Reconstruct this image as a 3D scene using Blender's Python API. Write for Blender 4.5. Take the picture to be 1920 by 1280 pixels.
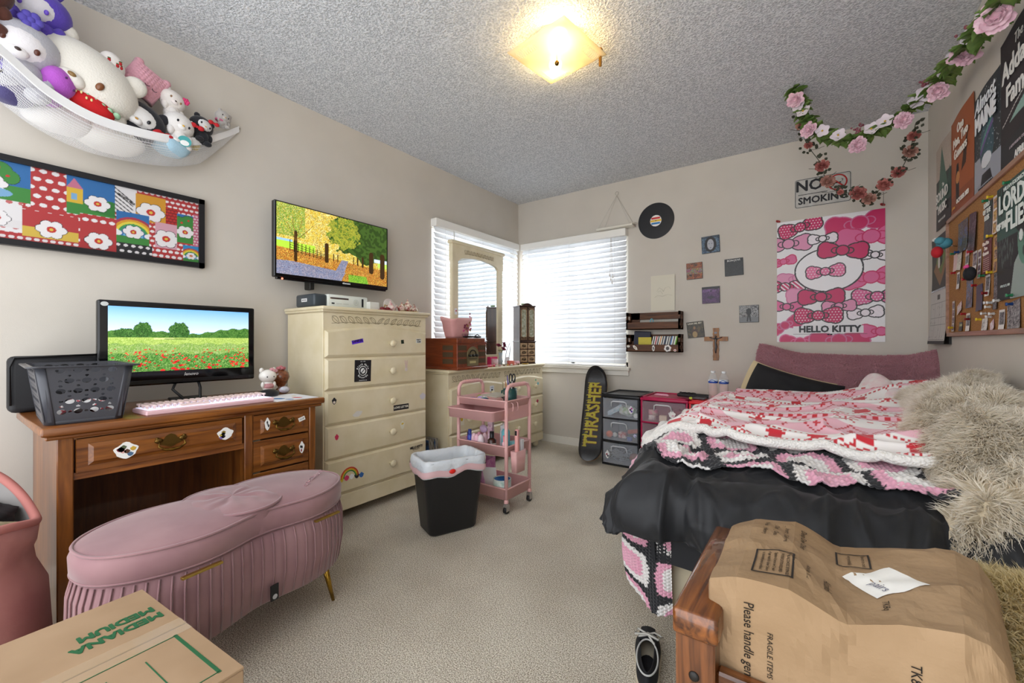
import bpy, bmesh, math, random
import numpy as np
from mathutils import Vector, Matrix, noise
PI = math.pi
for o in list(bpy.data.objects): bpy.data.objects.remove(o)
SC = bpy.context.scene
COL = SC.collection
# ---------------------------------------------------------------- camera
YAW = math.atan(570/795)
cam_d = bpy.data.cameras.new('camera'); cam_d.sensor_width = 36; cam_d.lens = 795/1920*36
cam_d.clip_start = 0.02; cam_d.clip_end = 60
cam = bpy.data.objects.new('camera', cam_d); COL.objects.link(cam)
cam.location = (2.55, -3.67, 1.0); cam.rotation_euler = (PI/2, 0, YAW)
SC.camera = cam
# ---------------------------------------------------------------- world, light, exposure
SC.view_settings.view_transform = 'Standard'; SC.view_settings.look = 'None'
SC.view_settings.gamma = 1.0; SC.view_settings.use_curve_mapping = False
SC.view_settings.exposure = 0.56
wd = bpy.data.worlds.new('sky'); SC.world = wd; wd.use_nodes = True
bg = wd.node_tree.nodes['Background']; bg.inputs[0].default_value = (0.93, 0.96, 1.0, 1); bg.inputs[1].default_value = 2.3
def area(name, loc, target, w, h, power, col):
    l = bpy.data.lights.new(name, 'AREA'); l.shape = 'RECTANGLE'; l.size = w; l.size_y = h
    l.energy = power; l.color = col
    o = bpy.data.objects.new(name, l); COL.objects.link(o); o.location = loc
    o.rotation_euler = (Vector(target)-Vector(loc)).to_track_quat('-Z', 'Y').to_euler()
    return o
area('daylight_outside_left_window', (-1.0, -0.65, 2.35), (0, -0.65, 1.35), 1.7, 1.5, 95, (0.95, 0.98, 1.0))
area('daylight_outside_back_window', (0.62, 1.0, 2.35), (0.62, 0, 1.35), 1.7, 1.5, 60, (0.95, 0.98, 1.0))
# ---------------------------------------------------------------- helpers
def S(h):
    h = h.lstrip('#'); r = [int(h[i:i+2], 16)/255 for i in (0, 2, 4)]
    return tuple((c/12.92 if c <= .04045 else ((c+.055)/1.055)**2.4) for c in r)
def newmat(name):
    m = bpy.data.materials.new(name); m.use_nodes = True
    return m, m.node_tree, m.node_tree.nodes['Principled BSDF']
def addbump(nt, b, scale, strength, dist, kind='noise', detail=4, stretch=None):
    tc = nt.nodes.new('ShaderNodeTexCoord')
    src = tc.outputs['Object']
    if stretch:
        mp = nt.nodes.new('ShaderNodeMapping'); mp.inputs['Scale'].default_value = stretch
        nt.links.new(src, mp.inputs[0]); src = mp.outputs[0]
    if kind == 'noise':
        t = nt.nodes.new('ShaderNodeTexNoise'); t.inputs['Detail'].default_value = detail; out = t.outputs['Fac']
    else:
        t = nt.nodes.new('ShaderNodeTexVoronoi'); out = t.outputs['Distance']
    t.inputs['Scale'].default_value = scale
    nt.links.new(src, t.inputs['Vector'])
    bp = nt.nodes.new('ShaderNodeBump'); bp.inputs['Strength'].default_value = strength; bp.inputs['Distance'].default_value = dist
    nt.links.new(out, bp.inputs['Height']); nt.links.new(bp.outputs[0], b.inputs['Normal'])
    return t
def addvar(nt, b, c1, c2, scale, detail=3, lo=.35, hi=.65, stretch=None, coord='Object'):
    tc = nt.nodes.new('ShaderNodeTexCoord'); src = tc.outputs[coord]
    if stretch:
        mp = nt.nodes.new('ShaderNodeMapping'); mp.inputs['Scale'].default_value = stretch
        nt.links.new(src, mp.inputs[0]); src = mp.outputs[0]
    t = nt.nodes.new('ShaderNodeTexNoise'); t.inputs['Scale'].default_value = scale; t.inputs['Detail'].default_value = detail
    nt.links.new(src, t.inputs['Vector'])
    r = nt.nodes.new('ShaderNodeValToRGB'); r.color_ramp.elements[0].position = lo; r.color_ramp.elements[1].position = hi
    r.color_ramp.elements[0].color = (*c1, 1); r.color_ramp.elements[1].color = (*c2, 1)
    nt.links.new(t.outputs['Fac'], r.inputs[0]); nt.links.new(r.outputs[0], b.inputs['Base Color'])
    return t, r
_MC = {}
def M(h, rough=.5, metal=0, bump=None, var=None, trans=0, emit=0, coat=0, sheen=0, alpha=1, name=None, ior=1.45):
    """plain procedural material; var=(hex2, scale), bump=(scale, strength, dist[, kind])"""
    key = (h, rough, metal, bump, var, trans, emit, coat, sheen, alpha)
    if key in _MC: return _MC[key]
    m, nt, b = newmat(name or 'mat_'+h.lstrip('#'))
    c = S(h); b.inputs['Base Color'].default_value = (*c, 1)
    b.inputs['Roughness'].default_value = rough; b.inputs['Metallic'].default_value = metal
    b.inputs['IOR'].default_value = ior
    if trans: b.inputs['Transmission Weight'].default_value = trans
    if emit: b.inputs['Emission Color'].default_value = (*c, 1); b.inputs['Emission Strength'].default_value = emit
    if coat: b.inputs['Coat Weight'].default_value = coat; b.inputs['Coat Roughness'].default_value = .1
    if sheen: b.inputs['Sheen Weight'].default_value = sheen; b.inputs['Sheen Roughness'].default_value = .4
    if alpha < 1: b.inputs['Alpha'].default_value = alpha
    if var: addvar(nt, b, c, S(var[0]), var[1])
    if bump: addbump(nt, b, *bump)
    _MC[key] = m; return m
def wood(c1, c2, axis='Y', scale=1.0, rough=.35, coat=.3, mid=None):
    key = ('w', c1, c2, axis, scale, rough)
    if key in _MC: return _MC[key]
    m, nt, b = newmat('wood_'+c1.lstrip('#'))
    st = {'X': (1.2, 14, 14), 'Y': (14, 1.2, 14), 'Z': (14, 14, 1.2)}[axis]
    st = tuple(s*scale for s in st)
    t, r = addvar(nt, b, S(c1), S(c2), 3.0, 6, .3, .7, st)
    t.inputs['Distortion'].default_value = 1.2
    b.inputs['Roughness'].default_value = rough; b.inputs['Coat Weight'].default_value = coat
    bp = nt.nodes.new('ShaderNodeBump'); bp.inputs['Strength'].default_value = .15; bp.inputs['Distance'].default_value = .002
    nt.links.new(t.outputs['Fac'], bp.inputs['Height']); nt.links.new(bp.outputs[0], b.inputs['Normal'])
    _MC[key] = m; return m
def attr_mat(name, rough=.6, bump=None, emit=0, coat=0, sheen=0, alpha=1):
    key = ('attr', name, rough, bump, emit, coat, sheen)
    if key in _MC: return _MC[key]
    m, nt, b = newmat(name)
    a = nt.nodes.new('ShaderNodeAttribute'); a.attribute_name = 'Col'
    nt.links.new(a.outputs['Color'], b.inputs['Base Color'])
    b.inputs['Roughness'].default_value = rough
    if emit:
        nt.links.new(a.outputs['Color'], b.inputs['Emission Color']); b.inputs['Emission Strength'].default_value = emit
    if coat: b.inputs['Coat Weight'].default_value = coat; b.inputs['Coat Roughness'].default_value = .12
    if sheen: b.inputs['Sheen Weight'].default_value = sheen
    if bump: addbump(nt, b, *bump)
    _MC[key] = m; return m
def glassmat(h='#ffffff', rough=.02, ior=1.45, trans=1.0, name='clear'):
    return M(h, rough, 0, None, None, trans, 0, 0, 0, 1, name, ior)
def clearplastic(h, a, rough=.25):
    """thin plastic sheet: mix of transparent and glossy"""
    key = ('cp', h, a)
    if key in _MC: return _MC[key]
    m, nt, b = newmat('thin_plastic_'+h.lstrip('#'))
    b.inputs['Base Color'].default_value = (*S(h), 1); b.inputs['Roughness'].default_value = rough
    tr = nt.nodes.new('ShaderNodeBsdfTransparent'); mx = nt.nodes.new('ShaderNodeMixShader')
    mx.inputs[0].default_value = a
    out = nt.nodes['Material Output']
    nt.links.new(tr.outputs[0], mx.inputs[1]); nt.links.new(b.outputs[0], mx.inputs[2]); nt.links.new(mx.outputs[0], out.inputs[0])
    _MC[key] = m; return m
def frame(o, right, up):
    r = Vector(right).normalized(); n = r.cross(Vector(up)).normalized(); u = n.cross(r)
    m = Matrix.Identity(4)
    for i in range(3): m[i][0] = r[i]; m[i][1] = u[i]; m[i][2] = n[i]; m[i][3] = o[i]
    return m
def LW(y, z, x=0): return frame((x, y, z), (0, 1, 0), (0, 0, 1))     # faces +x
def BW(x, z, y=0): return frame((x, y, z), (1, 0, 0), (0, 0, 1))     # faces -y
def RW(y, z, x=3.12): return frame((x, y, z), (0, -1, 0), (0, 0, 1)) # faces -x
def UP(x, y, z, a=0): return frame((x, y, z), (math.cos(a), math.sin(a), 0), (-math.sin(a), math.cos(a), 0))
class MB:
    def __init__(s): s.v = []; s.f = []; s.sm = []; s.mi = []; s.m = Matrix.Identity(4)
    def add(s, vs, fs, smooth=False, mi=0):
        n = len(s.v); m = s.m
        s.v += [tuple(m @ Vector(v)) for v in vs]
        s.f += [tuple(i+n for i in f) for f in fs]
        s.sm += [smooth]*len(fs); s.mi += [mi]*len(fs); return s
    def box(s, c, d, bev=0, mi=0, rot=None, seg=1):
        if not bev:
            x, y, z = d[0]/2, d[1]/2, d[2]/2
            vs = [(-x,-y,-z),(x,-y,-z),(x,y,-z),(-x,y,-z),(-x,-y,z),(x,-y,z),(x,y,z),(-x,y,z)]
            fs = [(3,2,1,0),(4,5,6,7),(0,1,5,4),(1,2,6,5),(2,3,7,6),(3,0,4,7)]
        else:
            bm = bmesh.new(); bmesh.ops.create_cube(bm, size=1)
            for v in bm.verts: v.co = Vector((v.co.x*d[0], v.co.y*d[1], v.co.z*d[2]))
            bmesh.ops.bevel(bm, geom=bm.edges[:], offset=min(bev, min(d)*.49), segments=seg, affect='EDGES', profile=.5)
            bm.verts.index_update()
            vs = [tuple(v.co) for v in bm.verts]; fs = [tuple(v.index for v in f.verts) for f in bm.faces]; bm.free()
        if rot is not None: vs = [tuple(rot @ Vector(v)) for v in vs]
        vs = [(v[0]+c[0], v[1]+c[1], v[2]+c[2]) for v in vs]
        return s.add(vs, fs, bool(bev and seg > 1), mi)
    def b2(s, x0, y0, z0, x1, y1, z1, bev=0, mi=0, seg=1):
        return s.box(((x0+x1)/2, (y0+y1)/2, (z0+z1)/2), (abs(x1-x0), abs(y1-y0), abs(z1-z0)), bev, mi, None, seg)
    def sph(s, c, r, n=12, k=8, mi=0, rot=None, fn=None):
        r = (r, r, r) if isinstance(r, (int, float)) else r
        vs = []; fs = []
        for i in range(k+1):
            t = PI*i/k
            for j in range(n):
                p = 2*PI*j/n; d = Vector((math.sin(t)*math.cos(p), math.sin(t)*math.sin(p), math.cos(t)))
                q = Vector((d.x*r[0], d.y*r[1], d.z*r[2]))
                if fn: q = fn(q, d)
                if rot is not None: q = rot @ q
                vs.append((q.x+c[0], q.y+c[1], q.z+c[2]))
        for i in range(k):
            for j in range(n):
                a = i*n+j; b = i*n+(j+1) % n
                fs.append((a, a+n, b+n, b))
        return s.add(vs, fs, True, mi)
    def tube(s, pts, r, n=6, closed=False, mi=0, cap=True, smooth=True):
        pts = [Vector(p) for p in pts]; N = len(pts)
        rs = r if isinstance(r, (list, tuple)) else [r]*N
        vs = []; fs = []; prev = None
        for i, p in enumerate(pts):
            if closed: t = pts[(i+1) % N]-pts[i-1]
            else: t = pts[min(i+1, N-1)]-pts[max(i-1, 0)]
            if t.length < 1e-9: t = Vector((0, 0, 1))
            t.normalize()
            if prev is None:
                a = Vector((0, 0, 1)) if abs(t.z) < .9 else Vector((1, 0, 0))
                u = t.cross(a).normalized()
            else:
                u = (prev-t*prev.dot(t))
                u = u.normalized() if u.length > 1e-6 else t.orthogonal().normalized()
            prev = u; w = t.cross(u)
            for j in range(n):
                q = 2*PI*j/n; vs.append(tuple(p+(u*math.cos(q)+w*math.sin(q))*rs[i]))
        for i in range(N if closed else N-1):
            for j in range(n):
                a = i*n+j; b = i*n+(j+1) % n; i2 = (i+1) % N
                fs.append((a, b, i2*n+(j+1) % n, i2*n+j))
        if cap and not closed:
            fs.append(tuple(range(n-1, -1, -1))); fs.append(tuple((N-1)*n+j for j in range(n)))
        return s.add(vs, fs, smooth, mi)
    def cyl(s, p0, p1, r0, r1=None, n=16, mi=0, smooth=True):
        return s.tube([p0, p1], [r0, r0 if r1 is None else r1], n, mi=mi, smooth=smooth)
    def lathe(s, prof, c=(0, 0, 0), n=20, mi=0, sx=1, sy=1):
        vs = []; fs = []; K = len(prof)
        for (r, z) in prof:
            for j in range(n):
                q = 2*PI*j/n; vs.append((c[0]+r*sx*math.cos(q), c[1]+r*sy*math.sin(q), c[2]+z))
        for i in range(K-1):
            for j in range(n):
                a = i*n+j; b = i*n+(j+1) % n; fs.append((a, b, b+n, a+n))
        return s.add(vs, fs, True, mi)
    def prism(s, poly, z0, z1, mi=0, smooth=False):
        n = len(poly); vs = [(x, y, z0) for x, y in poly]+[(x, y, z1) for x, y in poly]
        fs = [tuple(range(n-1, -1, -1)), tuple(range(n, 2*n))]+[(i, (i+1) % n, (i+1) % n+n, i+n) for i in range(n)]
        return s.add(vs, fs, smooth, mi)
    def loft(s, rings, cap0=True, cap1=True, mi=0, smooth=True):
        n = len(rings[0]); vs = [p for r in rings for p in r]; fs = []
        for i in range(len(rings)-1):
            for j in range(n):
                fs.append((i*n+j, i*n+(j+1) % n, (i+1)*n+(j+1) % n, (i+1)*n+j))
        if cap0: fs.append(tuple(range(n-1, -1, -1)))
        if cap1: fs.append(tuple((len(rings)-1)*n+j for j in range(n)))
        return s.add(vs, fs, smooth, mi)
    def grid(s, fn, nu, nv, mi=0, smooth=True):
        vs = [fn(i/nu, j/nv) for j in range(nv+1) for i in range(nu+1)]
        fs = [(j*(nu+1)+i, j*(nu+1)+i+1, (j+1)*(nu+1)+i+1, (j+1)*(nu+1)+i) for j in range(nv) for i in range(nu)]
        return s.add(vs, fs, smooth, mi)
    def build(s, name, mats, parent=None, label=None, kind=None, cat=None, loc=None, rz=0, group=None, solid=0):
        me = bpy.data.meshes.new(name); me.from_pydata(s.v, [], s.f)
        for m in (mats if isinstance(mats, (list, tuple)) else [mats]): me.materials.append(m)
        me.polygons.foreach_set('use_smooth', s.sm); me.polygons.foreach_set('material_index', s.mi)
        me.update()
        return put(me, name, parent, label, kind, cat, loc, rz, group, solid)
def put(me, name, parent=None, label=None, kind=None, cat=None, loc=None, rz=0, group=None, solid=0):
    o = bpy.data.objects.new(name, me); COL.objects.link(o)
    if parent is not None: o.parent = parent
    if loc is not None: o.location = loc
    o.rotation_euler.z = rz
    if label: o['label'] = label
    if kind: o['kind'] = kind
    if cat: o['category'] = cat
    if group: o['group'] = group
    if solid:
        md = o.modifiers.new('thickness', 'SOLIDIFY'); md.thickness = solid
    return o
def thing(name, label, cat, loc=(0, 0, 0), rz=0, group=None):
    o = bpy.data.objects.new(name, None); COL.objects.link(o); o.empty_display_size = .05
    o.location = loc; o.rotation_euler.z = rz; o['label'] = label; o['category'] = cat
    if group: o['group'] = group
    return o
def dup(root, loc=None, rz=None, label=None, group=None):
    r = root.copy(); COL.objects.link(r)
    if loc is not None: r.location = loc
    if rz is not None: r.rotation_euler.z = rz
    if label: r['label'] = label
    if group: r['group'] = group
    for ch in list(root.children):
        c = ch.copy(); COL.objects.link(c); c.parent = r
        for g in list(ch.children):
            d = g.copy(); COL.objects.link(d); d.parent = c
    return r
def text(s, size, mat, parent, m, name='lettering', bold=0, align='CENTER', shear=0, extr=.0004, sx=1, space=1, vcenter=True):
    cu = bpy.data.curves.new('t', 'FONT'); cu.body = s; cu.size = size; cu.align_x = align
    cu.align_y = 'CENTER' if vcenter else 'BOTTOM'
    ex_ = bold; cu.extrude = extr; cu.shear = shear; cu.space_character = space; cu.resolution_u = 2
    ob = bpy.data.objects.new('t', cu); COL.objects.link(ob)
    me = bpy.data.meshes.new_from_object(ob); bpy.data.objects.remove(ob)
    if ex_ > 1e-5:      # heavier strokes: shifted copies of the same glyphs
        bm = bmesh.new(); src = me.copy()
        for k_, (a_, b_) in enumerate(((0, 0), (1, 0), (-1, 0), (0, 1), (0, -1), (.7, .7), (-.7, .7), (.7, -.7), (-.7, -.7))):
            q_ = src.copy(); q_.transform(Matrix.Translation((a_*ex_, b_*ex_, k_*.00007))); bm.from_mesh(q_); bpy.data.meshes.remove(q_)
        bm.to_mesh(me); bm.free(); bpy.data.meshes.remove(src)
    me.transform(m @ Matrix.Diagonal((sx, 1, 1, 1)))
    me.materials.clear(); me.materials.append(mat)
    return put(me, name, parent)
class Canvas:
    """a printed surface: colours computed by rule on a fine grid, u to the right, v up, in metres"""
    def __init__(s, w, h, res, base='#ffffff'):
        s.w, s.h = w, h; s.nx = max(2, int(w/res)); s.ny = max(2, int(h/res))
        u = np.linspace(0, w, s.nx+1); v = np.linspace(0, h, s.ny+1)
        s.U, s.V = np.meshgrid(u, v); s.c = np.ones(s.U.shape+(3,))*np.array(S(base))
        s.rng = np.random.RandomState(int(w*1000+h*77))
    def fill(s, m, h, a=1):
        c = np.array(S(h)) if isinstance(h, str) else np.array(h)
        s.c[m] = s.c[m]*(1-a)+c*a; return s
    def rect(s, x0, y0, x1, y1, h, a=1): return s.fill((s.U >= x0)&(s.U <= x1)&(s.V >= y0)&(s.V <= y1), h, a)
    def ell(s, cx, cy, rx, ry, h=None, rot=0, a=1, mask=None, rough=0):
        dx, dy = s.U-cx, s.V-cy; c, t = math.cos(rot), math.sin(rot)
        m = ((dx*c+dy*t)/rx)**2+((-dx*t+dy*c)/ry)**2 < 1+(rough*(np.sin(dx/rx*9+dy/ry*4)+np.sin(dy/ry*11-dx/rx*5)+.8*np.sin(dx/rx*27)*np.sin(dy/ry*23)) if rough else 0)
        if mask is not None: m &= mask
        if h is None: return m
        return s.fill(m, h, a)
    def line(s, x0, y0, x1, y1, w, h, a=1):
        dx, dy = x1-x0, y1-y0; L = dx*dx+dy*dy+1e-12
        t = np.clip(((s.U-x0)*dx+(s.V-y0)*dy)/L, 0, 1)
        return s.fill((s.U-x0-t*dx)**2+(s.V-y0-t*dy)**2 < w*w/4, h, a)
    def poly(s, pts, h, a=1):
        m = np.zeros(s.U.shape, bool); n = len(pts)
        for i in range(n):
            x0, y0 = pts[i]; x1, y1 = pts[(i+1) % n]
            if y0 == y1: continue
            m ^= ((s.V < y1) != (s.V < y0)) & (s.U < (x1-x0)*(s.V-y0)/(y1-y0)+x0)
        return s.fill(m, h, a)
    def noise(s, amt, cell=1):
        g = s.rng.rand(s.c.shape[0]//cell+2, s.c.shape[1]//cell+2)
        g = np.repeat(np.repeat(g, cell, 0), cell, 1)[:s.c.shape[0], :s.c.shape[1]]
        s.c *= (1+(g[..., None]-.5)*amt); return s
    def blob(s, m, cols, cell):
        """speckle the masked region with random colours in cells (foliage, photo detail)"""
        def oct(c):
            c = float(c)
            g = s.rng.rand(int(s.c.shape[0]/c)+3, int(s.c.shape[1]/c)+3); y = np.arange(s.c.shape[0])/c; x = np.arange(s.c.shape[1])/c
            y0, x0 = y.astype(int), x.astype(int); fy, fx = (y-y0)[:, None], (x-x0)[None, :]
            return g[y0][:, x0]*(1-fy)*(1-fx)+g[y0+1][:, x0]*fy*(1-fx)+g[y0][:, x0+1]*(1-fy)*fx+g[y0+1][:, x0+1]*fy*fx
        n_ = .3*s.rng.rand(*s.c.shape[:2])+.4*oct(cell*1.7)+.3*oct(cell*4)
        k = (np.clip((n_-.25)/.5, 0, .999)*len(cols)).astype(int); k = (k*7+3*(oct(cell*3) > .5)) % len(cols)
        C = np.array([S(x) for x in cols]); s.c[m] = C[k][m]; return s
    def build(s, name, mat, parent, m, warp=None, **kw):
        U, V = s.U.ravel(), s.V.ravel(); W = warp(U, V) if warp is not None else np.zeros_like(U)
        P = np.stack([U, V, W, np.ones_like(U)], 1) @ np.array(m).T
        return gridmesh(P[:, :3], s.nx, s.ny, s.c.reshape(-1, 3), name, mat, parent, **kw)
def gridmesh(P, nx, ny, C, name, mat, parent=None, smooth=True, **kw):
    me = bpy.data.meshes.new(name)
    i, j = np.meshgrid(np.arange(nx), np.arange(ny)); a = (j*(nx+1)+i).ravel()
    F = np.stack([a, a+1, a+nx+2, a+nx+1], 1)
    me.vertices.add(len(P)); me.vertices.foreach_set('co', P.ravel())
    me.loops.add(F.size); me.loops.foreach_set('vertex_index', F.ravel())
    me.polygons.add(len(F)); me.polygons.foreach_set('loop_start', np.arange(0, F.size, 4)); me.polygons.foreach_set('loop_total', np.full(len(F), 4))
    me.update(calc_edges=True)
    me.polygons.foreach_set('use_smooth', [smooth]*len(F))
    if C is not None:
        at = me.attributes.new('Col', 'FLOAT_COLOR', 'POINT')
        at.data.foreach_set('color', np.concatenate([np.clip(C, 0, 1), np.ones((len(C), 1))], 1).ravel())
    me.materials.append(mat)
    return put(me, name, parent, **kw)
def nz(x, y=0, z=0): return noise.noise(Vector((x, y, z)))
def smoothstep(a, b, x): t = max(0, min(1, (x-a)/(b-a))); return t*t*(3-2*t)
def strands(name, mat, roots, dirs, length, width, bend, seed, cols, parent=None, **kw):
    """short tufts of pile as curved ribbons: roots/dirs are Nx3 arrays"""
    rg = np.random.RandomState(seed); N = len(roots)
    L = length*(.6+.7*rg.rand(N, 1)); d = dirs+rg.randn(N, 3)*bend; d /= np.linalg.norm(d, axis=1, keepdims=True)
    side = np.cross(d, rg.randn(N, 3)); side /= np.linalg.norm(side, axis=1, keepdims=True)+1e-9
    lie = rg.randn(N, 3)*.35; lie[:, 2] -= .35
    w = width
    p0 = roots; p1 = p0+d*L*.5; p2 = p1+(d+lie)*L*.5
    V = np.stack([p0-side*w, p0+side*w, p1+side*w*.8, p1-side*w*.8, p2], 1).reshape(-1, 3)
    b = np.arange(N)*5
    me = bpy.data.meshes.new(name)
    F4 = np.stack([b, b+1, b+2, b+3], 1); F3 = np.stack([b+3, b+2, b+4], 1)
    loops = np.concatenate([F4.ravel(), F3.ravel()])
    me.vertices.add(len(V)); me.vertices.foreach_set('co', V.ravel())
    me.loops.add(len(loops)); me.loops.foreach_set('vertex_index', loops)
    me.polygons.add(2*N)
    me.polygons.foreach_set('loop_start', np.concatenate([np.arange(0, 4*N, 4), 4*N+np.arange(0, 3*N, 3)]))
    me.polygons.foreach_set('loop_total', np.concatenate([np.full(N, 4), np.full(N, 3)]))
    me.update(calc_edges=True); me.polygons.foreach_set('use_smooth', [True]*(2*N))
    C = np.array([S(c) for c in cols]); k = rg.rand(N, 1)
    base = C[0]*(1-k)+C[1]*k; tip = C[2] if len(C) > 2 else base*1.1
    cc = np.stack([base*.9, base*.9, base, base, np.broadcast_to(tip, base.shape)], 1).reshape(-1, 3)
    at = me.attributes.new('Col', 'FLOAT_COLOR', 'POINT')
    at.data.foreach_set('color', np.concatenate([np.clip(cc, 0, 1), np.ones((len(cc), 1))], 1).ravel())
    me.materials.append(mat)
    return put(me, name, parent, kind='stuff', **kw)
WHITE = M('#f0f0ec', .5); BLACK = M('#141416', .45); BLACKG = M('#0c0c0e', .12); STEEL = M('#b8b8ba', .25, 1)
BRASS = M('#8a6a30', .35, 1, None, ('#5a4420', 60)); PAPER = M('#f2f0ea', .8); GOLD = M('#b79a50', .3, 1)
# ================================================================ the room
def struct(mb, name, mat): return mb.build(name, mat, None, kind='structure')
WALL = M('#cec7bc', .75, 0, (260, .12, .002), ('#c9c2b7', 3))
XR, YF, H = 3.12, -4.2, 2.44
m = MB(); m.b2(-.3, YF, -.1, XR+.3, .3, 0)
fm, nt, b = newmat('carpet'); b.inputs['Roughness'].default_value = .95
t, r = addvar(nt, b, S('#a09480'), S('#f2eada'), 240, 2, .38, .62)
t2, r2 = None, None
n2 = nt.nodes.new('ShaderNodeTexNoise'); n2.inputs['Scale'].default_value = 2.2; n2.inputs['Detail'].default_value = 3
tc = nt.nodes.new('ShaderNodeTexCoord'); nt.links.new(tc.outputs['Object'], n2.inputs['Vector'])
rr = nt.nodes.new('ShaderNodeValToRGB'); rr.color_ramp.elements[0].position = .35; rr.color_ramp.elements[1].position = .6
rr.color_ramp.elements[0].color = (.84, .82, .8, 1); rr.color_ramp.elements[1].color = (1, 1, 1, 1)
mx = nt.nodes.new('ShaderNodeMix'); mx.data_type = 'RGBA'; mx.blend_type = 'MULTIPLY'; mx.inputs[0].default_value = 1
nt.links.new(n2.outputs['Fac'], rr.inputs[0]); nt.links.new(r.outputs[0], mx.inputs[6]); nt.links.new(rr.outputs[0], mx.inputs[7])
nt.links.new(mx.outputs[2], b.inputs['Base Color'])
bp = nt.nodes.new('ShaderNodeBump'); bp.inputs['Strength'].default_value = .9; bp.inputs['Distance'].default_value = .008
nt.links.new(t.outputs['Fac'], bp.inputs['Height']); nt.links.new(bp.outputs[0], b.inputs['Normal'])
struct(m, 'floor', fm)
cm, nt, b = newmat('popcorn_ceiling'); b.inputs['Roughness'].default_value = .9
t, r = addvar(nt, b, S('#c6cacf'), S('#f3f5f8'), 115, 4, .38, .62)
bp = nt.nodes.new('ShaderNodeBump'); bp.inputs['Strength'].default_value = 1.0; bp.inputs['Distance'].default_value = .016
nt.links.new(t.outputs['Fac'], bp.inputs['Height']); nt.links.new(bp.outputs[0], b.inputs['Normal'])
m = MB(); m.b2(-.3, YF, H, XR+.3, .3, H+.1); struct(m, 'ceiling', cm)
WZ0, WZ1 = .77, 1.99
m = MB(); m.b2(-.12, YF, 0, 0, -1.24, H); m.b2(-.12, -1.24, 0, 0, -.03, WZ0); m.b2(-.12, -1.24, WZ1, 0, -.03, H); m.b2(-.12, -.03, 0, 0, .12, H)
struct(m, 'wall_left', WALL)
m = MB(); m.b2(0, 0, 0, .03, .12, H); m.b2(.03, 0, 0, 1.19, .12, WZ0); m.b2(.03, 0, WZ1, 1.19, .12, H); m.b2(1.19, 0, 0, XR+.12, .12, H)
struct(m, 'wall_back', WALL)
m = MB(); m.b2(XR, YF, 0, XR+.12, 0, H); struct(m, 'wall_right', WALL)
TRIM = M('#e4e0d6', .45)
m = MB(); m.b2(0.012, YF, 0, 0, -.012, .07); struct(m, 'baseboard_left', TRIM)
m = MB(); m.b2(0, -.012, 0, XR, 0, .07); struct(m, 'baseboard_back', TRIM)
m = MB(); m.b2(XR-.012, YF, 0, XR, -.012, .07); struct(m, 'baseboard_right', TRIM)
GL = clearplastic('#dfeaf0', .12, .03)
for n, k in ((1, 'L'), (2, 'B')):
    m = MB()
    a0, a1 = (-1.24, -.03) if k == 'L' else (.03, 1.19)
    def bb(p0, q0, z0, p1, q1, z1):   # p along the wall, q depth outwards
        if k == 'L': m.b2(-q0, p0, z0, -q1, p1, z1)
        else: m.b2(p0, q0, z0, p1, q1, z1)
    for z in (WZ0, WZ1-.04): bb(a0, .06, z, a1, .11, z+.04)
    for p in (a0, (a0+a1)/2-.02, a1-.04): bb(p, .06, WZ0, p+.04, .11, WZ1)
    w = struct(m, f'window_{n}', TRIM)
    m = MB(); bb(a0+.01, .08, WZ0+.01, a1-.01, .084, WZ1-.01); m.build('window_glass', GL, w)
m = MB(); m.b2(.0, -.045, .742, 1.215, 0, .768, .004); m.b2(.0, -.02, .695, 1.2, 0, .742, .003); struct(m, 'window_sill_back', TRIM)
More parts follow.
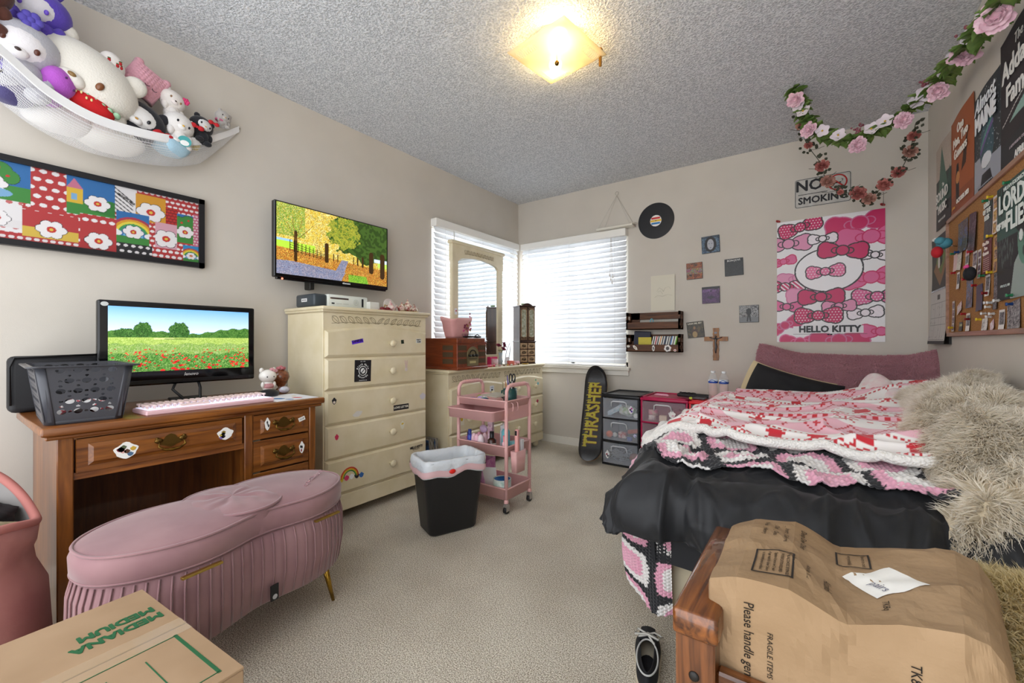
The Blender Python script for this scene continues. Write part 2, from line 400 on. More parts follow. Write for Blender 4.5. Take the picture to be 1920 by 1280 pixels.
# blinds -----------------------------------------------------------
sl, nt, b = newmat('blind_slat'); b.inputs['Base Color'].default_value = (*S('#f8f9fa'), 1); b.inputs['Roughness'].default_value = .4
tl = nt.nodes.new('ShaderNodeBsdfTranslucent'); tl.inputs[0].default_value = (.93, .96, 1, 1)
mxs = nt.nodes.new('ShaderNodeMixShader'); mxs.inputs[0].default_value = .34
nt.links.new(b.outputs[0], mxs.inputs[1]); nt.links.new(tl.outputs[0], mxs.inputs[2]); nt.links.new(mxs.outputs[0], nt.nodes['Material Output'].inputs[0])
def blind(k, label, a0, a1, wand):
    t = thing('window_blind', label, 'blind', (0, 0, 0), 0)
    def B(m, p0, q0, z0, p1, q1, z1, bev=0):
        if k == 'L': m.b2(q0, p0, z0, q1, p1, z1, bev)
        else: m.b2(p0, -q0, z0, p1, -q1, z1, bev)
    m = MB(); B(m, a0-.005, .0, 1.935, a1, .065, 2.0, .004)
    m.build('valance', M('#f2f0ea', .4), t)
    m = MB(); ns = 25; ang = math.radians(63)
    for i in range(ns):
        z = .825+i*.0455
        for (s0, s1) in ((a0+.004, a1-.004),):
            def fn(u, v):
                d = (v-.5)*.05; crown = .0035*(1-(2*v-1)**2)
                q = .033-d*math.cos(ang)+crown*math.sin(ang); zz = z+d*math.sin(ang)+crown*math.cos(ang)
                p = s0+(s1-s0)*u
                return (q, p, zz) if k == 'L' else (p, -q, zz)
            m.grid(fn, 1, 4)
    m.build('slats', sl, t, solid=.0025)
    m = MB(); B(m, a0+.004, .012, .772, a1-.004, .055, .79, .004); m.build('bottom_rail', M('#f4f4f2', .4), t)
    m = MB()
    for q in (.09, .5, .91):
        p = a0+(a1-a0)*q
        for dq in (.006, .06): B(m, p-.001, dq, .78, p+.001, dq+.0015, 1.94)
    m.build('ladder_cord', M('#e8e8e6', .7), t)
    m = MB()
    p = a0+(a1-a0)*wand
    pt = (lambda z, dp=0: (.068, p+dp, z) if k == 'L' else (p+dp, -.068, z))
    if k == 'L': m.tube([pt(1.93), pt(1.25)], .004, 8); nm = 'tilt_wand'
    else:
        nm = 'pull_cord'
        for dp, zz in ((-.01, 1.62), (0, 1.58), (.012, 1.55), (.02, 1.6)):
            m.tube([pt(1.93, dp*.2), pt(zz, dp)], .0012, 5); m.tube([pt(zz, dp), pt(zz-.035, dp)], [.003, .007], 8)
    m.build(nm, M('#e9e6e0', .5), t)
blind('L', 'white slatted window blind behind the dresser mirror', -1.247, -.07, .17)
blind('B', 'wide white slatted window blind on the back wall beside the corner', .075, 1.19, .88)
# ceiling light ----------------------------------------------------
t = thing('ceiling_light', 'square frosted glass ceiling light glowing warm on the textured ceiling', 'ceiling light', (1.545, -1.90, 2.44), math.radians(-8))
m = MB(); m.lathe([(0, 0), (.11, 0), (.11, -.02), (.09, -.03), (0, -.03)], n=28); m.build('base', M('#e6e0d0', .4), t)
em = bpy.data.materials.new('bulb_glow'); em.use_nodes = True
e = em.node_tree.nodes.new('ShaderNodeEmission'); e.inputs[0].default_value = (1, .76, .38, 1); e.inputs[1].default_value = 75
em.node_tree.links.new(e.outputs[0], em.node_tree.nodes['Material Output'].inputs[0])
for dx, dy in ((.065, -.065), (-.075, .085)):
    m = MB(); m.sph((dx, dy, -.045), (.032, .032, .028), 14, 10); m.build('bulb', em, t)
gm, nt, b = newmat('frosted_shade'); b.inputs['Base Color'].default_value = (*S('#f3e3bd'), 1); b.inputs['Roughness'].default_value = .35
tl = nt.nodes.new('ShaderNodeBsdfTranslucent'); tl.inputs[0].default_value = (1, .93, .75, 1)
tp = nt.nodes.new('ShaderNodeBsdfTransparent'); tp.inputs[0].default_value = (1, .95, .8, 1)
m1 = nt.nodes.new('ShaderNodeMixShader'); m1.inputs[0].default_value = .32; m2 = nt.nodes.new('ShaderNodeMixShader'); m2.inputs[0].default_value = .25
nt.links.new(b.outputs[0], m1.inputs[1]); nt.links.new(tl.outputs[0], m1.inputs[2])
nt.links.new(m1.outputs[0], m2.inputs[1]); nt.links.new(tp.outputs[0], m2.inputs[2]); nt.links.new(m2.outputs[0], nt.nodes['Material Output'].inputs[0])
m = MB()
def fn(u, v):
    x, y = (u-.5)*.335, (v-.5)*.335
    q = max(abs(x), abs(y))/.165; return (x, y, -.10+.035*q**2.5)
m.grid(fn, 24, 24); m.build('glass_shade', gm, t, solid=.004)
m = MB()
for sg, a in ((-1, 0), (1, 0), (-1, 1), (1, 1)):
        m = MB()
        for i in range(9):
            pts = []
            for kk in range(9):
                q = kk/8; w = .006*math.sin(PI*2*q); L = .035*math.sin(PI*q)
                p = (-.13+.0125*i+w, sg*(.15-L)); 
                x, y = (p if a == 0 else (p[1], -p[0])); qq = max(abs(x), abs(y))/.165
                pts.append((x, y, -.1005-.004+.035*qq**2.5))
            m.tube(pts, .0009, 4)
        m.build('etched_pattern', M('#fff6dc', .4), t)
m = MB(); m.sph((0, 0, -.112), (.011, .011, .012)); m.cyl((0, 0, -.1), (0, 0, -.03), .004); m.build('finial', BRASS, t)
m = MB(); m.box((.145, .15, -.085), (.012, .012, .075), .002); m.box((.145, .15, -.045), (.02, .02, .02), .004); m.build('chain_clip', M('#a57428', .4, .6), t)
# ================================================================ furniture on the left wall
CREAM = M('#e2d6b8', .42, 0, (30, .05, .002), ('#dacdaa', 9), coat=.15)
GROOVE_SHADE = M('#8d8062', .6)  # darker beige puts the shade of the carved leaf grooves into the colour
def leafband(m, x, y0, y1, z, h, n):
    """leaf band in thin raised lines, dark colour giving the groove shade, along y on the plane x, face towards +x"""
    def leaf(cy, cz, L, W, a, vein=True):
        o = []; N = 10
        for i in range(2*N+1):
            q = i/N
            if q <= 1: u, w = q, W*math.sin(PI*q**.8)
            else: u, w = 2-q, -W*math.sin(PI*(2-q)**.8)
            yy, zz = (u-.5)*L, w
            o.append((x+.0008, cy+yy*math.cos(a)-zz*math.sin(a), cz+yy*math.sin(a)+zz*math.cos(a)))
        m.tube(o, .0013, 4)
        if vein: m.tube([(x+.0008, cy-L*.4*math.cos(a), cz-L*.4*math.sin(a)), (x+.0008, cy+L*.3*math.cos(a), cz+L*.3*math.sin(a))], .001, 4)
    W = (y1-y0)/n
    for i in range(n):
        cy = y0+(i+.5)*W; mid = (i+.5)/n-.5; sgn = 1 if mid < 0 else -1
        k = .7+.9*abs(mid)
        leaf(cy, z+(.25-abs(mid))*h*.15, W*1.15, h*.28*k, sgn*.75*(-1))
        if i % 2 == 0:
            m.tube([(x+.0008, cy+W*.5+.004*math.cos(q), z+h*.3+.004*math.sin(q)) for q in [k2*PI/4 for k2 in range(9)]], .0009, 4)
    m.tube([(x+.0008, y0, z-h*.42), (x+.0008, y0+W*2, z-h*.3), (x+.0008, (y0+y1)/2, z-h*.22), (x+.0008, y1-W*2, z-h*.3), (x+.0008, y1, z-h*.42)], .001, 4)
def knob(parent, x, y, z, mat):
    m = MB(); m.m = Matrix.Translation((x, y, z)) @ Matrix.Rotation(PI/2, 4, 'Y')
    m.lathe([(0, 0), (.009, 0), (.008, .012), (.012, .018), (.019, .024), (.021, .031), (.017, .038), (.008, .041), (0, .0415)], n=20)
    return m.build('knob', mat, parent)
def drawer_face(m, x, y0, y1, z0, z1, arch=0, t=.018, bev=.012):
    """raised front with a chamfer all round; arch lifts the middle of the top edge"""
    N = 16 if arch else 1
    def ring(ins, xx):
        top = []
        for i in range(N+1):
            q = i/N; top.append((xx, y0+ins+(y1-y0-2*ins)*q, z1-ins+arch*(math.sin(PI*q)**1.0)))
        return [(xx, y0+ins, z0+ins)]+top+[(xx, y1-ins, z0+ins)]
    R = [ring(0, x), ring(0, x+t*.4), ring(bev, x+t)]
    m.loft([r[::-1] for r in R], True, True, smooth=False)
def stick(parent, x, y, z, w, h, hexc, a=0, shape='rect', off=.0006, name='sticker'):
    m = MB(); m.m = LW(y, z, x) @ Matrix.Rotation(a, 4, 'Z')
    if shape == 'rect': p = [(-w/2, -h/2), (w/2, -h/2), (w/2, h/2), (-w/2, h/2)]
    elif shape == 'blob': p = [(w/2*(1+.12*math.sin(5*q))*math.cos(q), h/2*(1+.12*math.cos(4*q))*math.sin(q)) for q in [i*PI/12 for i in range(24)]]
    else: p = [(w/2*math.cos(q), h/2*math.sin(q)) for q in [i*PI/12 for i in range(24)]]
    m.prism(p, 0, off); return m.build(name, M(hexc, .4), parent)
# ---- tall chest: local origin at wall, y = -2.035 centre
t = thing('chest_of_drawers', 'tall cream five-drawer chest with round knobs standing between the desk and the dresser', 'chest of drawers', (0, -2.04, 0))
W2 = .37
m = MB(); m.b2(.02, -W2, .055, .395, W2, 1.16, .002); m.build('carcass', CREAM, t)
m = MB(); m.b2(.01, -W2-.012, 1.16, .41, W2+.012, 1.175, .005); m.b2(.008, -W2-.018, 1.172, .425, W2+.018, 1.192, .008, seg=2); m.build('top', CREAM, t)
m = MB(); m.b2(.395, -W2-.006, .055, .405, W2+.006, .145, .003); m.b2(.30, -W2, .05, .40, -W2+.08, .056); m.build('plinth', CREAM, t)
for sx in (.06, .36):
    for sy in (-W2+.03, W2-.03):
        m = MB(); m.lathe([(0, 0), (.02, 0), (.026, .02), (.022, .055), (0, .055)], (sx, sy, 0), 16); m.build('foot', CREAM, t)
m = MB(); leafband(m, .396, -W2+.05, W2-.05, 1.122, .05, 13); m.build('leaf_groove_shade', GROOVE_SHADE, t)
zs = [(.915, 1.06), (.735, .908), (.545, .728), (.355, .538), (.155, .348)]
CH = t; DR = []
for i, (a, c) in enumerate(zs):
    m = MB(); drawer_face(m, .395, -W2+.008, W2-.008, a, c, .03 if i == 0 else 0)
    d = m.build('drawer', CREAM, t); knob(d, .413, .06, (a+c)/2, CREAM); DR.append(d)
FX = .4135
def st(d, px_y, z, *a, **k): return stick(d, FX, px_y, z, *a, **k)
st(DR[0], -.17, 1.0, .075, .022, '#5a2fd0', .18, 'rect'); text('DINKEL', .02, M('#2a1650', .5), DR[0], LW(-.17, 1.003, FX+.0008) @ Matrix.Rotation(.18, 4, 'Z'), bold=.0006)
st(DR[0], .155, .998, .022, .024, '#1d2b1f', .1)
st(DR[0], .29, 1.004, .045, .028, '#e9ebe6', 0); text('PARTY\nCLUB', .0125, BLACK, DR[0], LW(.29, 1.004, FX+.0008), bold=.0005)
st(DR[1], -.135, .83, .11, .125, '#1f1e22', -.03)
m = MB(); m.m = LW(-.135, .83, FX+.0008)
m.tube([(.026*math.cos(q), .026*math.sin(q), 0) for q in [i*PI/16 for i in range(32)]], .0022, 4, True)
m.prism([(.016*math.cos(q), .016*math.sin(q)) for q in [i*PI/12 for i in range(24)]], 0, .0006)
m.build('sticker_emblem', M('#e8e8e6', .5), DR[1])
m = MB(); m.m = LW(-.135, .83, FX+.0016); m.tube([(-.02, -.02, 0), (.02, .02, 0)], .0025, 4); m.build('sticker_emblem_bar', M('#1f1e22', .5), DR[1])
for s_, r0, top in (('Black Hole', .0385, 1), ('Records', .0385, -1)):
    for i, ch in enumerate(s_):
        a = (PI/2-(i-(len(s_)-1)/2)*.27) if top > 0 else (-PI/2+(i-(len(s_)-1)/2)*.27)
        mm = LW(-.135, .83, FX+.0008) @ Matrix.Translation((r0*math.cos(a), r0*math.sin(a), 0)) @ Matrix.Rotation(a-PI/2 if top > 0 else a+PI/2, 4, 'Z')
        if ch != ' ': text(ch, .016, M('#e8e8e6', .5), DR[1], mm, bold=.0003)
text('EST. 1990', .008, M('#e8e8e6', .5), DR[1], LW(-.135, .884, FX+.0008)); text('FULLERTON, CA', .007, M('#e8e8e6', .5), DR[1], LW(-.135, .775, FX+.0008))
RB = M('#d8b9b4', .5)
for dy in (-.007, .007):
    m = MB(); m.m = LW(.185+dy, .865, FX) @ Matrix.Rotation(-dy*18, 4, 'Z'); m.prism([(.004*math.cos(q), .017*math.sin(q)) for q in [i*PI/8 for i in range(16)]], 0, .0006); m.build('sticker', RB, DR[1])
stick(DR[1], FX, .185, .842, .02, .02, '#d9c3bd', 0, 'disc'); stick(DR[1], FX, .185, .822, .024, .024, '#ddd0cb', 0, 'disc')
st(DR[2], -.315, .675, .026, .034, '#26262a', 0, 'blob'); st(DR[2], -.315, .668, .014, .014, '#e6ded0', 0, 'disc', off=.001)
st(DR[2], .145, .585, .12, .034, '#17171b', 0); text('LOVE LETTER', .019, M('#e8e4d4', .5), DR[2], LW(.145, .585, FX+.0008), bold=.0004)
st(DR[2], .325, .635, .05, .04, '#cfcad0', 0, 'blob'); st(DR[2], -.17, .585, .062, .03, '#d6d2cc', .25, 'blob')
st(DR[3], -.3, .475, .022, .03, '#d2335a', 0, 'blob'); st(DR[3], .155, .47, .034, .05, '#e0dcc8', 0, 'blob'); stick(DR[3], FX, .155, .478, .02, .01, '#d7b437', .3, 'disc', .001)
text('HELLO KITTY', .021, BLACK, DR[4], LW(.27, .306, FX), bold=.0012, sx=.85); text('50th ANNIVERSARY', .007, BLACK, DR[4], LW(.27, .292, FX))
m = MB()
for r_, c_ in ((.055, 0), (.049, 1), (.043, 2), (.037, 3)):
    m.m = LW(-.22, .235, FX); m.tube([(r_*math.cos(q), r_*math.sin(q), 0) for q in [i*PI/14 for i in range(15)]], .003, 4, mi=c_)
m.build('rainbow_sticker', [M('#c92b2b', .5), M('#e3952c', .5), M('#dcc93a', .5), M('#2f8a4b', .5)], DR[4])
for dy, hx in ((-.055, '#e0c541'), (-.02, '#d23d6b'), (.012, '#f0f0f0'), (.045, '#2d2f3a'), (.075, '#3b6db2')): stick(DR[4], FX, -.22+dy, .238-abs(dy)*.1, .03, .028, hx, 0, 'blob', .0012)
# ---- long dresser with mirror
t = thing('dresser', 'long cream six-drawer dresser with leaf carving below the corner windows', 'dresser', (0, -.815, 0))
W2 = .645
m = MB(); m.b2(.085, -W2, .07, .40, W2, .765, .002); m.build('carcass', CREAM, t)
m = MB(); m.b2(.078, -W2-.012, .76, .41, W2+.012, .774, .005); m.b2(.075, -W2-.018, .772, .425, W2+.018, .79, .007, seg=2); m.build('top', CREAM, t)
m = MB(); m.b2(.40, -W2-.004, .06, .408, W2+.004, .135, .003); m.build('plinth', CREAM, t)
for sx in (.12, .35):
    for sy in (-W2+.05, W2-.05):
        m = MB(); m.lathe([(0, 0), (.024, 0), (.032, .02), (.03, .05), (.024, .07), (0, .07)], (sx, sy, 0), 16); m.build('foot', CREAM, t)
m = MB(); leafband(m, .401, -W2+.04, -.03, .725, .05, 11); leafband(m, .401, .03, W2-.04, .725, .05, 11); m.build('leaf_groove_shade', GROOVE_SHADE, t)
DD = []
for (a, c, ar) in ((.50, .655, .035), (.325, .493, 0), (.145, .318, 0)):
    for (y0, y1) in ((-W2+.008, -.006), (.006, W2-.008)):
        m = MB(); drawer_face(m, .40, y0, y1, a, c, ar); d = m.build('drawer', CREAM, t)
        for q in (.28, .72): knob(d, .418, y0+(y1-y0)*q, (a+c)/2+.01, CREAM)
        DD.append(d)
stick(DD[0], .418, -.36+.2, .62, .055, .045, '#dfe3ea', 0); stick(DD[0], .4188, -.16, .61, .02, .012, '#1d1d22'); text('CLUB', .012, M('#2a3a7a', .5), DD[0], LW(-.16, .628, .419))
stick(DD[1], .418, .50, .64, .02, .02, '#5fae7b', 0, 'blob'); stick(DD[1], .418, .54, .605, .025, .025, '#59b7c9', 0, 'blob'); stick(DD[3], .418, .53, .44, .035, .03, '#c23a5a', 0, 'blob')
stick(DD[2], .418, -.52, .42, .05, .08, '#e8e2cf', 0); stick(DD[2], .419, -.52, .43, .03, .04, '#c9a52c', 0, 'blob')
t = thing('dresser_mirror', 'tall cream framed mirror with carved arch standing on the long dresser', 'mirror', (.048, -.775, .79))
m = MB(); y2 = .345
m.b2(.035, -y2, 0, .07, -y2+.075, 1.0, .006); m.b2(.035, y2-.075, 0, .07, y2, 1.0, .006); m.b2(.037, -y2+.07, 0.001, .068, y2-.07, .09, .004)
# arched head
N = 20; rings = []
for i in range(N+1):
    y = -y2+2*y2*i/N; zb = .90+.035*(1-(y/(y2-.07))**2) if abs(y) < y2-.07 else .88
    rings.append([(.033, y*1.004, zb), (.0725, y*1.004, zb), (.0725, y*1.004, 1.02), (.033, y*1.004, 1.02)])
m.loft(rings, smooth=False); m.b2(.028, -y2-.02, 1.02, .085, y2+.02, 1.05, .01, seg=2)
m.build('frame', CREAM, t)
m = MB(); leafband(m, .073, -.2, .2, .972, .045, 10); m.build('leaf_groove_shade', GROOVE_SHADE, t)
m = MB(); m.b2(.045, -y2+.07, .085, .058, y2-.07, .945); m.build('mirror_glass', M('#eef2f2', .02, 1), t)
stick(t, .071, -.26, .985, .03, .02, '#c9909c', 0, 'blob'); stick(t, .071, -.305, .46, .03, .05, '#e8ecf0'); stick(t, .072, -.302, .465, .014, .016, '#b52f3e', 0, 'blob')
# ---- desk: x .10-.65, y -3.46..-2.55, h .735
WD = wood('#562a0c', '#955a22', 'Y', 1.0, .32); WDZ = wood('#52280c', '#8e551f', 'Z', 1.0, .32); WDD = M('#2c1508', .6)
t = thing('desk', 'brown pine desk with brass pulls and worn edges under the monitor', 'desk', (.37, -3.005, 0))
m = MB(); m.b2(-.27, -.455, .708, .285, .455, .735, .006, seg=2); m.b2(-.26, -.445, .695, .275, .445, .709, .004); m.build('top', WD, t)
m = MB(); m.b2(-.25, -.415, 0, .24, -.39, .70); m.b2(.215, -.418, 0, .255, -.38, .70, .003); m.build('side_panel', WDZ, t)
m = MB(); m.b2(-.25, .12, .02, .24, .14, .70); m.b2(-.25, .40, .02, .24, .42, .70); m.b2(-.25, .12, .0, .24, .42, .05); m.b2(.20, .118, 0, .255, .15, .70, .003); m.b2(.20, .395, 0, .255, .425, .70, .003); m.build('pedestal', WDZ, t)
m = MB(); m.b2(-.24, -.39, .05, -.225, .12, .70); m.build('back_panel', wood('#4a230d', '#6d3a17', 'Z', 1, .4), t)
def bail(parent, x, y, z, w=.085):
    m = MB(); m.m = LW(y, z, x)
    for sg in (-1, 1): m.sph((sg*w*.42, .008, .004), (.013, .009, .005), 10, 6); m.sph((sg*w*.47, .016, .003), (.006, .005, .004), 8, 5)
    P = [(-.5, .0), (-.42, .2), (-.25, .12), (-.15, .3), (0, .38), (.15, .3), (.25, .12), (.42, .2), (.5, 0), (.3, -.12), (.12, -.2), (0, -.26), (-.12, -.2), (-.3, -.12)]
    m.prism([(a*w, c*w*.9) for a, c in P], 0, .002)
    m.build('handle_plate', M('#6b5226', .4, .9, (200, .4, .001)), parent)
    m = MB(); m.m = LW(y, z, x)
    m.tube([(-w*.42, .006, .012), (-w*.46, -.012, .018), (-w*.25, -.024, .02), (0, -.026, .021), (w*.25, -.024, .02), (w*.46, -.012, .018), (w*.42, .006, .012)], [.003, .0035, .0045, .006, .0045, .0035, .003], 8)
    m.build('bail_handle', BRASS, parent)
def panel(y0, y1, z0, z1, hx=None):
    m = MB(); m.b2(.235, y0, z0, .25, y1, z1, .002); drawer_face(m, .25, y0+.028, y1-.028, z0+.022, z1-.022, 0, .010, .012)
    d = m.build('drawer', WD, t); bail(d, .261, (y0+y1)/2, (z0+z1)/2+.003); return d
d1 = panel(-.375, .112, .575, .69)
m = MB(); m.b2(.2, -.38, .555, .245, .12, .578); m.b2(.2, -.38, .685, .25, .42, .7); m.build('rail', WD, t)
d2 = panel(.152, .394, .582, .69); d3 = panel(.152, .394, .445, .575); d4 = panel(.152, .394, .25, .438); d5 = panel(.152, .394, .06, .243)
X2 = .2605
def ds(d, y, z, w, h, cs, shape='blob'):
    stick(d, X2, y, z, w, h, '#eeeeea', 0, shape)
    rg = random.Random(int(y*1000))
    for i in range(len(cs)): stick(d, X2+.0007, y+(rg.random()-.5)*w*.6, z+(rg.random()-.5)*h*.6, w*.26, h*.26, cs[i], 0, 'blob', .0005, 'sticker_print')
ds(d1, -.255, .628, .062, .052, ['#7d2f3e', '#4b6a8a', '#c6a23c', '#8f8f92', '#5a3a2a', '#d7a7a0', '#7a4a9a', '#59634a'])
ds(d1, .045, .632, .055, .045, ['#1c1c20', '#c7b243', '#7d6db0', '#1c1c20', '#8a7431'])
ds(d2, .205, .645, .022, .05, ['#1b1b1f', '#8a8a8a', '#1b1b1f']); stick(d2, X2, .355, .645, .03, .018, '#eeeeea', .3); text('CLUB', .009, BLACK, d2, LW(.355, .645, X2+.001) @ Matrix.Rotation(.3, 4, 'Z'))
ds(d3, .355, .515, .024, .05, ['#1b1b1f', '#8a2030', '#1b1b1f'])
# ---- monitor
def screenpaint_meadow(w, h):
    c = Canvas(w, h, .0022, '#9fc9ee'); U, V = c.U/w, c.V/h
    sky = V > .6; c.c[sky] = np.array(S('#6fa9e4'))*(V[sky][:, None]-.6)/.4+np.array(S('#cfe4f5'))*(1-(V[sky][:, None]-.6)/.4)
    hill = .62+.03*np.sin(U*9)+.16*np.clip(U-.55, 0, 1)**1.2+.012*np.sin(U*60)
    c.blob((V < hill)&(V >= .5), ['#3c6a2a', '#2c5520', '#55823a', '#49742f'], 2)
    c.ell(.2*w, .63*h, .055*w, .1*h); 
    for (x, y, a, b_) in ((.21, .64, .06, .13), (.1, .6, .07, .07), (.45, .63, .075, .15)): c.blob(c.ell(x*w, y*h, a*w, b_*h, rough=.12), ['#2a5320', '#3c6b2b', '#1f421a', '#52803c'], 2)
    c.blob(V < .53, ['#a8bf5e', '#98b552', '#b7ca72', '#8aab48'], 1)
    c.rect(.28*w, .5*h, .42*w, .52*h, '#dfe0a0', .6); c.rect(.35*w, .5*h, .5*w, .515*h, '#4c6e2c', .7)
    c.blob((V < .43+.015*np.sin(U*40)), ['#7fa24a', '#a6b878', '#6a9440', '#8fae58'], 1)
    c.blob((V < .27+.02*np.sin(U*31)), ['#3f7a2b', '#5d9440', '#2f6322', '#86ad60'], 1)
    rg = np.random.RandomState(4)
    for i in range(170):
        y = rg.rand()**1.3*.36; s_ = .0035+.007*(1-y/.36)*rg.rand()
        c.ell(rg.rand()*w, y*h, s_*.9, s_*.55, ['#d41f26', '#e8322f', '#b8161e'][i % 3])
    return c
t = thing('monitor', 'black computer monitor showing a poppy meadow, standing at the back of the desk', 'monitor', (.2, -2.965, .735))
m = MB(); m.b2(-.022, -.293, .075, .012, .293, .435, .008, seg=2); m.b2(.0, -.29, .078, .0135, .29, .1, .004); m.build('housing', BLACKG, t)
m = MB(); m.b2(-.045, -.2, .12, -.02, .2, .40, .01); m.build('back_cover', BLACK, t)
c = screenpaint_meadow(.525, .275); c.build('screen', attr_mat('lcd_screen', .15, None, .55, 0), t, LW(-.262, .136, .0132))
text('lenovo', .02, M('#d8d8d8', .3, .5), t, LW(.02, .117, .0135), shear=.3, bold=.0004)
stick(t, .0125, -.272, .418, .024, .018, '#c9cdc9', 0, 'disc', name='round_sticker')
m = MB(); m.tube([(.0, -.03, .09), (.0, -.045, .05), (.06, -.02, .008)], .006, 6); m.tube([(.0, .05, .09), (.0, .06, .05), (.06, .04, .008)], .006, 6); m.b2(-.05, -.05, 0, .07, .07, .01, .003); m.build('stand', BLACK, t)
# ---- keyboard
KP = M('#e7bfc4', .4)
t = thing('keyboard', 'pink mechanical keyboard with round keys and white backlight along the desk front', 'keyboard', (.545, -2.985, .735), math.radians(3.5))
m = MB(); m.b2(-.068, -.225, .0, .068, .225, .018, .004); m.build('case', KP, t)
m = MB(); m.b2(-.060, -.217, .0185, .060, .217, .0195); m.build('lit_plate', M('#dfe6ff', .5, emit=.5), t)
m = MB(); m.lathe([(0, 0), (.0068, 0), (.0078, .006), (.0068, .0075), (0, .007)], n=10); m.cyl((0, 0, -.008), (0, 0, 0), .003, n=6)
k0 = m.build('keycap', M('#e9cfc9', .35), t, loc=(-.05, -.21, .0275)); kk = 0
for r_ in range(6):
    for c_ in range(21):
        if r_ == 5 and 4 <= c_ <= 8: continue
        if kk >= 98: break
        x, y = .051-r_*.0195-(0), -.209+c_*.0208
        x = -.05+r_*.0195
        if kk == 0: kk = 1; continue
        o = k0.copy(); COL.objects.link(o); o.location = (x, y+(.003*(r_ % 2)), .0275); kk += 1
m = MB(); m.b2(.041, -.12, .02, .055, -.02, .029, .003); m.build('space_bar', M('#e9cfc9', .35), t)
# ---- mouse, mat, figurine, vase, egg
m = MB(); m.sph((0, 0, .012), (.032, .05, .022), 18, 12, fn=lambda q, d: Vector((q.x, q.y, max(q.z, -.012))))
m.build('computer_mouse', M('#1c1d22', .35), None, 'dark round computer mouse at the right end of the keyboard', None, 'mouse', (.42, -2.70, .7385))
c = Canvas(.23, .19, .003, '#e9e9ee')
for x, y, r_, hx in ((.04, .03, .02, '#c9302f'), (.08, .025, .015, '#c9302f'), (.14, .05, .03, '#2f6fae'), (.17, .12, .025, '#c9302f'), (.2, .07, .02, '#2f6fae'), (.1, .14, .012, '#d8c13a'), (.05, .12, .014, '#d9d9df')): c.ell(x, y, r_, r_*.6, hx, .4)
mp = c.build('mouse_mat', attr_mat('printed_soft', .7), None, UP(0, 0, 0), label='white mouse mat with red and blue spots at the right end of the desk top', cat='mouse mat', loc=(.40, -2.76, .7372), solid=.002)
t = thing('ceramic_figurine', 'small glossy white ceramic animal figurine with glittery pink ribbon beside the brown vase', 'figurine', (.27, -2.635, .735))
CER = M('#eeeae4', .12, coat=.6); GLP = M('#d9a2a6', .35, 0, (900, .6, .002), ('#c98a90', 400))
m = MB(); m.sph((0, 0, .088), (.034, .042, .034), 20, 14)
m.sph((0, 0, .035), (.022, .026, .035), 18, 12)
for sg in (-1, 1): m.sph((0, sg*.03, .118), (.008, .011, .014), 10, 8); m.sph((.01, sg*.018, .008), (.016, .013, .009), 10, 8); m.sph((.008, sg*.028, .045), (.009, .009, .016), 10, 8)
m.build('body', CER, t)
m = MB(); m.sph((.002, 0, .038), (.024, .028, .02), 18, 10); m.build('pink_dress', GLP, t)
m = MB(); m.sph((.012, .015, .122), (.008, .012, .009), 10, 8); m.sph((.012, .033, .115), (.008, .012, .009), 10, 8); m.sph((.016, .024, .118), .006, 8, 6); m.build('ribbon', GLP, t)
m = MB(); m.sph((.031, -.016, .086), .0035, 8, 6); m.sph((.031, .016, .086), .0035, 8, 6); m.build('eye', BLACK, t)
t = thing('brown_vase', 'squat brown crackled glass jar with pink flower shaped stopper beside the figurine', 'vase', (.22, -2.545, .735))
m = MB(); m.lathe([(0, 0), (.027, 0), (.026, .008), (.014, .022), (.03, .045), (.042, .075), (.036, .1), (.02, .112), (0, .113)], n=24); m.build('jar', M('#5c2f18', .15, 0, (150, .5, .002, 'voronoi'), ('#8a4a26', 90), coat=.5), t)
m = MB()
for i in range(6): m.sph((.014*math.cos(i*PI/3), .014*math.sin(i*PI/3), .122), (.01, .01, .009), 8, 6)
m.sph((0, 0, .127), .01, 8, 6); m.build('stopper', M('#b86a70', .3), t)
m = MB(); m.sph((0, 0, .018), (.02, .026, .018), 16, 10); m.build('polished_stone_egg', M('#c9ced6', .15, 0, None, ('#b3a7b6', 60)), None, 'pale grey polished stone egg in front of the figurine', None, 'stone', (.34, -2.585, .735))
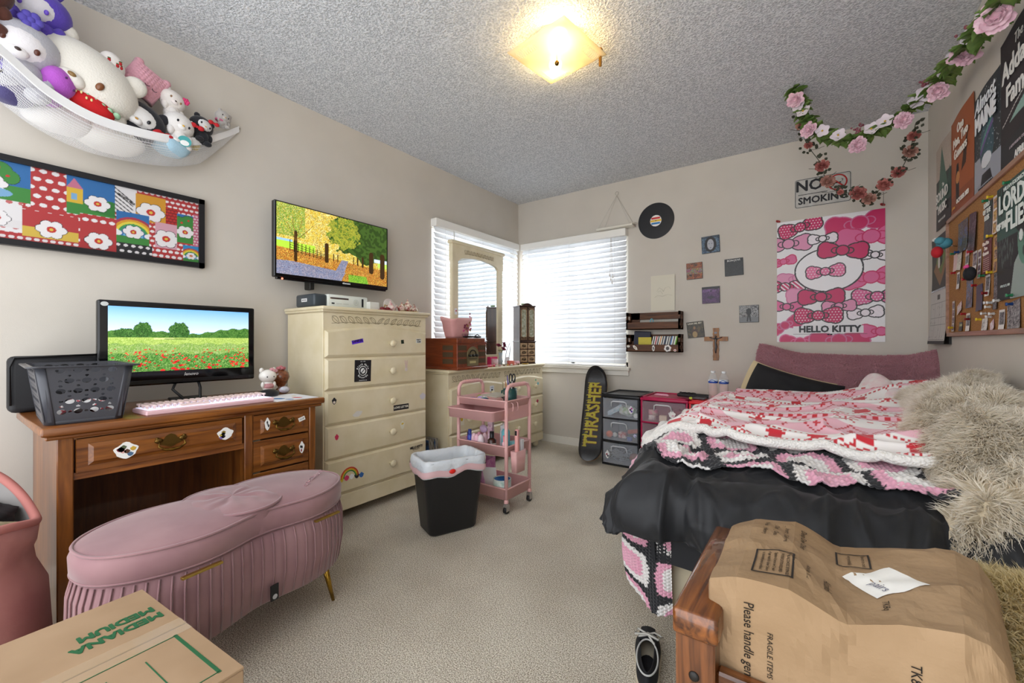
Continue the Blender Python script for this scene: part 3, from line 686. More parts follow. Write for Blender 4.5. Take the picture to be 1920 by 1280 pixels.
# ---- laundry basket on desk with holes, cloth inside
t = thing('laundry_basket', 'dark grey plastic basket with round holes standing on the left end of the desk', 'basket', (.445, -3.345, .7355), math.radians(-3))
GP = M('#43444a', .4)
def basket_ring(z, grow, n=12):
    hx, hy, r = .17+grow, .105+grow, .025; pts = []
    for (cx_, cy_, a0) in ((hx-r, hy-r, 0), (-hx+r, hy-r, PI/2), (-hx+r, -hy+r, PI), (hx-r, -hy+r, 3*PI/2)):
        for i in range(n): pts.append((cx_+r*math.cos(a0+i*PI/2/(n-1)), cy_+r*math.sin(a0+i*PI/2/(n-1)), z))
    return pts
def wallgrid(M_, P0, Uv, Vv, W, Hh, holes, lean):
    """perforated sheet: cells with elliptical openings"""
    nu, nv = 88, 72; vs = {}; 
    def inh(u, v):
        for (hx, hy, a, b_) in holes:
            if ((u-hx)/a)**2+((v-hy)/b_)**2 < 1: return True
        return False
    ids = {}
    def vid(i, j):
        if (i, j) in ids: return ids[(i, j)]
        u, v = i/nu*W, j/nv*Hh
        for (hx, hy, a, b_) in holes:      # pull rim vertices onto the ellipse
            q = math.sqrt(((u-hx)/a)**2+((v-hy)/b_)**2)
            if .8 < q < 1.22: u, v = hx+(u-hx)/q, hy+(v-hy)/q; break
        k = 1+lean*v/Hh; p = P0+Uv*((u-W/2)*k)+Vv*v
        ids[(i, j)] = len(V_); V_.append(tuple(p)); return ids[(i, j)]
    V_ = []; F_ = []
    for i in range(nu):
        for j in range(nv):
            if not inh((i+.5)/nu*W, (j+.5)/nv*Hh): F_.append((vid(i, j), vid(i+1, j), vid(i+1, j+1), vid(i, j+1)))
    M_.add(V_, F_, False)
def holes_for(W):
    hs = []
    n = max(2, int(W/.036)); p = W/n*.86; x0 = W/2-(n-1)*p/2
    for r_ in range(5):
        z = .03+r_*.033; off = (r_ % 2)*p/2
        for i in range(n):
            x = x0+i*p-off
            if x > .015: hs.append((x, z, .0105, .0085))
            xs = x+p/2
            if xs < W-.012: hs.append((xs, z+.0, .0045, .0036))
            hs.append((x if x > .015 else x+p, z+.0165, .0045, .0036))
    return [h for h in hs if .012 < h[0] < W-.012]
m = MB(); Hb = .185
R0 = basket_ring(0, -.012); R1 = basket_ring(Hb, .012)
m.loft([R0, basket_ring(.012, -.011)], True, False)
for (dx, dy, W) in ((1, 0, .21), (-1, 0, .21), (0, 1, .34), (0, -1, .34)):
    hx, hy = (.158, .093); P0 = Vector((dx*hx, dy*hy, .01)); Uv = Vector((-dy, dx, 0)); Vv = Vector((dx*.024/Hb, dy*.024/Hb, 1))
    wallgrid(m, P0, Uv, Vv, W-.04, Hb-.01, holes_for(W-.04), .12)
# rounded corners
nq = 12
for c_ in range(4):
    seg0 = R0[c_*nq:(c_+1)*nq]; seg1 = R1[c_*nq:(c_+1)*nq]; vs = seg0+seg1
    m.add(vs, [(i, i+1, i+1+nq, i+nq) for i in range(nq-1)], True)
m.build('basket_body', GP, t, solid=.002)
m = MB(); m.tube(basket_ring(Hb, .015), .0035, 6, True); m.tube(basket_ring(Hb, .026), .003, 6, True); m.loft([basket_ring(Hb+.002, .013), basket_ring(Hb+.002, .027)], False, False, smooth=False)
m.build('rim', M('#3a3b40', .25), t)
c = Canvas(.26, .15, .004, '#f2f0ee')
for i in range(60): c.ell(c.rng.rand()*.26, c.rng.rand()*.15, .006, .006, ['#c8283c', '#8f1f30', '#e8e0e0'][i % 3])
cl = c.build('folded_cloth', attr_mat('printed_cloth', .8), None, UP(-.13, -.075, 0), warp=lambda u, v: .03+.02*np.sin(u*40)*np.cos(v*50)-8*((u-.13)**2+(v-.075)**2)*.12, label='white cloth with red hearts lying inside the grey basket', cat='cloth', loc=(.445, -3.345, .75))
m = MB()
def fn(u, v):
    x = (u-.5)*.24; y = (v-.5)*.13; return (x, y, .008+.016*math.sin(v*9)*math.cos(u*7)+.0)
m.grid(fn, 14, 10); m.build('folded_shirt', M('#7a1f2c', .85), None, 'dark red folded shirt at the bottom of the grey basket', None, 'shirt', (.445, -3.345, .752))
# black bag behind basket
t = thing('black_bag', 'black laptop bag standing against the wall behind the grey basket', 'bag', (.13, -3.37, .735))
m = MB(); m.b2(-.04, -.115, .0, .03, .16, .21, .02, seg=3); m.build('body', M('#17171a', .6), t)
m = MB(); m.tube([(.032, -.11, .03), (.034, -.112, .17), (.03, -.10, .205), (.03, .12, .212)], .004, 6); m.build('piping', M('#0f0f11', .5), t)
# ---- game console on chest
t = thing('game_console', 'white and dark grey game console lying on top of the tall chest', 'game console', (.0, -2.2, 1.192))
m = MB(); m.b2(.06, -.105, .006, .265, .165, .083, .008, seg=2); m.b2(.08, -.16, 0, .25, .15, .007); m.build('body', M('#dfe4dd', .4), t)
m = MB(); m.b2(.062, -.185, .006, .262, -.105, .08, .012, seg=2); m.build('hard_drive_cover', M('#3a4248', .35), t)
m = MB(); m.b2(.2645, -.09, .056, .2665, .03, .066, .0008); m.build('disc_tray', M('#8d7f7c', .2, .8), t)
m = MB()
for y0, y1 in ((-.05, -.015), (-.005, .03)): m.b2(.2645, y0, .028, .266, y1, .034)
m.b2(.2645, -.08, .027, .266, -.062, .035, mi=1); m.b2(.2645, .12, .02, .267, .132, .07, mi=1)
m.build('ports', [M('#cfd3cc', .4), M('#222428', .4)], t)
m = MB(); m.m = LW(.08, .045, .265); m.tube([(.016*math.cos(q), .016*math.sin(q), 0) for q in [i*PI/12 for i in range(24)]], .002, 5, True); m.prism([(.011*math.cos(q), .011*math.sin(q)) for q in [i*PI/12 for i in range(24)]], 0, .002); m.build('power_button', M('#c3c8c2', .3), t)
m = MB(); m.b2(.13, -.1872, .035, .19, -.1845, .055, .002); m.build('badge', M('#d8d8d8', .3), t)
text('XBOX 360', .009, M('#3a3a3a', .4), t, frame((.16, -.1875, .045), (1, 0, 0), (0, 0, 1)))
m = MB(); m.b2(-.02, -.035, 0, .02, .035, .055, .002); m.build('white_power_brick', M('#e4e4dc', .4), None, 'small white plastic box behind the right end of the console', None, 'box', (.28, -2.01, 1.192))
m = MB(); m.lathe([(.018, 0), (.024, .09), (.0255, .09), (.0195, -.0), (0, 0)], n=16); m.build('clear_cup', clearplastic('#f4f4f4', .45, .1), None, 'clear plastic cup standing behind the console', None, 'cup', (.08, -2.0, 1.193))
m = MB(); m.tube([(0, 0, 0), (0, .09, -.0), (0, .13, 0)], .004, 6); m.m = Matrix.Identity(4); m.tube([(0, 0, .0), (-.05, -.05, .085)], .0025, 6); m.build('black_antenna', BLACK, None, 'thin black antenna rising beside the red tray', None, 'antenna', (.2, -1.95, 1.197))
CHINA = attr = M('#efe7dc', .12, 0, None, ('#c9848a', 45), coat=.6)
m = MB(); m.b2(-.03, -.04, 0, .03, .04, .012, .005); m.sph((0, -.02, .017), (.018, .018, .01), 10, 6); m.sph((0, .02, .017), (.018, .018, .01), 10, 6); m.build('red_dish', M('#7a141c', .2, coat=.4), None, 'dark red lacquered dish at the front of the chest top', None, 'dish', (.33, -1.955, 1.192))
def teapot(loc, s, label, mat, rz=0):
    t = thing('teapot', label, 'teapot', loc, rz, None)
    m = MB(); m.lathe([(0, 0), (.014*s, 0), (.026*s, .012*s), (.028*s, .026*s), (.018*s, .042*s), (.012*s, .046*s)], n=18)
    m.tube([(0, .022*s, .02*s), (0, .036*s, .028*s), (0, .043*s, .045*s)], [.006*s, .004*s, .003*s], 8); m.build('pot', mat, t)
    m = MB(); m.lathe([(.013*s, .044*s), (.01*s, .053*s), (.003*s, .058*s), (.005*s, .064*s), (0, .069*s)], n=14); m.build('lid', mat, t)
    m = MB(); m.tube([(0, -.022*s, .036*s), (0, -.04*s, .04*s), (0, -.042*s, .022*s), (0, -.025*s, .014*s)], .003*s, 6); m.build('handle', GOLD, t)
    return t
def teacup(loc, s, label, mat, group=None):
    t = thing('teacup', label, 'teacup', loc, 0, group)
    m = MB(); m.lathe([(0, 0), (.01*s, 0), (.018*s, .018*s), (.02*s, .028*s), (.018*s, .028*s), (.009*s, .004*s), (0, .004*s)], n=14); m.build('cup', mat, t)
    m = MB(); m.tube([(0, .018*s, .022*s), (0, .028*s, .02*s), (0, .024*s, .01*s), (0, .015*s, .009*s)], .002*s, 5); m.build('handle', mat, t)
CH2 = M('#e8ddc8', .15, 0, None, ('#8f1f2a', 60), coat=.6)
teacup((.33, -1.90, 1.192), 1.1, 'pink flowered teacup beside the red dish on the chest', CHINA)
teapot((.27, -1.865, 1.192), 1.15, 'pink and white miniature teapot nearest the red dish on the chest', CHINA)
m = MB(); m.m = Matrix.Translation((0, 0, .05)) @ Matrix.Rotation(math.radians(80), 4, 'Y'); m.lathe([(0, 0), (.03, 0), (.05, .006), (.051, .008), (.03, .003), (0, .003)], n=28); m.build('round_plate', M('#e9e2d8', .15, 0, None, ('#e0c9c4', 20), coat=.5), None, 'round white plate propped upright behind the tea set on the chest', None, 'plate', (.17, -1.80, 1.193))
t = thing('oval_tray', 'small cream oval tray holding the tea set at the end of the chest top', 'tray', (.31, -1.755, 1.192))
m = MB(); m.lathe([(0, 0), (.05, 0), (.062, .007), (.06, .009), (.048, .003), (0, .003)], n=28, sy=1.35); m.build('dish', M('#e3d9b4', .2), t)
m = MB(); m.tube([(.062*math.cos(q), .084*math.sin(q), .008) for q in [i*PI/16 for i in range(32)]], .0012, 4, True); m.build('gold_rim', GOLD, t)
teapot((.31, -1.755, 1.196), 1.3, 'tallest gilt teapot with red roses standing in the middle of the oval tray', CH2)
teapot((.315, -1.70, 1.196), .85, 'small gilt teapot at the right end of the oval tray', CH2)
teapot((.315, -1.81, 1.196), .95, 'gilt sugar pot with red roses at the left end of the oval tray', CH2, PI)
teacup((.35, -1.735, 1.199), .8, 'tiny gilt teacup at the front of the oval tray', CH2)
# ================================================================ on the dresser
RWD = wood('#6b2a12', '#8f4320', 'X', .9, .3)
t = thing('wooden_stereo', 'reddish wooden retro radio record player on the left end of the dresser', 'stereo', (.272, -1.24, .79))
m = MB(); m.b2(-.185, -.165, .02, .165, .165, .195, .003); m.b2(-.18, -.16, .2, .16, .16, .235, .003); m.b2(-.195, -.175, 0, .18, .175, .022, .006, seg=2); m.b2(-.19, -.17, .194, .172, .17, .201); m.build('cabinet', RWD, t)
GR = M('#5f4a30', .9, 0, (900, .8, .001), ('#3d2f20', 500))
m = MB()
for i in range(3):
    z = .045+i*.05
    m.b2(.166, -.155, z, .1675, -.065+.012*(2-i), z+.036, 0); m.b2(.166, .065-.012*(2-i)+0, z, .1675, .155, z+.036)
    m.b2(.02, -.1675, z, .125, -.166, z+.036)
m.build('speaker_grille', GR, t)
m = MB(); P = [(-.062, 0), (.062, 0), (.062, .085)]+[(.062*math.cos(q), .085+.055*math.sin(q)) for q in [i*PI/14 for i in range(1, 14)]]+[(-.062, .085)]
m.m = LW(0, .03, .166); m.prism(P, 0, .006); m.tube([(p[0], p[1], .006) for p in P], .003, 5, True); m.build('dial_plate', M('#8d8160', .35, .7, (60, .2, .001)), t)
m = MB(); m.m = LW(0, .03, .172); m.tube([(.035*math.cos(q), .085+.03*math.sin(q), .001) for q in [i*PI/10 for i in range(11)]], .004, 5)
for q in (-.038, 0, .038): m.cyl((q, .075, 0), (q, .075, .014), .0105, n=14)
for q in range(9): m.b2(-.045+q*.011, .048, 0, -.039+q*.011, .052, .002)
m.build('dials', M('#1d1a16', .3, .4), t)
m = MB(); m.m = LW(0, .03, .172); m.b2(-.035, .016, 0, .035, .034, .0008); m.build('label_plate', M('#c9bd86', .4, .5), t)
t = thing('pink_tote_bag', 'pale pink soft bag printed with dark roses on top of the wooden stereo', 'bag', (.275, -1.235, 1.026))
rings = []
for i in range(9):
    q = i/8; hx, hy = .045+.03*q, .092+.035*q; z = .155*q
    ring = []
    for j in range(32):
        a = 2*PI*j/32; c_, s_ = math.cos(a), math.sin(a); e = .45
        x = hx*math.copysign(abs(c_)**e, c_); y = hy*math.copysign(abs(s_)**e, s_)
        w = .006*nz(x*30, y*30, z*20)*(1+q); ring.append((x+w, y+w, z+(.012*math.sin(a*2)+.01*nz(y*20))*q**3))
    rings.append(ring)
m = MB(); m.loft(rings, True, False); m.build('body', M('#e0a6a4', .55, 0, (40, .2, .004)), t, solid=.003)
m = MB()
rg = random.Random(3)
for i in range(22):
    y = .052+rg.gauss(0, .02); z = .09+rg.gauss(0, .03); q = z/.155; m.m = LW(y, z, .045+.03*q+.0015+.004*0); r_ = rg.uniform(.004, .011)
    m.prism([(r_*(1+.25*math.sin(5*a))*math.cos(a), r_*(1+.25*math.sin(5*a))*math.sin(a)) for a in [k*PI/8 for k in range(16)]], 0, .0015, mi=i % 3)
m.build('rose_print', [M('#7a1240', .6), M('#d2518a', .6), M('#a0763a', .6)], t)
t = thing('hairbrush', 'black paddle hairbrush lying on the wooden stereo in front of the pink bag', 'hairbrush', (.375, -1.21, 1.026), 1.5)
m = MB(); m.sph((0, 0, .01), (.06, .026, .008), 18, 8); m.tube([(.055, 0, .01), (.09, 0, .009), (.13, 0, .01)], [.007, .009, .008], 8); m.build('paddle', BLACK, t)
m = MB()
for i in range(90):
    x = -.05+(i % 15)*.007; y = -.018+(i//15)*.0072; m.tube([(x, y, .014), (x*1.05, y*1.1, .034)], .0008, 3)
m.build('bristles', BLACK, t)
t = thing('black_hair_clip', 'black hair clip lying at the right front of the wooden stereo', 'hair clip', (.36, -1.095, 1.0265), .4)
m = MB(); m.tube([(-.02, 0, .006), (-.012, .0, .02), (.004, 0, .03), (.018, 0, .02), (.022, 0, .006)], .004, 6); m.tube([(-.02, .01, .005), (0, .012, .012), (.02, .01, .005)], .004, 6); m.build('jaws', BLACK, t)
# jewellery armoire
DWD = wood('#2a1a14', '#4a3024', 'Z', 1.1, .3)
t = thing('jewelry_armoire', 'dark wooden jewelry cabinet with arched glass doors and six small drawers', 'jewelry cabinet', (.285, -.31, .79), math.radians(60))
m = MB(); hw, dp = .085, .075
m.b2(-hw, -dp, .0, hw, dp, .01, .002); m.b2(-hw+.004, -dp+.004, .01, hw-.004, dp, .205); m.b2(-hw-.004, -dp-.006, .205, hw+.004, dp, .214, .003)
m.b2(-hw+.006, -dp+.01, .214, hw-.006, dp, .535); m.b2(-hw-.002, -dp, .535, hw+.002, dp, .548, .004)
N = 12; m.loft([[(-.05+.1*i/N, -dp+.004, .546), (-.05+.1*i/N, -dp+.014, .546), (-.05+.1*i/N, -dp+.014, .552+.018*math.sin(PI*i/N)), (-.05+.1*i/N, -dp+.004, .552+.018*math.sin(PI*i/N))] for i in range(N+1)], smooth=False)
m.build('cabinet', DWD, t)
TAN = M('#b79d7c', .45, 0, None, ('#96795a', 60))
for s_ in (-1, 1):
    x0, x1 = (-.076, -.003) if s_ < 0 else (.003, .076); m = MB(); yy = -dp+.006
    xc = (x0+x1)/2
    outer = [(x0, .222), (x1, .222), (x1, .53), (x0, .53)]
    m.b2(x0, yy-.006, .222, x0+.012, yy, .53, .002); m.b2(x1-.012, yy-.006, .222, x1, yy, .53, .002); m.b2(x0, yy-.006, .222, x1, yy, .245, .002); m.b2(x0, yy-.006, .51, x1, yy, .53, .002)
    d = m.build('door', M('#5c4636', .4, 0, None, ('#7a6048', 50)), t)
    m = MB(); arc = [(xc+(.026)*math.cos(q), .498+.012*math.sin(q)) for q in [i*PI/10 for i in range(11)]]+[(xc-.026*math.cos(q), .262-.012*math.sin(q)) for q in [i*PI/10 for i in range(11)]]
    m.tube([(a, yy-.008, c_) for a, c_ in arc], .0028, 6, True); m.build('arched_molding', TAN, d)
    m = MB(); m.m = BW(0, 0, yy-.004); m.prism(arc, 0, .001); m.build('glass_pane', M('#b9bfae', .12, 0, None, ('#8d8b72', 60), coat=.6), d)
    m = MB(); m.sph((xc-s_*.03, yy-.01, .38), .004, 8, 6); m.build('door_pull', BRASS, d)
for i in range(3):
    for s_ in (-1, 1):
        z = .018+i*.062; xc = s_*.04; m = MB(); m.b2(xc-.036, -dp-.002, z, xc+.036, -dp+.006, z+.054, .003); d = m.build('drawer', TAN, t)
        m = MB(); m.tube([(xc+.02*math.cos(q), -dp-.003, z+.027+.012*math.sin(q)) for q in [k*PI/8 for k in range(16)]], .002, 5, True); m.tube([(xc-.018, -dp-.005, z+.03), (xc, -dp-.009, z+.02), (xc+.018, -dp-.005, z+.03)], .0025, 6); m.sph((xc, -dp-.005, z+.03), .004, 8, 5); m.build('drawer_pull', M('#3a2c1c', .35, .7), d)
m = MB()
for i in range(5): m.sph((-.01+i*.009, -.02+.006*(i % 2), .012), (.012, .008, .008), 8, 6)
m.build('green_ornament', M('#6b8a5a', .6), None, 'small green ornament on top of the jewelry cabinet', None, 'ornament', (.285, -.31, 1.342))
# rose vase on dresser
def rose(m, c, r, seed=0, mi=0, tilt=(0, 0, 1), layers=3):
    """a rose head of overlapping cupped petals"""
    q0 = Vector((0, 0, 1)).rotation_difference(Vector(tilt)); rg = random.Random(seed)
    for L in range(layers):
        n = 3+L*2; rr = r*(.35+.65*L/(layers-1 if layers > 1 else 1)); op = .15+.55*L/max(1, layers-1)
        for k in range(n):
            a = 2*PI*(k+.5*(L % 2))/n+rg.random()*.3
            def fn(u, v):
                w = (u-.5)*2; ang = a+w*1.25*PI/n*1.6/2
                rad = rr*(.25+.75*v**.8*(.6+.4*op*1.6))*(1-.12*w*w*v); z = r*(.95-.35*L/layers)*(v**1.1)*(1-op*.75*v)*(1-.15*w*w)
                p = Vector((rad*math.cos(ang), rad*math.sin(ang), z+.04*r*math.sin(5*ang))); p = q0 @ p
                return (c[0]+p.x, c[1]+p.y, c[2]+p.z)
            m.grid(fn, 4, 4, mi)
    m.sph(c, r*.3, 8, 6, mi)
t = thing('rose_vase', 'small pale vase of dark red roses in front of the mirror', 'vase of flowers', (.22, -.60, .79))
m = MB(); m.lathe([(0, 0), (.018, 0), (.022, .03), (.014, .07), (.02, .11), (.018, .11), (.012, .07), (0, .01)], n=16); m.build('vase', M('#b9c9cf', .2, coat=.5), t)
for i, p in enumerate(((0, -.03, .17), (.02, .03, .165), (0, .05, .185), (.03, .0, .14))):
    m = MB(); rose(m, p, .026, i, 0, (p[0]*8+.4, p[1]*6, .8)); m.build('rose', M('#6e1030', .6, 0, None, ('#8f1c44', 80)), t)
m = MB()
for p in ((0, -.03, .17), (.02, .03, .165), (0, .05, .185), (.03, .0, .14)): m.tube([(0, 0, .08), (p[0]*.6, p[1]*.6, .13), p], .0015, 5)
for a in range(5): m.sph((.01+.02*math.cos(a*1.3), .03*math.sin(a*1.3), .13), (.006, .014, .003), 8, 5)
m.build('stems', M('#6b7a38', .6), t)
def simple(name, label, cat, loc, fn, mat, rz=0, group=None, solid=0):
    m = MB(); fn(m); return m.build(name, mat, None, label, None, cat, loc, rz, group, solid)
simple('glass_bottle', 'small blue-grey glass perfume bottle right of the stereo', 'bottle', (.27, -.97, .79), lambda m: (m.b2(-.015, -.02, 0, .015, .02, .05, .008, seg=2), m.cyl((0, 0, .05), (0, 0, .065), .008)), M('#a9c0d6', .08, coat=.6))
simple('glass_bottle', 'rounded blue glass perfume bottle behind the pink box', 'bottle', (.2, -.86, .79), lambda m: m.lathe([(0, 0), (.022, 0), (.028, .03), (.01, .06), (.009, .09), (.016, .1), (0, .11)], n=16), M('#9db8d8', .08, coat=.6))
simple('pink_box', 'bright pink gift box behind the small vase', 'box', (.22, -.72, .79), lambda m: m.b2(-.02, -.05, 0, .02, .05, .075, .003), M('#d92a6a', .4))
simple('red_heart_box', 'flat red box at the edge of the trinkets beside the stereo', 'box', (.34, -.93, .79), lambda m: m.b2(-.04, -.055, 0, .04, .055, .018, .005), M('#c41f4a', .35))
simple('white_mug', 'white mug with pink pattern among the trinkets', 'mug', (.31, -.80, .79), lambda m: (m.lathe([(0, 0), (.027, 0), (.03, .06), (.027, .06), (.024, .005), (0, .005)], n=18), m.tube([(0, .028, .05), (0, .046, .045), (0, .044, .02), (0, .027, .014)], .004, 6)), M('#ecd9dc', .2, 0, None, ('#e6a9b4', 40)))
simple('picture_frame', 'tiny white picture frame standing among the trinkets', 'picture frame', (.29, -.59, .79), lambda m: (m.b2(-.004, -.03, 0, .004, .03, .01, .002), m.b2(-.004, -.03, .06, .004, .03, .07, .002), m.b2(-.004, -.03, 0, .004, -.02, .07, .002), m.b2(-.004, .02, 0, .004, .03, .07, .002), m.b2(-.003, -.022, .008, 0, .022, .062)), M('#e8e8ea', .3))
simple('coral_jar', 'small coral pink lidded jar in front of the picture frame', 'jar', (.35, -.62, .79), lambda m: m.lathe([(0, 0), (.03, 0), (.033, .025), (.034, .027), (.034, .04), (.0, .042)], n=20), M('#d9776a', .3))
simple('fabric_flower', 'pale pink satin scrunchie beside the coral jar', 'scrunchie', (.33, -.52, .795), lambda m: m.tube([((.026+.004*math.sin(9*q))*math.cos(q), (.026+.004*math.sin(9*q))*math.sin(q), .012+.006*math.sin(7*q)) for q in [i*PI/24 for i in range(48)]], .013, 8, True), M('#e6b9c2', .4))
simple('gold_ring_dish', 'small gold dish at the right front of the dresser top', 'dish', (.37, -.42, .79), lambda m: m.lathe([(0, 0), (.022, 0), (.034, .008), (.032, .01), (.02, .003), (0, .003)], n=20), GOLD)
rg = random.Random(8); cols = ['#c9a14a', '#d8d2c4', '#8f2b3a', '#e2b6b6', '#6d5a3a', '#efe9df']; nmz = ['gold bead', 'ivory bead', 'dark red bead', 'pink bead', 'brown bead', 'white bead']
for i in range(12):
    k = i % 6; y = -.92+i*.036; x = .375+.02*math.sin(i*2.1)
    simple('bead', f'{nmz[k]} lying {"nearer the stereo" if i < 6 else "nearer the jewelry cabinet"} at the front of the dresser top', 'bead', (x, y, .79), lambda m: m.sph((0, 0, .008), (.008+.003*(i % 2), .01, .008), 10, 7), M(cols[k], .3))
m = MB(); m.tube([(0, 0, 0), (.03, -.01, .12), (.06, 0, .19), (.055, .015, .13), (.02, .03, .0)], .0025, 5); m.build('necklace', M('#3a2a26', .5), None, 'dark cord necklace hanging on the left side of the jewelry cabinet', None, 'necklace', (.17, -.47, .795))
# ================================================================ TV, framed print
t = thing('television', 'flat television showing an autumn avenue, mounted on the left wall', 'television', (0, -2.145, 1.36), 0)
TM = Matrix.Translation((.10, -.0, .215)) @ Matrix.Rotation(math.radians(0), 4, 'Z')
m = MB(); m.m = TM; m.b2(-.02, -.385, -.215, .012, .385, .215, .005); m.b2(-.04, -.2, -.19, -.018, .2, .1, .01); m.b2(-.012, -.37, -.226, .01, .37, -.212, .003); m.build('housing', BLACKG, t)
m = MB(); m.b2(0, -.1, .12, .012, .1, .32); m.b2(.01, -.03, .15, .065, .03, .3); m.b2(0.0, -.155, -.045, .065, -.125, .1, .004); m.build('wall_mount', M('#26241f', .5), t)
def autumn(w, h):
    c = Canvas(w, h, .0021, '#e6c34a'); U, V = c.U/w, c.V/h
    c.blob(V > .0, ['#e0cc5a', '#c9a433', '#a8862a', '#efe4a0', '#7f7a2c', '#d8b84a'], 2)
    c.blob((V > .55)&(U < .22)&(c.rng.rand(*V.shape) > .35), ['#6f9a3a', '#4f7a2e', '#8fb04a'], 2)
    m_ = c.ell(.8*w, .78*h, .36*w, .42*h, rough=.14)
    c.blob(m_, ['#3f5a22', '#6f8a2e', '#a2a83a', '#2d4419', '#c0862c', '#7a3a1c', '#54702a'], 2)
    m_ = c.ell(.56*w, .77*h, .15*w, .25*h, rough=.2)
    c.blob(m_, ['#5a7a2c', '#8f9a34', '#b0a83a', '#44601f'], 2)
    c.fill((V < .47)&(V > .36)&(U < .3), '#a9cf3f'); c.fill((V < .50)&(V > .47)&(U < .12), '#8fb7d8')
    gl = .38-.12*U
    c.blob((V < gl), ['#b8762c', '#8a4a1c', '#c99a4a', '#6a4a20', '#d8b24a', '#a05a24'], 2)
    m_ = (V < .2-.13*np.abs(U-.1))&(U < .62-.3*(.3-V)); m_ |= (np.abs(U-.56-.25*(V-.3)) < .05*(1-V*1.2))&(V < .34)
    c.blob(m_&(V < .33), ['#6f7590', '#8a8fa6', '#585e7a', '#9a93a0'], 2)
    c.blob((V < .12)&(U > .6)&(U < .8-.2*V), ['#5f9a2c', '#8fb83a', '#3f7a22'], 2)
    c.fill((V < .42)&(V > .30)&(U > .9), '#b7d65a'); c.fill((V < .44)&(V > .38)&(U > .86), '#cfe0f0')
    T = '#3a2712'
    for x, y0, y1, wd_ in ((.145, .22, .62, .026), (.4, .28, .52, .035), (.83, .22, .5, .045), (.95, .16, .5, .05), (.74, .28, .42, .02), (.69, .29, .4, .014), (.65, .3, .4, .01), (.46, .3, .4, .008), (.5, .3, .4, .008)):
        c.line(x*w, y0*h, x*w, y1*h, wd_*w, T)
    for dx, dy in ((-.07, .25), (.05, .3), (.12, .22), (-.03, .33), (.16, .3)): c.line(.145*w, .5*h, (.145+dx)*w, (.5+dy)*h, .0025, '#6b4a1e')
    for k in range(4): c.line(.1*w, (.36+.035*k)*h, .38*w, (.29+.025*k)*h, .0028, '#1c160e')
    for i in range(9): x = .1+.031*i; c.line(x*w, (.34-.2*(x-.1))*h, x*w, (.5-.36*(x-.1))*h, .004, '#1c160e')
    return c
c = autumn(.745, .4); c.build('screen', attr_mat('lcd_screen', .15, None, .55, 0), t, LW(-.3725, .022, .1125))
text('element', .017, M('#e8e8e8', .3), t, LW(.06, .010, .1125), bold=.0006)
m = MB(); m.sph((.11, -.34, -.006), .006, 8, 6); m.build('power_light', M('#ff7a60', .4, emit=1.5), t)
# framed collage
t = thing('framed_collage', 'wide black framed collage of bright patchwork pictures on the left wall', 'framed picture', (0, -3.33, 1.372))
w, h = 1.0, .345; m = MB()
m.b2(.0, -w/2, 0, .03, w/2, .024); m.b2(0, -w/2, h-.024, .03, w/2, h); m.b2(0, -w/2, 0, .03, -w/2+.024, h); m.b2(0, w/2-.024, 0, .03, w/2, h)
m.build('frame', M('#17171b', .35), t)
w2, h2 = w-.046, h-.046; c = Canvas(w2, h2, .0022, '#e9e6e6'); U, V = c.U, c.V
def dots(x0, y0, x1, y1, base, col, p, r_, heart=False):
    c.rect(x0, y0, x1, y1, base); mm = (U >= x0)&(U <= x1)&(V >= y0)&(V <= y1)
    a = (U+(np.floor(V/p) % 2)*p/2) % p-p/2; b_ = V % p-p/2
    c.fill(mm&((a/r_)**2+(b_/(r_*.75))**2 < 1), col)
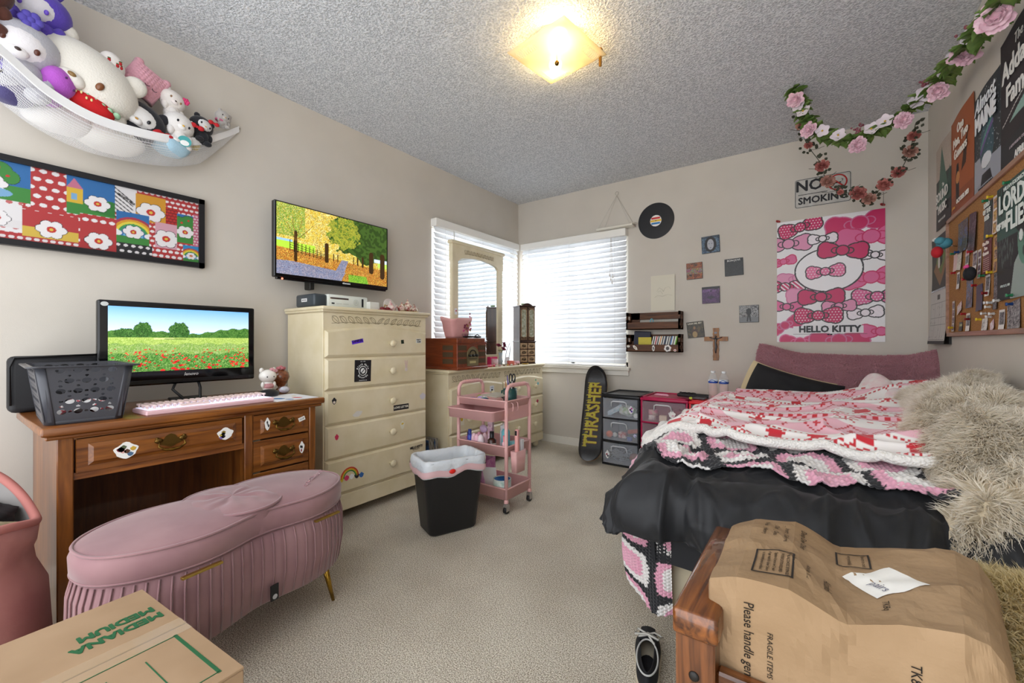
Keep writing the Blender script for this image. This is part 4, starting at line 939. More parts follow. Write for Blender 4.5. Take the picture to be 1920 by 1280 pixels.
def scene(x0, y0, x1, y1, sky, ground, thing_):
    c.rect(x0, y0, x1, y1, sky); c.rect(x0, y0, x1, y0+(y1-y0)*.38, ground); mm = (U >= x0)&(U <= x1)&(V >= y0)&(V <= y1)
    cx_, cy_, R = (x0+x1)/2, (y0+y1)/2, (y1-y0)
    if thing_ == 'tree':
        for dx, dy, r_ in ((-.18, .18, .22), (.1, .22, .24), (.28, .1, .18)): c.ell(cx_+dx*R, cy_+dy*R, r_*R*1.05, r_*R*1.05, '#1e3318', mask=mm)
        for dx, dy, r_ in ((-.18, .18, .22), (.1, .22, .24), (.28, .1, .18)): c.ell(cx_+dx*R, cy_+dy*R, r_*R, r_*R, '#3f8a3c', mask=mm)
        c.rect(cx_+.05*R, cy_-.3*R, cx_+.13*R, cy_+.05*R, '#8a5a2c')
        for dx, dy in ((-.1, .2), (.1, .3), (.25, .12)): c.ell(cx_+dx*R, cy_+dy*R, .035*R, .035*R, '#c8322c')
    if thing_ == 'rainbow':
        for i, hx in enumerate(('#b23a4e', '#e0a02c', '#e8d84a', '#3f9a5a', '#2f6fae', '#6fb2dc')): c.fill(mm&(((U-cx_)**2+(V-y0-.25*R)**2) < (R*(.6-.07*i))**2), hx)
        for s_ in (-1, 1):
            for k in range(3): c.ell(cx_+s_*(.38+.08*k)*R, y0+.3*R+(k % 2)*.05*R, .1*R, .08*R, '#f2f2f2', mask=mm)
        c.rect(x0, y0, x1, y0+.22*R, '#3f8a3c')
    if thing_ == 'house':
        c.rect(x0, y0+.3*R, x0+.3*R, y0+.68*R, '#e0b83a'); c.poly([(x0, y0+.68*R), (x0+.32*R, y0+.68*R), (x0+.14*R, y0+.95*R)], '#c9748f'); c.rect(x0+.08*R, y0+.38*R, x0+.2*R, y0+.55*R, '#7fb0d8')
        c.ell(x1-.1*R, y0+.3*R, .45*R, .2*R, '#2f7a34', mask=mm)
    if thing_ in ('flower', 'house', 'tree', 'rainbow'):
        fx, fy = (cx_+(.12*R if thing_ == 'house' else 0), y0+.38*R); fr = .16*R if thing_ != 'flower' else .26*R
        for rr_, hx in ((1.12, '#26262a'), (1, '#f2eeee')):
            for k in range(6): c.ell(fx+fr*math.cos(k*PI/3), fy+fr*.8*math.sin(k*PI/3), fr*.62*rr_, fr*.55*rr_, hx, mask=mm)
        c.ell(fx, fy, fr*.5, fr*.45, '#c8322c', mask=mm); c.ell(fx, fy, fr*.2, fr*.2, '#e6c34a', mask=mm)
X0 = w2-.66+0  # right part as in the photo, left part outside the frame
dots(0, 0, w2, h2, '#b8383a', '#eee6e6', .022, .008)
scene(.0, .16, .16, h2, '#2f6fae', '#3f8a3c', 'tree'); dots(0, 0, .2, .16, '#e9e6e6', '#c96a6a', .03, .009)
scene(.20, .15, .39, h2, '#2f6fae', '#3f8a3c', 'tree'); c.ell(.29, .175, .055, .018, '#7fb0d8')
dots(.39, .11, .49, h2, '#b8383a', '#eeeaea', .034, .011); dots(.2, .03, .37, .15, '#ece9e9', '#c96a6a', .032, .009)
scene(.24, .045, .37, .13, '#ece9e9', '#e6e2e2', 'flower')
scene(.37, .02, .525, .125, '#b8383a', '#d9b84a', 'flower'); scene(.49, .14, .64, h2, '#2f6fae', '#3f8a3c', 'house')
c.rect(.64, .18, .715, h2, '#e9e6e6')
for i in range(8): c.line(.64, h2-.01-.018*i, .7, h2-.06-.018*i, .004, '#26262a')
c.rect(.64, .0, .64, .0, '#000000')
scene(.71, .16, .82, .285, '#d99a2c', '#d99a2c', 'flower'); scene(.645, .05, .76, .19, '#2f6fae', '#3f8a3c', 'rainbow')
scene(.53, .0, .645, .105, '#b8383a', '#b03034', 'flower'); dots(.53, .105, .645, .15, '#b8383a', '#eeeaea', .028, .01)
dots(.645, .0, .77, .05, '#26262a', '#e6e2e2', .026, .008); scene(.78, .05, .865, .17, '#dca6b4', '#dca6b4', 'flower')
dots(.82, .17, .87, .25, '#8f1c22', '#c8322c', .014, .006); scene(.865, .09, .93, .23, '#2f6fae', '#3f8a3c', 'tree')
dots(.93, .08, w2, .24, '#c96a86', '#e9dada', .014, .005); dots(.77, 0, .9, .045, '#b8383a', '#eeeaea', .024, .009); scene(.89, 0, w2, .08, '#2f8ac6', '#3f9a3c', 'rainbow')
c.c *= .78; c.build('print', attr_mat('glossy_print', .45, None, 0, .08), t, LW(-w2/2, .023, .02))
text('HELLO KITTY  HELLO', .012, BLACK, t, LW(-w2/2+.677, .19+.08, .0206) @ Matrix.Rotation(-.55, 4, 'Z'), bold=.0008, sx=.6)
# ================================================================ toy hammock and plush toys
t = thing('toy_hammock', 'white mesh corner hammock full of plush toys high on the left wall', 'hammock', (0, -2.664, 2.15))
BP = [(.008, -2.664, 2.15), (.05, -2.76, 2.065), (.11, -2.88, 1.975), (.17, -3.03, 1.915), (.22, -3.24, 1.885), (.26, -3.39, 1.915), (.31, -3.51, 1.985), (.42, -3.72, 2.10), (.6, -3.95, 2.2), (.75, -4.15, 2.28)]
def catmull(P, n):
    P = [Vector(p) for p in P]; Q = [P[0]*2-P[1]]+P+[P[-1]*2-P[-2]]; out = []
    for i in range(len(P)-1):
        a, b, c, d = Q[i:i+4]
        for k in range(n):
            q = k/n; out.append(.5*((2*b)+(c-a)*q+(2*a-5*b+4*c-d)*q*q+(3*b-a-3*c+d)*q**3))
    out.append(P[-1]); return out
band = catmull(BP, 12); O = Vector((0, -2.664, 2.15))
m = MB(); rings = []
for i, p in enumerate(band):
    wd_ = .017; q = p-O; rings.append([(q.x+.003, q.y, q.z+wd_), (q.x+.003, q.y, q.z-wd_), (q.x, q.y, q.z-wd_), (q.x, q.y, q.z+wd_)])
m.loft(rings, smooth=False); m.build('edge_band', M('#f8f8f8', .5), t)
m = MB(); m.m = LW(-.004, .004, .004); m.prism([(.009*math.cos(q), .009*math.sin(q)) for q in [i*PI/8 for i in range(16)]], 0, .003); m.build('hook', M('#7a6a4a', .4, .8), t)
NB = len(band)
def net(s, tt):
    f = s*(NB-1); i = min(int(f), NB-2); p = band[i].lerp(band[i+1], f-i); taper = min(1, s*5.0)
    drop = .125*taper; bx = p.x*(1-tt)+.012*tt
    z = p.z-.015*(1-tt)-drop*math.sin(PI*min(1, tt*1.05))**.7+(.05*tt)*taper
    return Vector((bx, p.y-tt*.03*taper, z))-O
m = MB(); nu, nv = 190, 44
for j in range(nv+1):
    m.grid(lambda u, v, j=j: tuple(net(u, min(.999, j/nv)+v*.0035)), 100, 1)
for i in range(0, nu*2+1):
    m.grid(lambda u, v, i=i: tuple(net(min(1, i/(nu*2)+u*.0008), v)), 1, 16)
m.build('mesh_net', M('#f2f2f2', .6), t, kind='stuff')
def plush(label, loc, r, body, face=None, muzzle='#e8e4df', ears='round', look=(1, 0, .1), roll=0, eye='#241a16', nose='#3a2a24', acc=None, squash=(1, 1, 1), hood=None, cat='plush toy', name='plush_toy', torso=True, down=(0, 0, -1), fuzzy=True):
    """a soft toy: head turned to look, short body hanging below it"""
    t = thing(name, label, cat, loc)
    f = Vector(look).normalized(); up = Vector((0, 0, 1)); rt = up.cross(f).normalized()*1; rt = f.cross(up).normalized()*-1; up = f.cross(rt)*-1
    up = rt.cross(f)*1
    if up.z < 0: up = -up
    R = Matrix((rt, f, up)).transposed() @ Matrix.Rotation(roll, 3, 'Y')    # local x right, y forward, z up
    fb = M(body, .9, 0, (140, .5, .004), sheen=.3); ff = M(face, .9, 0, (140, .4, .003), sheen=.3) if face else fb
    def P(*v): return tuple(R @ Vector(v))
    sx, sy, sz = squash
    m = MB(); m.sph((0, 0, 0), (r*1.08*sx, r*.9*sy, r*.9*sz), 24, 16, rot=R)
    if torso:
        D = Vector(down)*r
        m.sph(tuple(D*1.15), (r*.7, r*.65, r*.75), 16, 12)
        for s_ in (-1, 1):
            m.sph(tuple(D*.85+R @ Vector((s_*r*.7, r*.25, 0))), (r*.26, r*.26, r*.42), 12, 8); m.sph(tuple(D*1.6+R @ Vector((s_*r*.4, r*.45, 0))), (r*.3, r*.38, r*.26), 12, 8)
    m.build('body', fb, t)
    if hood:
        m = MB(); m.sph((0, 0, 0), (r*.86*sx, r*.78*sy, r*.70*sz), 24, 16, rot=R, fn=lambda q, d: Vector((q.x, q.y+r*.2, q.z))); m.build('face', ff, t)
    for s_ in (-1, 1):
        m = MB()
        if ears == 'round': m.sph(P(s_*r*.72*sx, 0, r*.72*sz), (r*.28, r*.16, r*.28), 14, 10, rot=R)
        elif ears == 'long': m.sph(P(s_*r*.45, -.1*r, r*1.25), (r*.3, r*.2, r*.72), 14, 12, rot=R @ Matrix.Rotation(s_*.3, 3, 'Y'))
        elif ears == 'floppy': m.sph(P(s_*r*1.1, 0, r*.05), (r*.26, r*.2, r*.7), 14, 12, rot=R @ Matrix.Rotation(s_*.2, 3, 'Y'))
        if ears: m.build('ear', fb, t)
        yy = math.sqrt(max(.05, 1-(.4/1.08)**2))
        m = MB(); m.sph(P(s_*r*.42*sx, r*.83*sy+(.08*r if hood else 0), -.02*r), (r*.085, r*.05, r*.11), 10, 8, rot=R); m.build('eye', M(eye, .2), t)
    if muzzle:
        m = MB(); m.sph(P(0, r*.8*sy+(.08*r if hood else 0), -r*.3*sz), (r*.3, r*.2, r*.2), 14, 10, rot=R); m.build('muzzle', M(muzzle, .9, 0, (140, .4, .003)), t)
        m = MB(); m.sph(P(0, r*1.0*sy+(.06*r if hood else 0), -r*.22*sz), (r*.09, r*.05, r*.06), 10, 8, rot=R); m.build('nose', M(nose, .3), t)
    if acc:
        kind, hx, off = acc
        m = MB(); c_ = P(*[o_*r for o_ in off])
        if kind == 'bow':
            for s_ in (-1, 1): m.sph((c_[0], c_[1]+s_*r*.26, c_[2]-s_*r*.05), (r*.14, r*.24, r*.2), 12, 8)
            m.sph(c_, r*.11, 10, 8)
        elif kind == 'flower':
            for k in range(6): m.sph((c_[0]+.02*r, c_[1]+r*.2*math.cos(k*PI/3), c_[2]+r*.2*math.sin(k*PI/3)), (r*.1, r*.15, r*.15), 8, 6)
            m.sph(c_, r*.14, 8, 6)
        elif kind == 'scarf': m.tube([P(.75*r*math.cos(q)*.9, .75*r*math.sin(q)*.8, -r*.78) for q in [i*PI/8 for i in range(16)]], r*.14, 8, True)
        m.build({'bow': 'neck_bow', 'flower': 'felt_flower', 'scarf': 'scarf'}[kind], M(hx, .8, 0, (200, .3, .002)), t)
    return t
look = (.8, -.35, -.12)
plush('purple plush animal with white face and dark cape at the upper left', (.14, -3.404, 2.26), .082, '#5a45b0', '#d8d4da', None, 'long', (.8, -.3, -.3), .2, '#6a4ac8', acc=('scarf', '#3a3a42', (0, 0, 0)), hood=True)
plush('brown and pink speckled plush toy tucked in the upper left corner of the frame', (.24, -3.56, 2.21), .08, '#5a3328', None, '#e9c9c4', 'round', (.8, .2, -.2), 0, acc=('flower', '#e05a96', (0, .9, .3)))
plush('fluffy pale grey plush animal with a dark-rimmed white face behind the hammock band', (.19, -3.455, 2.075), .098, '#b9b8c0', '#ece8ea', '#f0ecec', 'floppy', (.8, -.1, -.25), .25, '#5a3024', hood=True, acc=('flower', '#5a4fae', (0, .3, 1.0)))
plush('very large cream white plush bear lying across the middle of the hammock', (.135, -3.285, 2.065), .15, '#e6e1d6', None, '#eae5dc', 'round', (.85, -.25, -.15), .55, '#7a4a2a', '#8a6a3a', squash=(1.12, .85, .92), down=(-.35, .12, -.55))
plush('magenta purple plush rabbit leaning over the hammock edge', (.21, -3.365, 1.985), .052, '#b45ac4', None, None, 'long', (.6, .5, -.1), .7, '#5a2a6a', down=(-.3, -.5, -.85))
plush('lavender purple plush animal pressed inside the hammock net', (.165, -3.475, 1.955), .08, '#7a6cc0', None, '#a89ad8', 'floppy', (.8, 0, -.2), .3, torso=False)
t = thing('strawberry_cushion', 'red plush strawberry with pale seeds and green leaf collar on the hammock edge', 'cushion', (.185, -3.27, 1.95))
m = MB(); m.sph((0, 0, 0), (.04, .075, .045), 20, 14, rot=Matrix.Rotation(-.45, 3, 'X')); m.build('berry', M('#c41a1f', .85, 0, (150, .3, .003)), t)
m = MB()
for k in range(8): a = k*PI/4; m.sph((.038*math.cos(a*.4-.6)+.004, -.05+.0145*k, .022-.009*k+.008*(k % 2)), (.003, .004, .006), 6, 5)
m.build('seeds', M('#e6dc9a', .7), t)
m = MB()
for k in range(7): m.sph((.01, -.06+.022*k, .045-.0105*k), (.03, .014, .008), 10, 6, rot=Matrix.Rotation(-.45, 3, 'X'))
m.build('leaf_collar', M('#9ac4a0', .8), t)
t = thing('strawberry_print_pillow', 'small white twisted pillow printed with strawberries beside the pink crocheted toy', 'pillow', (.16, -3.182, 2.115))
SPM = M('#efe9e4', .7)
m = MB(); m.sph((0, -.022, .038), (.036, .04, .052), 18, 12, rot=Matrix.Rotation(.35, 3, 'X')); m.sph((.0, .022, -.04), (.034, .042, .036), 18, 12); m.build('cushion', SPM, t)
m = MB(); rg = random.Random(5)
for (cy, cz, ry, rz_) in ((-.022, .038, .04, .05), (.022, -.04, .042, .036)):
    for k in range(7):
        a = rg.random()*2*PI; q = .25+.55*rg.random(); y, z = q*ry*math.cos(a), q*rz_*math.sin(a); x = .036*math.sqrt(max(0, 1-q*q*.95)); m.sph((x, cy+y, cz+z), (.003, .006, .008), 8, 6, mi=0); m.sph((x, cy+y, cz+z+.008), (.003, .006, .0025), 8, 5, mi=1)
m.build('strawberry_print', [M('#b8262a', .8), M('#3f6a38', .8)], t)
t = thing('crocheted_pig', 'square pink chunky crocheted toy with stitched closed eyes, highest at the middle of the hammock', 'plush toy', (.11, -3.09, 2.155), 0)
R = Matrix.Rotation(-.5, 3, 'X'); m = MB(); n = 24
def sq(u, v, side):
    a = (u-.5)*2; b = (v-.5)*2; bulge = .03*(1-a*a)*(1-b*b); kn = .0045*abs(math.sin(u*PI*8))*abs(math.sin(v*PI*9+.5*PI*(int(u*8) % 2)))
    return tuple(R @ Vector((side*(.012+bulge+kn)*1.0, a*.062*(1-.06*abs(b)), b*.062)))
for s_ in (-1, 1): m.grid(lambda u, v: sq(u, v, s_), 48, 54)
m.tube([tuple(R @ Vector((0, y, z))) for y, z in ((-.062, -.062), (.062, -.062), (.062, .062), (-.062, .062))], .014, 8, True)
m.build('body', M('#dda3b0', .9, 0, (300, .3, .002), sheen=.3), t)
for s_ in (-1, 1):
    m = MB(); m.sph(tuple(R @ Vector((0, s_*.055, .07))), (.013, .018, .016), 12, 8); m.build('ear', M('#dda3b0', .9), t)
m = MB()
for s_ in (.012, .042): m.tube([tuple(R @ Vector((.043-abs(s_)*.15, s_+.009*math.cos(q), -.014-.007*math.sin(q)))) for q in [i*PI/6 for i in range(7)]], .0013, 5)
m.build('stitched_eyes', BLACK, t)
plush('white plush bear with closed eyes and a pink flower behind the black hooded toy', (.1, -2.985, 2.125), .05, '#ece6e0', None, '#efe6e2', 'round', (.8, .1, -.1), .4, '#8a6a4a', acc=('flower', '#e0447c', (.7, .5, .6)))
plush('grey-white plush toy in a black hood at the front of the hammock', (.115, -3.105, 1.985), .08, '#26262c', '#e2dfdc', '#e8e5e2', 'round', (.75, -.2, -.15), .45, '#1c1c22', '#b8862c', hood=True, squash=(1.1, .9, .95), acc=('bow', '#c4232a', (1.15, .4, -.1)), down=(-.1, -.3, -.7))
plush('white plush bear with red neck bow and yellow and blue shirt near the hammock end', (.12, -2.965, 2.015), .058, '#e8e4e0', None, '#efece8', 'round', (.75, .1, -.1), .35, '#1c1c22', '#d8a82c', acc=('bow', '#c4232a', (.9, .6, .6)))
plush('small black plush bear with grey face and red bow near the hammock end', (.10, -2.868, 2.055), .048, '#232328', '#d8d6d4', '#dcdad8', 'round', (.8, .1, -.1), .35, '#1c1c22', '#d8a82c', hood=True, acc=('bow', '#c4232a', (.5, .9, .7)))
plush('smallest grey plush animal at the tip of the hammock with a pink scarf', (.075, -2.765, 2.15), .034, '#b5b0ab', None, '#c4c0bb', 'round', (.8, .05, -.1), .35, '#26221f', '#d8a82c', acc=('scarf', '#c9708c', (0, 0, 0)), down=(0, 0, -.8))
for nm, loc, rr, hx in (('cream plush toy bulging low against the net under the red strawberry', (.115, -3.2, 1.855), (.075, .12, .055), '#e9e5dc'), ('white plush toy lying low in the net at the left', (.14, -3.35, 1.865), (.065, .1, .05), '#e4e0d9'), ('pale blue plush toy in the net under the hooded toy', (.11, -2.99, 1.905), (.06, .075, .045), '#a9cbdc'), ('dark purple plush toy low in the net at the far left', (.2, -3.48, 1.90), (.05, .07, .05), '#4a4470'), ('tiny yellow plush ball showing through the end of the net', (.085, -2.89, 1.955), (.025, .022, .02), '#d8bf4a')):
    m = MB(); m.sph((0, 0, 0), rr, 22, 14, fn=lambda q, d: q*(1+.07*math.sin(d.y*5)*math.cos(d.x*4))); m.build('plush_toy', M(hx, .9, 0, (140, .4, .004), sheen=.3), None, nm, None, 'plush toy', loc)
m = MB(); m.m = frame((0, 0, 0), (.1, 1, 0), (.1, 0, 1)); m.prism([(.026*math.cos(q), .024*math.sin(q)) for q in [i*PI/10 for i in range(20)]], 0, .001); m.m = m.m @ Matrix.Translation((0, -.008, .001)); m.prism([(.017*math.cos(q), .012*math.sin(q)) for q in [i*PI/10 for i in range(20)]], 0, .001, mi=1)
m.build('hang_tag', [M('#4aa6a8', .4), M('#f2f2f0', .4)], None, 'round teal and white paper tag hanging over the hammock band', None, 'tag', (.165, -2.955, 1.93))
# ================================================================ trash can
t = thing('trash_can', 'black plastic wastebasket lined with a white bag beside the tall chest', 'trash can', (.932, -2.006, 0), math.atan2(.227, .093))
def rrect(hx, hy, r, z, n=7, fn=None):
    pts = []
    for (cx_, cy_, a0) in ((hx-r, hy-r, 0), (-hx+r, hy-r, PI/2), (-hx+r, -hy+r, PI), (hx-r, -hy+r, 3*PI/2)):
        for i in range(n):
            a = a0+i*PI/2/(n-1); pts.append((cx_+r*math.cos(a), cy_+r*math.sin(a), z))
        # straight run
    return pts
def dense(ring, k=4):
    out = []
    for i, p in enumerate(ring):
        q = ring[(i+1) % len(ring)]; L = math.dist(p, q); n = k if L > .02 else 1
        for j in range(n): out.append(tuple(p[c]+(q[c]-p[c])*j/n for c in range(3)))
    return out
m = MB(); R = [rrect(.125, .078, .03, 0), rrect(.135, .088, .035, .012), rrect(.172, .117, .045, .375), rrect(.178, .123, .045, .385), rrect(.170, .115, .043, .385), rrect(.13, .084, .033, .02)]
m.loft(R, True, True); m.build('bin', M('#1b1b1d', .45, 0, (300, .15, .001)), t)
m = MB(); rings = []
prof = [(.004, .30, 0), (.008, .315, 1), (.010, .335, 0), (.013, .37, 0), (.006, .395, 0), (-.012, .395, 0), (-.02, .36, 0), (-.034, .2, 0), (-.05, .04, 0), (-.09, .03, 0)]
base = dense(rrect(.172, .117, .045, 0, 8), 14)
for k, (off, z, _) in enumerate(prof):
    ring = []
    for i, p in enumerate(base):
        a = math.atan2(p[1], p[0]); n_ = Vector((p[0]/.172, p[1]/.117, 0)).normalized()
        wv = .006*nz(p[0]*40, p[1]*40, z*14)+.003*nz(p[0]*110, p[1]*110, z*30)
        if k <= 1: zz = z+.035*nz(p[0]*9, p[1]*9, 3)+(.012 if k == 0 else .0)
        else: zz = z+.004*nz(p[0]*50, p[1]*50, 9)
        ring.append((p[0]+n_.x*(off+wv), p[1]+n_.y*(off+wv), zz))
    rings.append(ring)
m.loft(rings, False, True)
lm, nt, b = newmat('bin_liner'); b.inputs['Base Color'].default_value = (*S('#e6ebf0'), 1); b.inputs['Roughness'].default_value = .35
tp = nt.nodes.new('ShaderNodeBsdfTransparent'); m1 = nt.nodes.new('ShaderNodeMixShader'); m1.inputs[0].default_value = .78
nt.links.new(tp.outputs[0], m1.inputs[1]); nt.links.new(b.outputs[0], m1.inputs[2]); nt.links.new(m1.outputs[0], nt.nodes['Material Output'].inputs[0]); addbump(nt, b, 55, .6, .008)
ln = m.build('liner', lm, t)
m = MB(); rings = []
for off, z in ((.0125, .318), (.0145, .322), (.0155, .335), (.0155, .35)):
    ring = []
    for p in base:
        n_ = Vector((p[0]/.172, p[1]/.117, 0)).normalized(); wv = .006*nz(p[0]*40, p[1]*40, z*14)
        ring.append((p[0]+n_.x*(off+wv), p[1]+n_.y*(off+wv), z+.03*nz(p[0]*9, p[1]*9, 3)))
    rings.append(ring)
m.loft(rings, False, False); m.build('liner_hem', M('#d9b3b6', .35), t)
m = MB(); m.sph((-.035, -.136, .338), (.018, .004, .012), 10, 6); m.build('red_drawstring', M('#d8281e', .4), t)
# ================================================================ cart
CP = M('#dba9a6', .35); CX0, CX1, CY0, CY1 = .70, 1.10, -1.70, -1.43
t = thing('utility_cart', 'pink three-tier plastic rolling cart full of toiletries and craft things', 'cart', (.90, -1.565, 0))
def tray(z0, z1, mat=CP, flare=.006, wt=.006, x0=-.195, x1=.195, y0=-.13, y1=.13):
    m = MB(); cx_, cy_ = (x0+x1)/2, (y0+y1)/2; hx, hy = (x1-x0)/2, (y1-y0)/2
    def rr(g, z): return [(p[0]+cx_, p[1]+cy_, z) for p in rrect(hx+g, hy+g, .025, 0)]
    m.loft([rr(-flare, z0), rr(0, z1-.008), rr(.006, z1-.006), rr(.006, z1), rr(-wt, z1), rr(-wt-flare, z0+.005)], True, True); return m
for nm, z0, z1 in (('bottom_tray', .075, .145), ('middle_tray', .325, .39), ('top_tray', .61, .655)): tray(z0, z1).build(nm, CP, t)
m = MB(); m.b2(-.19, -.128, .535, .19, -.12, .545); m.b2(-.19, -.125, .535, -.182, .125, .61); m.b2(.182, -.125, .535, .19, .125, .61); m.b2(-.19, .118, .535, .19, .126, .61); m.build('drawer_housing', CP, t)
dm = tray(.545, .603, wt=.004, flare=.003, x0=-.178, x1=.178, y0=-.235, y1=.02); dr = dm.build('drawer', M('#d9a6a4', .3), t)
for sx in (-.187, .187):
    for sy in (-.122, .122):
        m = MB(); m.cyl((sx, sy, .07), (sx, sy, .655), .011, n=12); m.lathe([(.014, .06), (.014, .075), (.011, .08)], (sx, sy, 0), 12); m.build('post', CP, t)
        m = MB(); m.cyl((sx-.009, sy, .021), (sx+.009, sy, .021), .021, n=18); m.build('wheel', M('#1c1c1e', .5), t)
        m = MB(); m.b2(sx-.014, sy-.012, .03, sx+.014, sy+.012, .058, .003); m.b2(sx-.0135, sy-.014, .015, sx-.010, sy+.014, .05); m.b2(sx+.010, sy-.014, .015, sx+.0135, sy+.014, .05); m.build('caster_fork', M('#b8b4b0', .3, .8), t)
for sx in (-.187, .187):
    m = MB(); m.tube([(sx, -.12, .655), (sx, -.118, .71), (sx, -.10, .735), (sx, -.07, .742), (sx, .07, .742), (sx, .10, .735), (sx, .118, .71), (sx, .12, .655)], .011, 10); 
    for k in range(12): m.tube([(sx+.011*math.cos(q), -.066+k*.012, .742+.0115*math.sin(q)) for q in [i*PI/6 for i in range(12)]], .0015, 4, True)
    m.build('push_handle', CP, t)
for y_ in (-.09, -.04):
    m = MB(); m.tube([(.2, y_, .64), (.212, y_, .635), (.214, y_, .60), (.205, y_, .59)], .003, 6); m.build('side_hook', CP, t)
m = MB(); m.m = Matrix.Translation((.222, -.05, 0)); 
m.loft([rrect(.019, .045, .008, .235), rrect(.022, .055, .01, .36), rrect(.019, .052, .008, .36), rrect(.016, .042, .006, .24)], True, True); m.build('side_bin', CP, t)
CA = (.90, -1.565)
def onc(name, label, cat, x, y, z, fn, mat, rz=0, group=None): return simple(name, label, cat, (CA[0]+x, CA[1]+y, z), fn, mat, rz, group)
def bottle(r, h, cap=.25, neck=.45, pump=False):
    def f(m):
        hb = h*(1-cap); m.lathe([(0, 0), (r*.95, 0), (r, .004), (r, hb*.85), (r*neck, hb), (r*neck, hb+.002)], n=16, mi=0); m.lathe([(r*neck*1.15, hb), (r*neck*1.15, h), (0, h)], n=14, mi=1)
    return f
def bot(label, x, y, r, h, c1, c2, z=.331, cap=.25, neck=.6, lab=None, cat='bottle', name='bottle'):
    t_ = thing(name, label, cat, (CA[0]+x, CA[1]+y, z)); hb = h*(1-cap); mat = c1 if not isinstance(c1, str) else M(c1, .25)
    m = MB(); m.lathe([(0, 0), (r*.95, 0), (r, .004), (r, hb*.85), (r*neck, hb), (0, hb)], n=18); m.build('body', mat, t_)
    m = MB(); m.lathe([(r*neck*1.15, hb), (r*neck*1.15, h), (0, h)], n=16); m.build('cap', c2 if not isinstance(c2, str) else M(c2, .35), t_)
    if lab: m = MB(); m.lathe([(r+.0006, hb*.2), (r+.0006, hb*.65)], n=18); m.build('label', M(lab, .5), t_)
    return t_
bot('blue lidded tube at the left end of the middle cart tray', -.13, -.08, .016, .115, '#3a4fae', '#2f3f90')
bot('dark pink bottle partly hidden beside the blue tube on the cart', -.165, -.05, .016, .09, '#b06a8a', '#3a2030')
bot('amber bottle with black cap and white label at the front of the middle cart tray', .055, -.09, .026, .125, '#3a2018', '#17171a', lab='#e8e2da', cap=.3, neck=.45)
bot('turquoise bottle with white cap on the middle cart tray', .10, -.01, .026, .17, '#6fc0cc', '#eef0f0', cap=.2)
bot('white bottle standing behind the turquoise bottle on the cart', .055, .03, .024, .145, '#e4e8ec', '#f2f2f2', cap=.15, neck=.8)
bot('slim pink bottle with coral cap at the right front of the middle tray', .15, -.085, .018, .11, '#e8b6bc', '#e58f98', cap=.3)
bot('short pale blue jar lying low at the right of the middle tray', .16, .0, .03, .06, '#8fccd2', '#7fc0c8', cap=.3, neck=.95)
bot('low white cream jar at the front of the middle tray', .11, -.09, .03, .036, '#e6e6ea', '#f0f0f2', cap=.4, neck=.95)
onc('tall_box', 'tall narrow pink printed box standing in the middle tray', 'box', .0, -.03, .331, lambda m: m.b2(-.016, -.016, 0, .016, .016, .215, .002), M('#e6d2d8', .4, 0, None, ('#b98aa0', 45)), .3)
onc('lilac_case', 'rounded lilac compact standing above the pink packs in the middle tray', 'compact', -.1, .02, .405, lambda m: m.sph((0, 0, .03), (.032, .014, .026), 16, 10), M('#cfb2d2', .35))
for i, (x, y) in enumerate(((-.1, -.075), (-.07, -.085), (-.04, -.08), (-.095, -.03), (-.05, -.03))):
    onc('soft_pack', f'{["pale pink", "pink striped", "white and pink", "rose pink", "light pink"][i]} plastic pack {["at the left front", "second from the left", "beside the amber bottle", "behind at the left", "behind in the middle"][i]} of the middle cart tray', 'packet', x, y, .331, lambda m: m.sph((0, 0, .045), (.022, .016, .05), 12, 8, fn=lambda q, d: Vector((q.x*(1+.1*math.sin(q.z*200)), q.y, q.z))), M(['#f0cdd6', '#e9b9c9', '#f2e2e6', '#e7a9bd', '#f3d3db'][i], .3), i*.4)
t_ = thing('hair_straightener', 'pink hair straightener standing in the side bin of the cart', 'hair tool', (CA[0]+.222, CA[1]-.065, .25), 0)
m = MB(); m.b2(-.008, -.014, 0, .014, .012, .235, .006, seg=2); m.build('body', M('#dfa09c', .35), t_)
m = MB(); m.b2(-.004, -.0145, .2, .01, -.0135, .228); m.build('control_panel', BLACK, t_)
onc('clear_tube', 'clear plastic tube standing in the side bin beside the hair straightener', 'tube', .222, -.02, .245, lambda m: m.b2(-.012, -.014, 0, .012, .014, .175, .004), clearplastic('#e4e6e8', .55))
onc('white_tube', 'slim white tube behind the clear tube in the side bin', 'tube', .218, .0, .245, lambda m: m.b2(-.008, -.008, 0, .008, .008, .17, .003), M('#e2e2e0', .4))
# bottom tray contents
t_ = thing('storage_bin', 'pink and purple printed fabric bin leaning in the bottom cart tray', 'storage bin', (CA[0]-.09, CA[1]-.02, .083), .15)
m = MB(); m.b2(-.09, -.085, 0, .06, -.08, .17); m.b2(-.09, .08, 0, .06, .085, .17); m.b2(-.09, -.085, 0, -.085, .085, .17); m.b2(.055, -.085, 0, .06, .085, .17); m.b2(-.09, -.085, 0, .06, .085, .005); m.build('body', M('#c06aa8', .6, 0, None, ('#e3aed2', 24)), t_)
m = MB(); m.sph((0, -.03, .15), (.03, .025, .03), 12, 8); m.sph((-.04, .02, .145), (.03, .03, .03), 12, 8); m.build('yarn_balls', M('#e6dde4', .9, 0, (90, .5, .004)), t_)
onc('paper_sheet', 'white paper card leaning behind the blue tape dispenser', 'paper', .0, -.06, .085, lambda m: m.box((0, 0, .075), (.11, .0015, .15), rot=Matrix.Rotation(.35, 3, 'X')), PAPER, .5)
t_ = thing('blue_can', 'white round canister with blue inside standing in the bottom cart tray', 'canister', (CA[0]+.115, CA[1]-.065, .083))
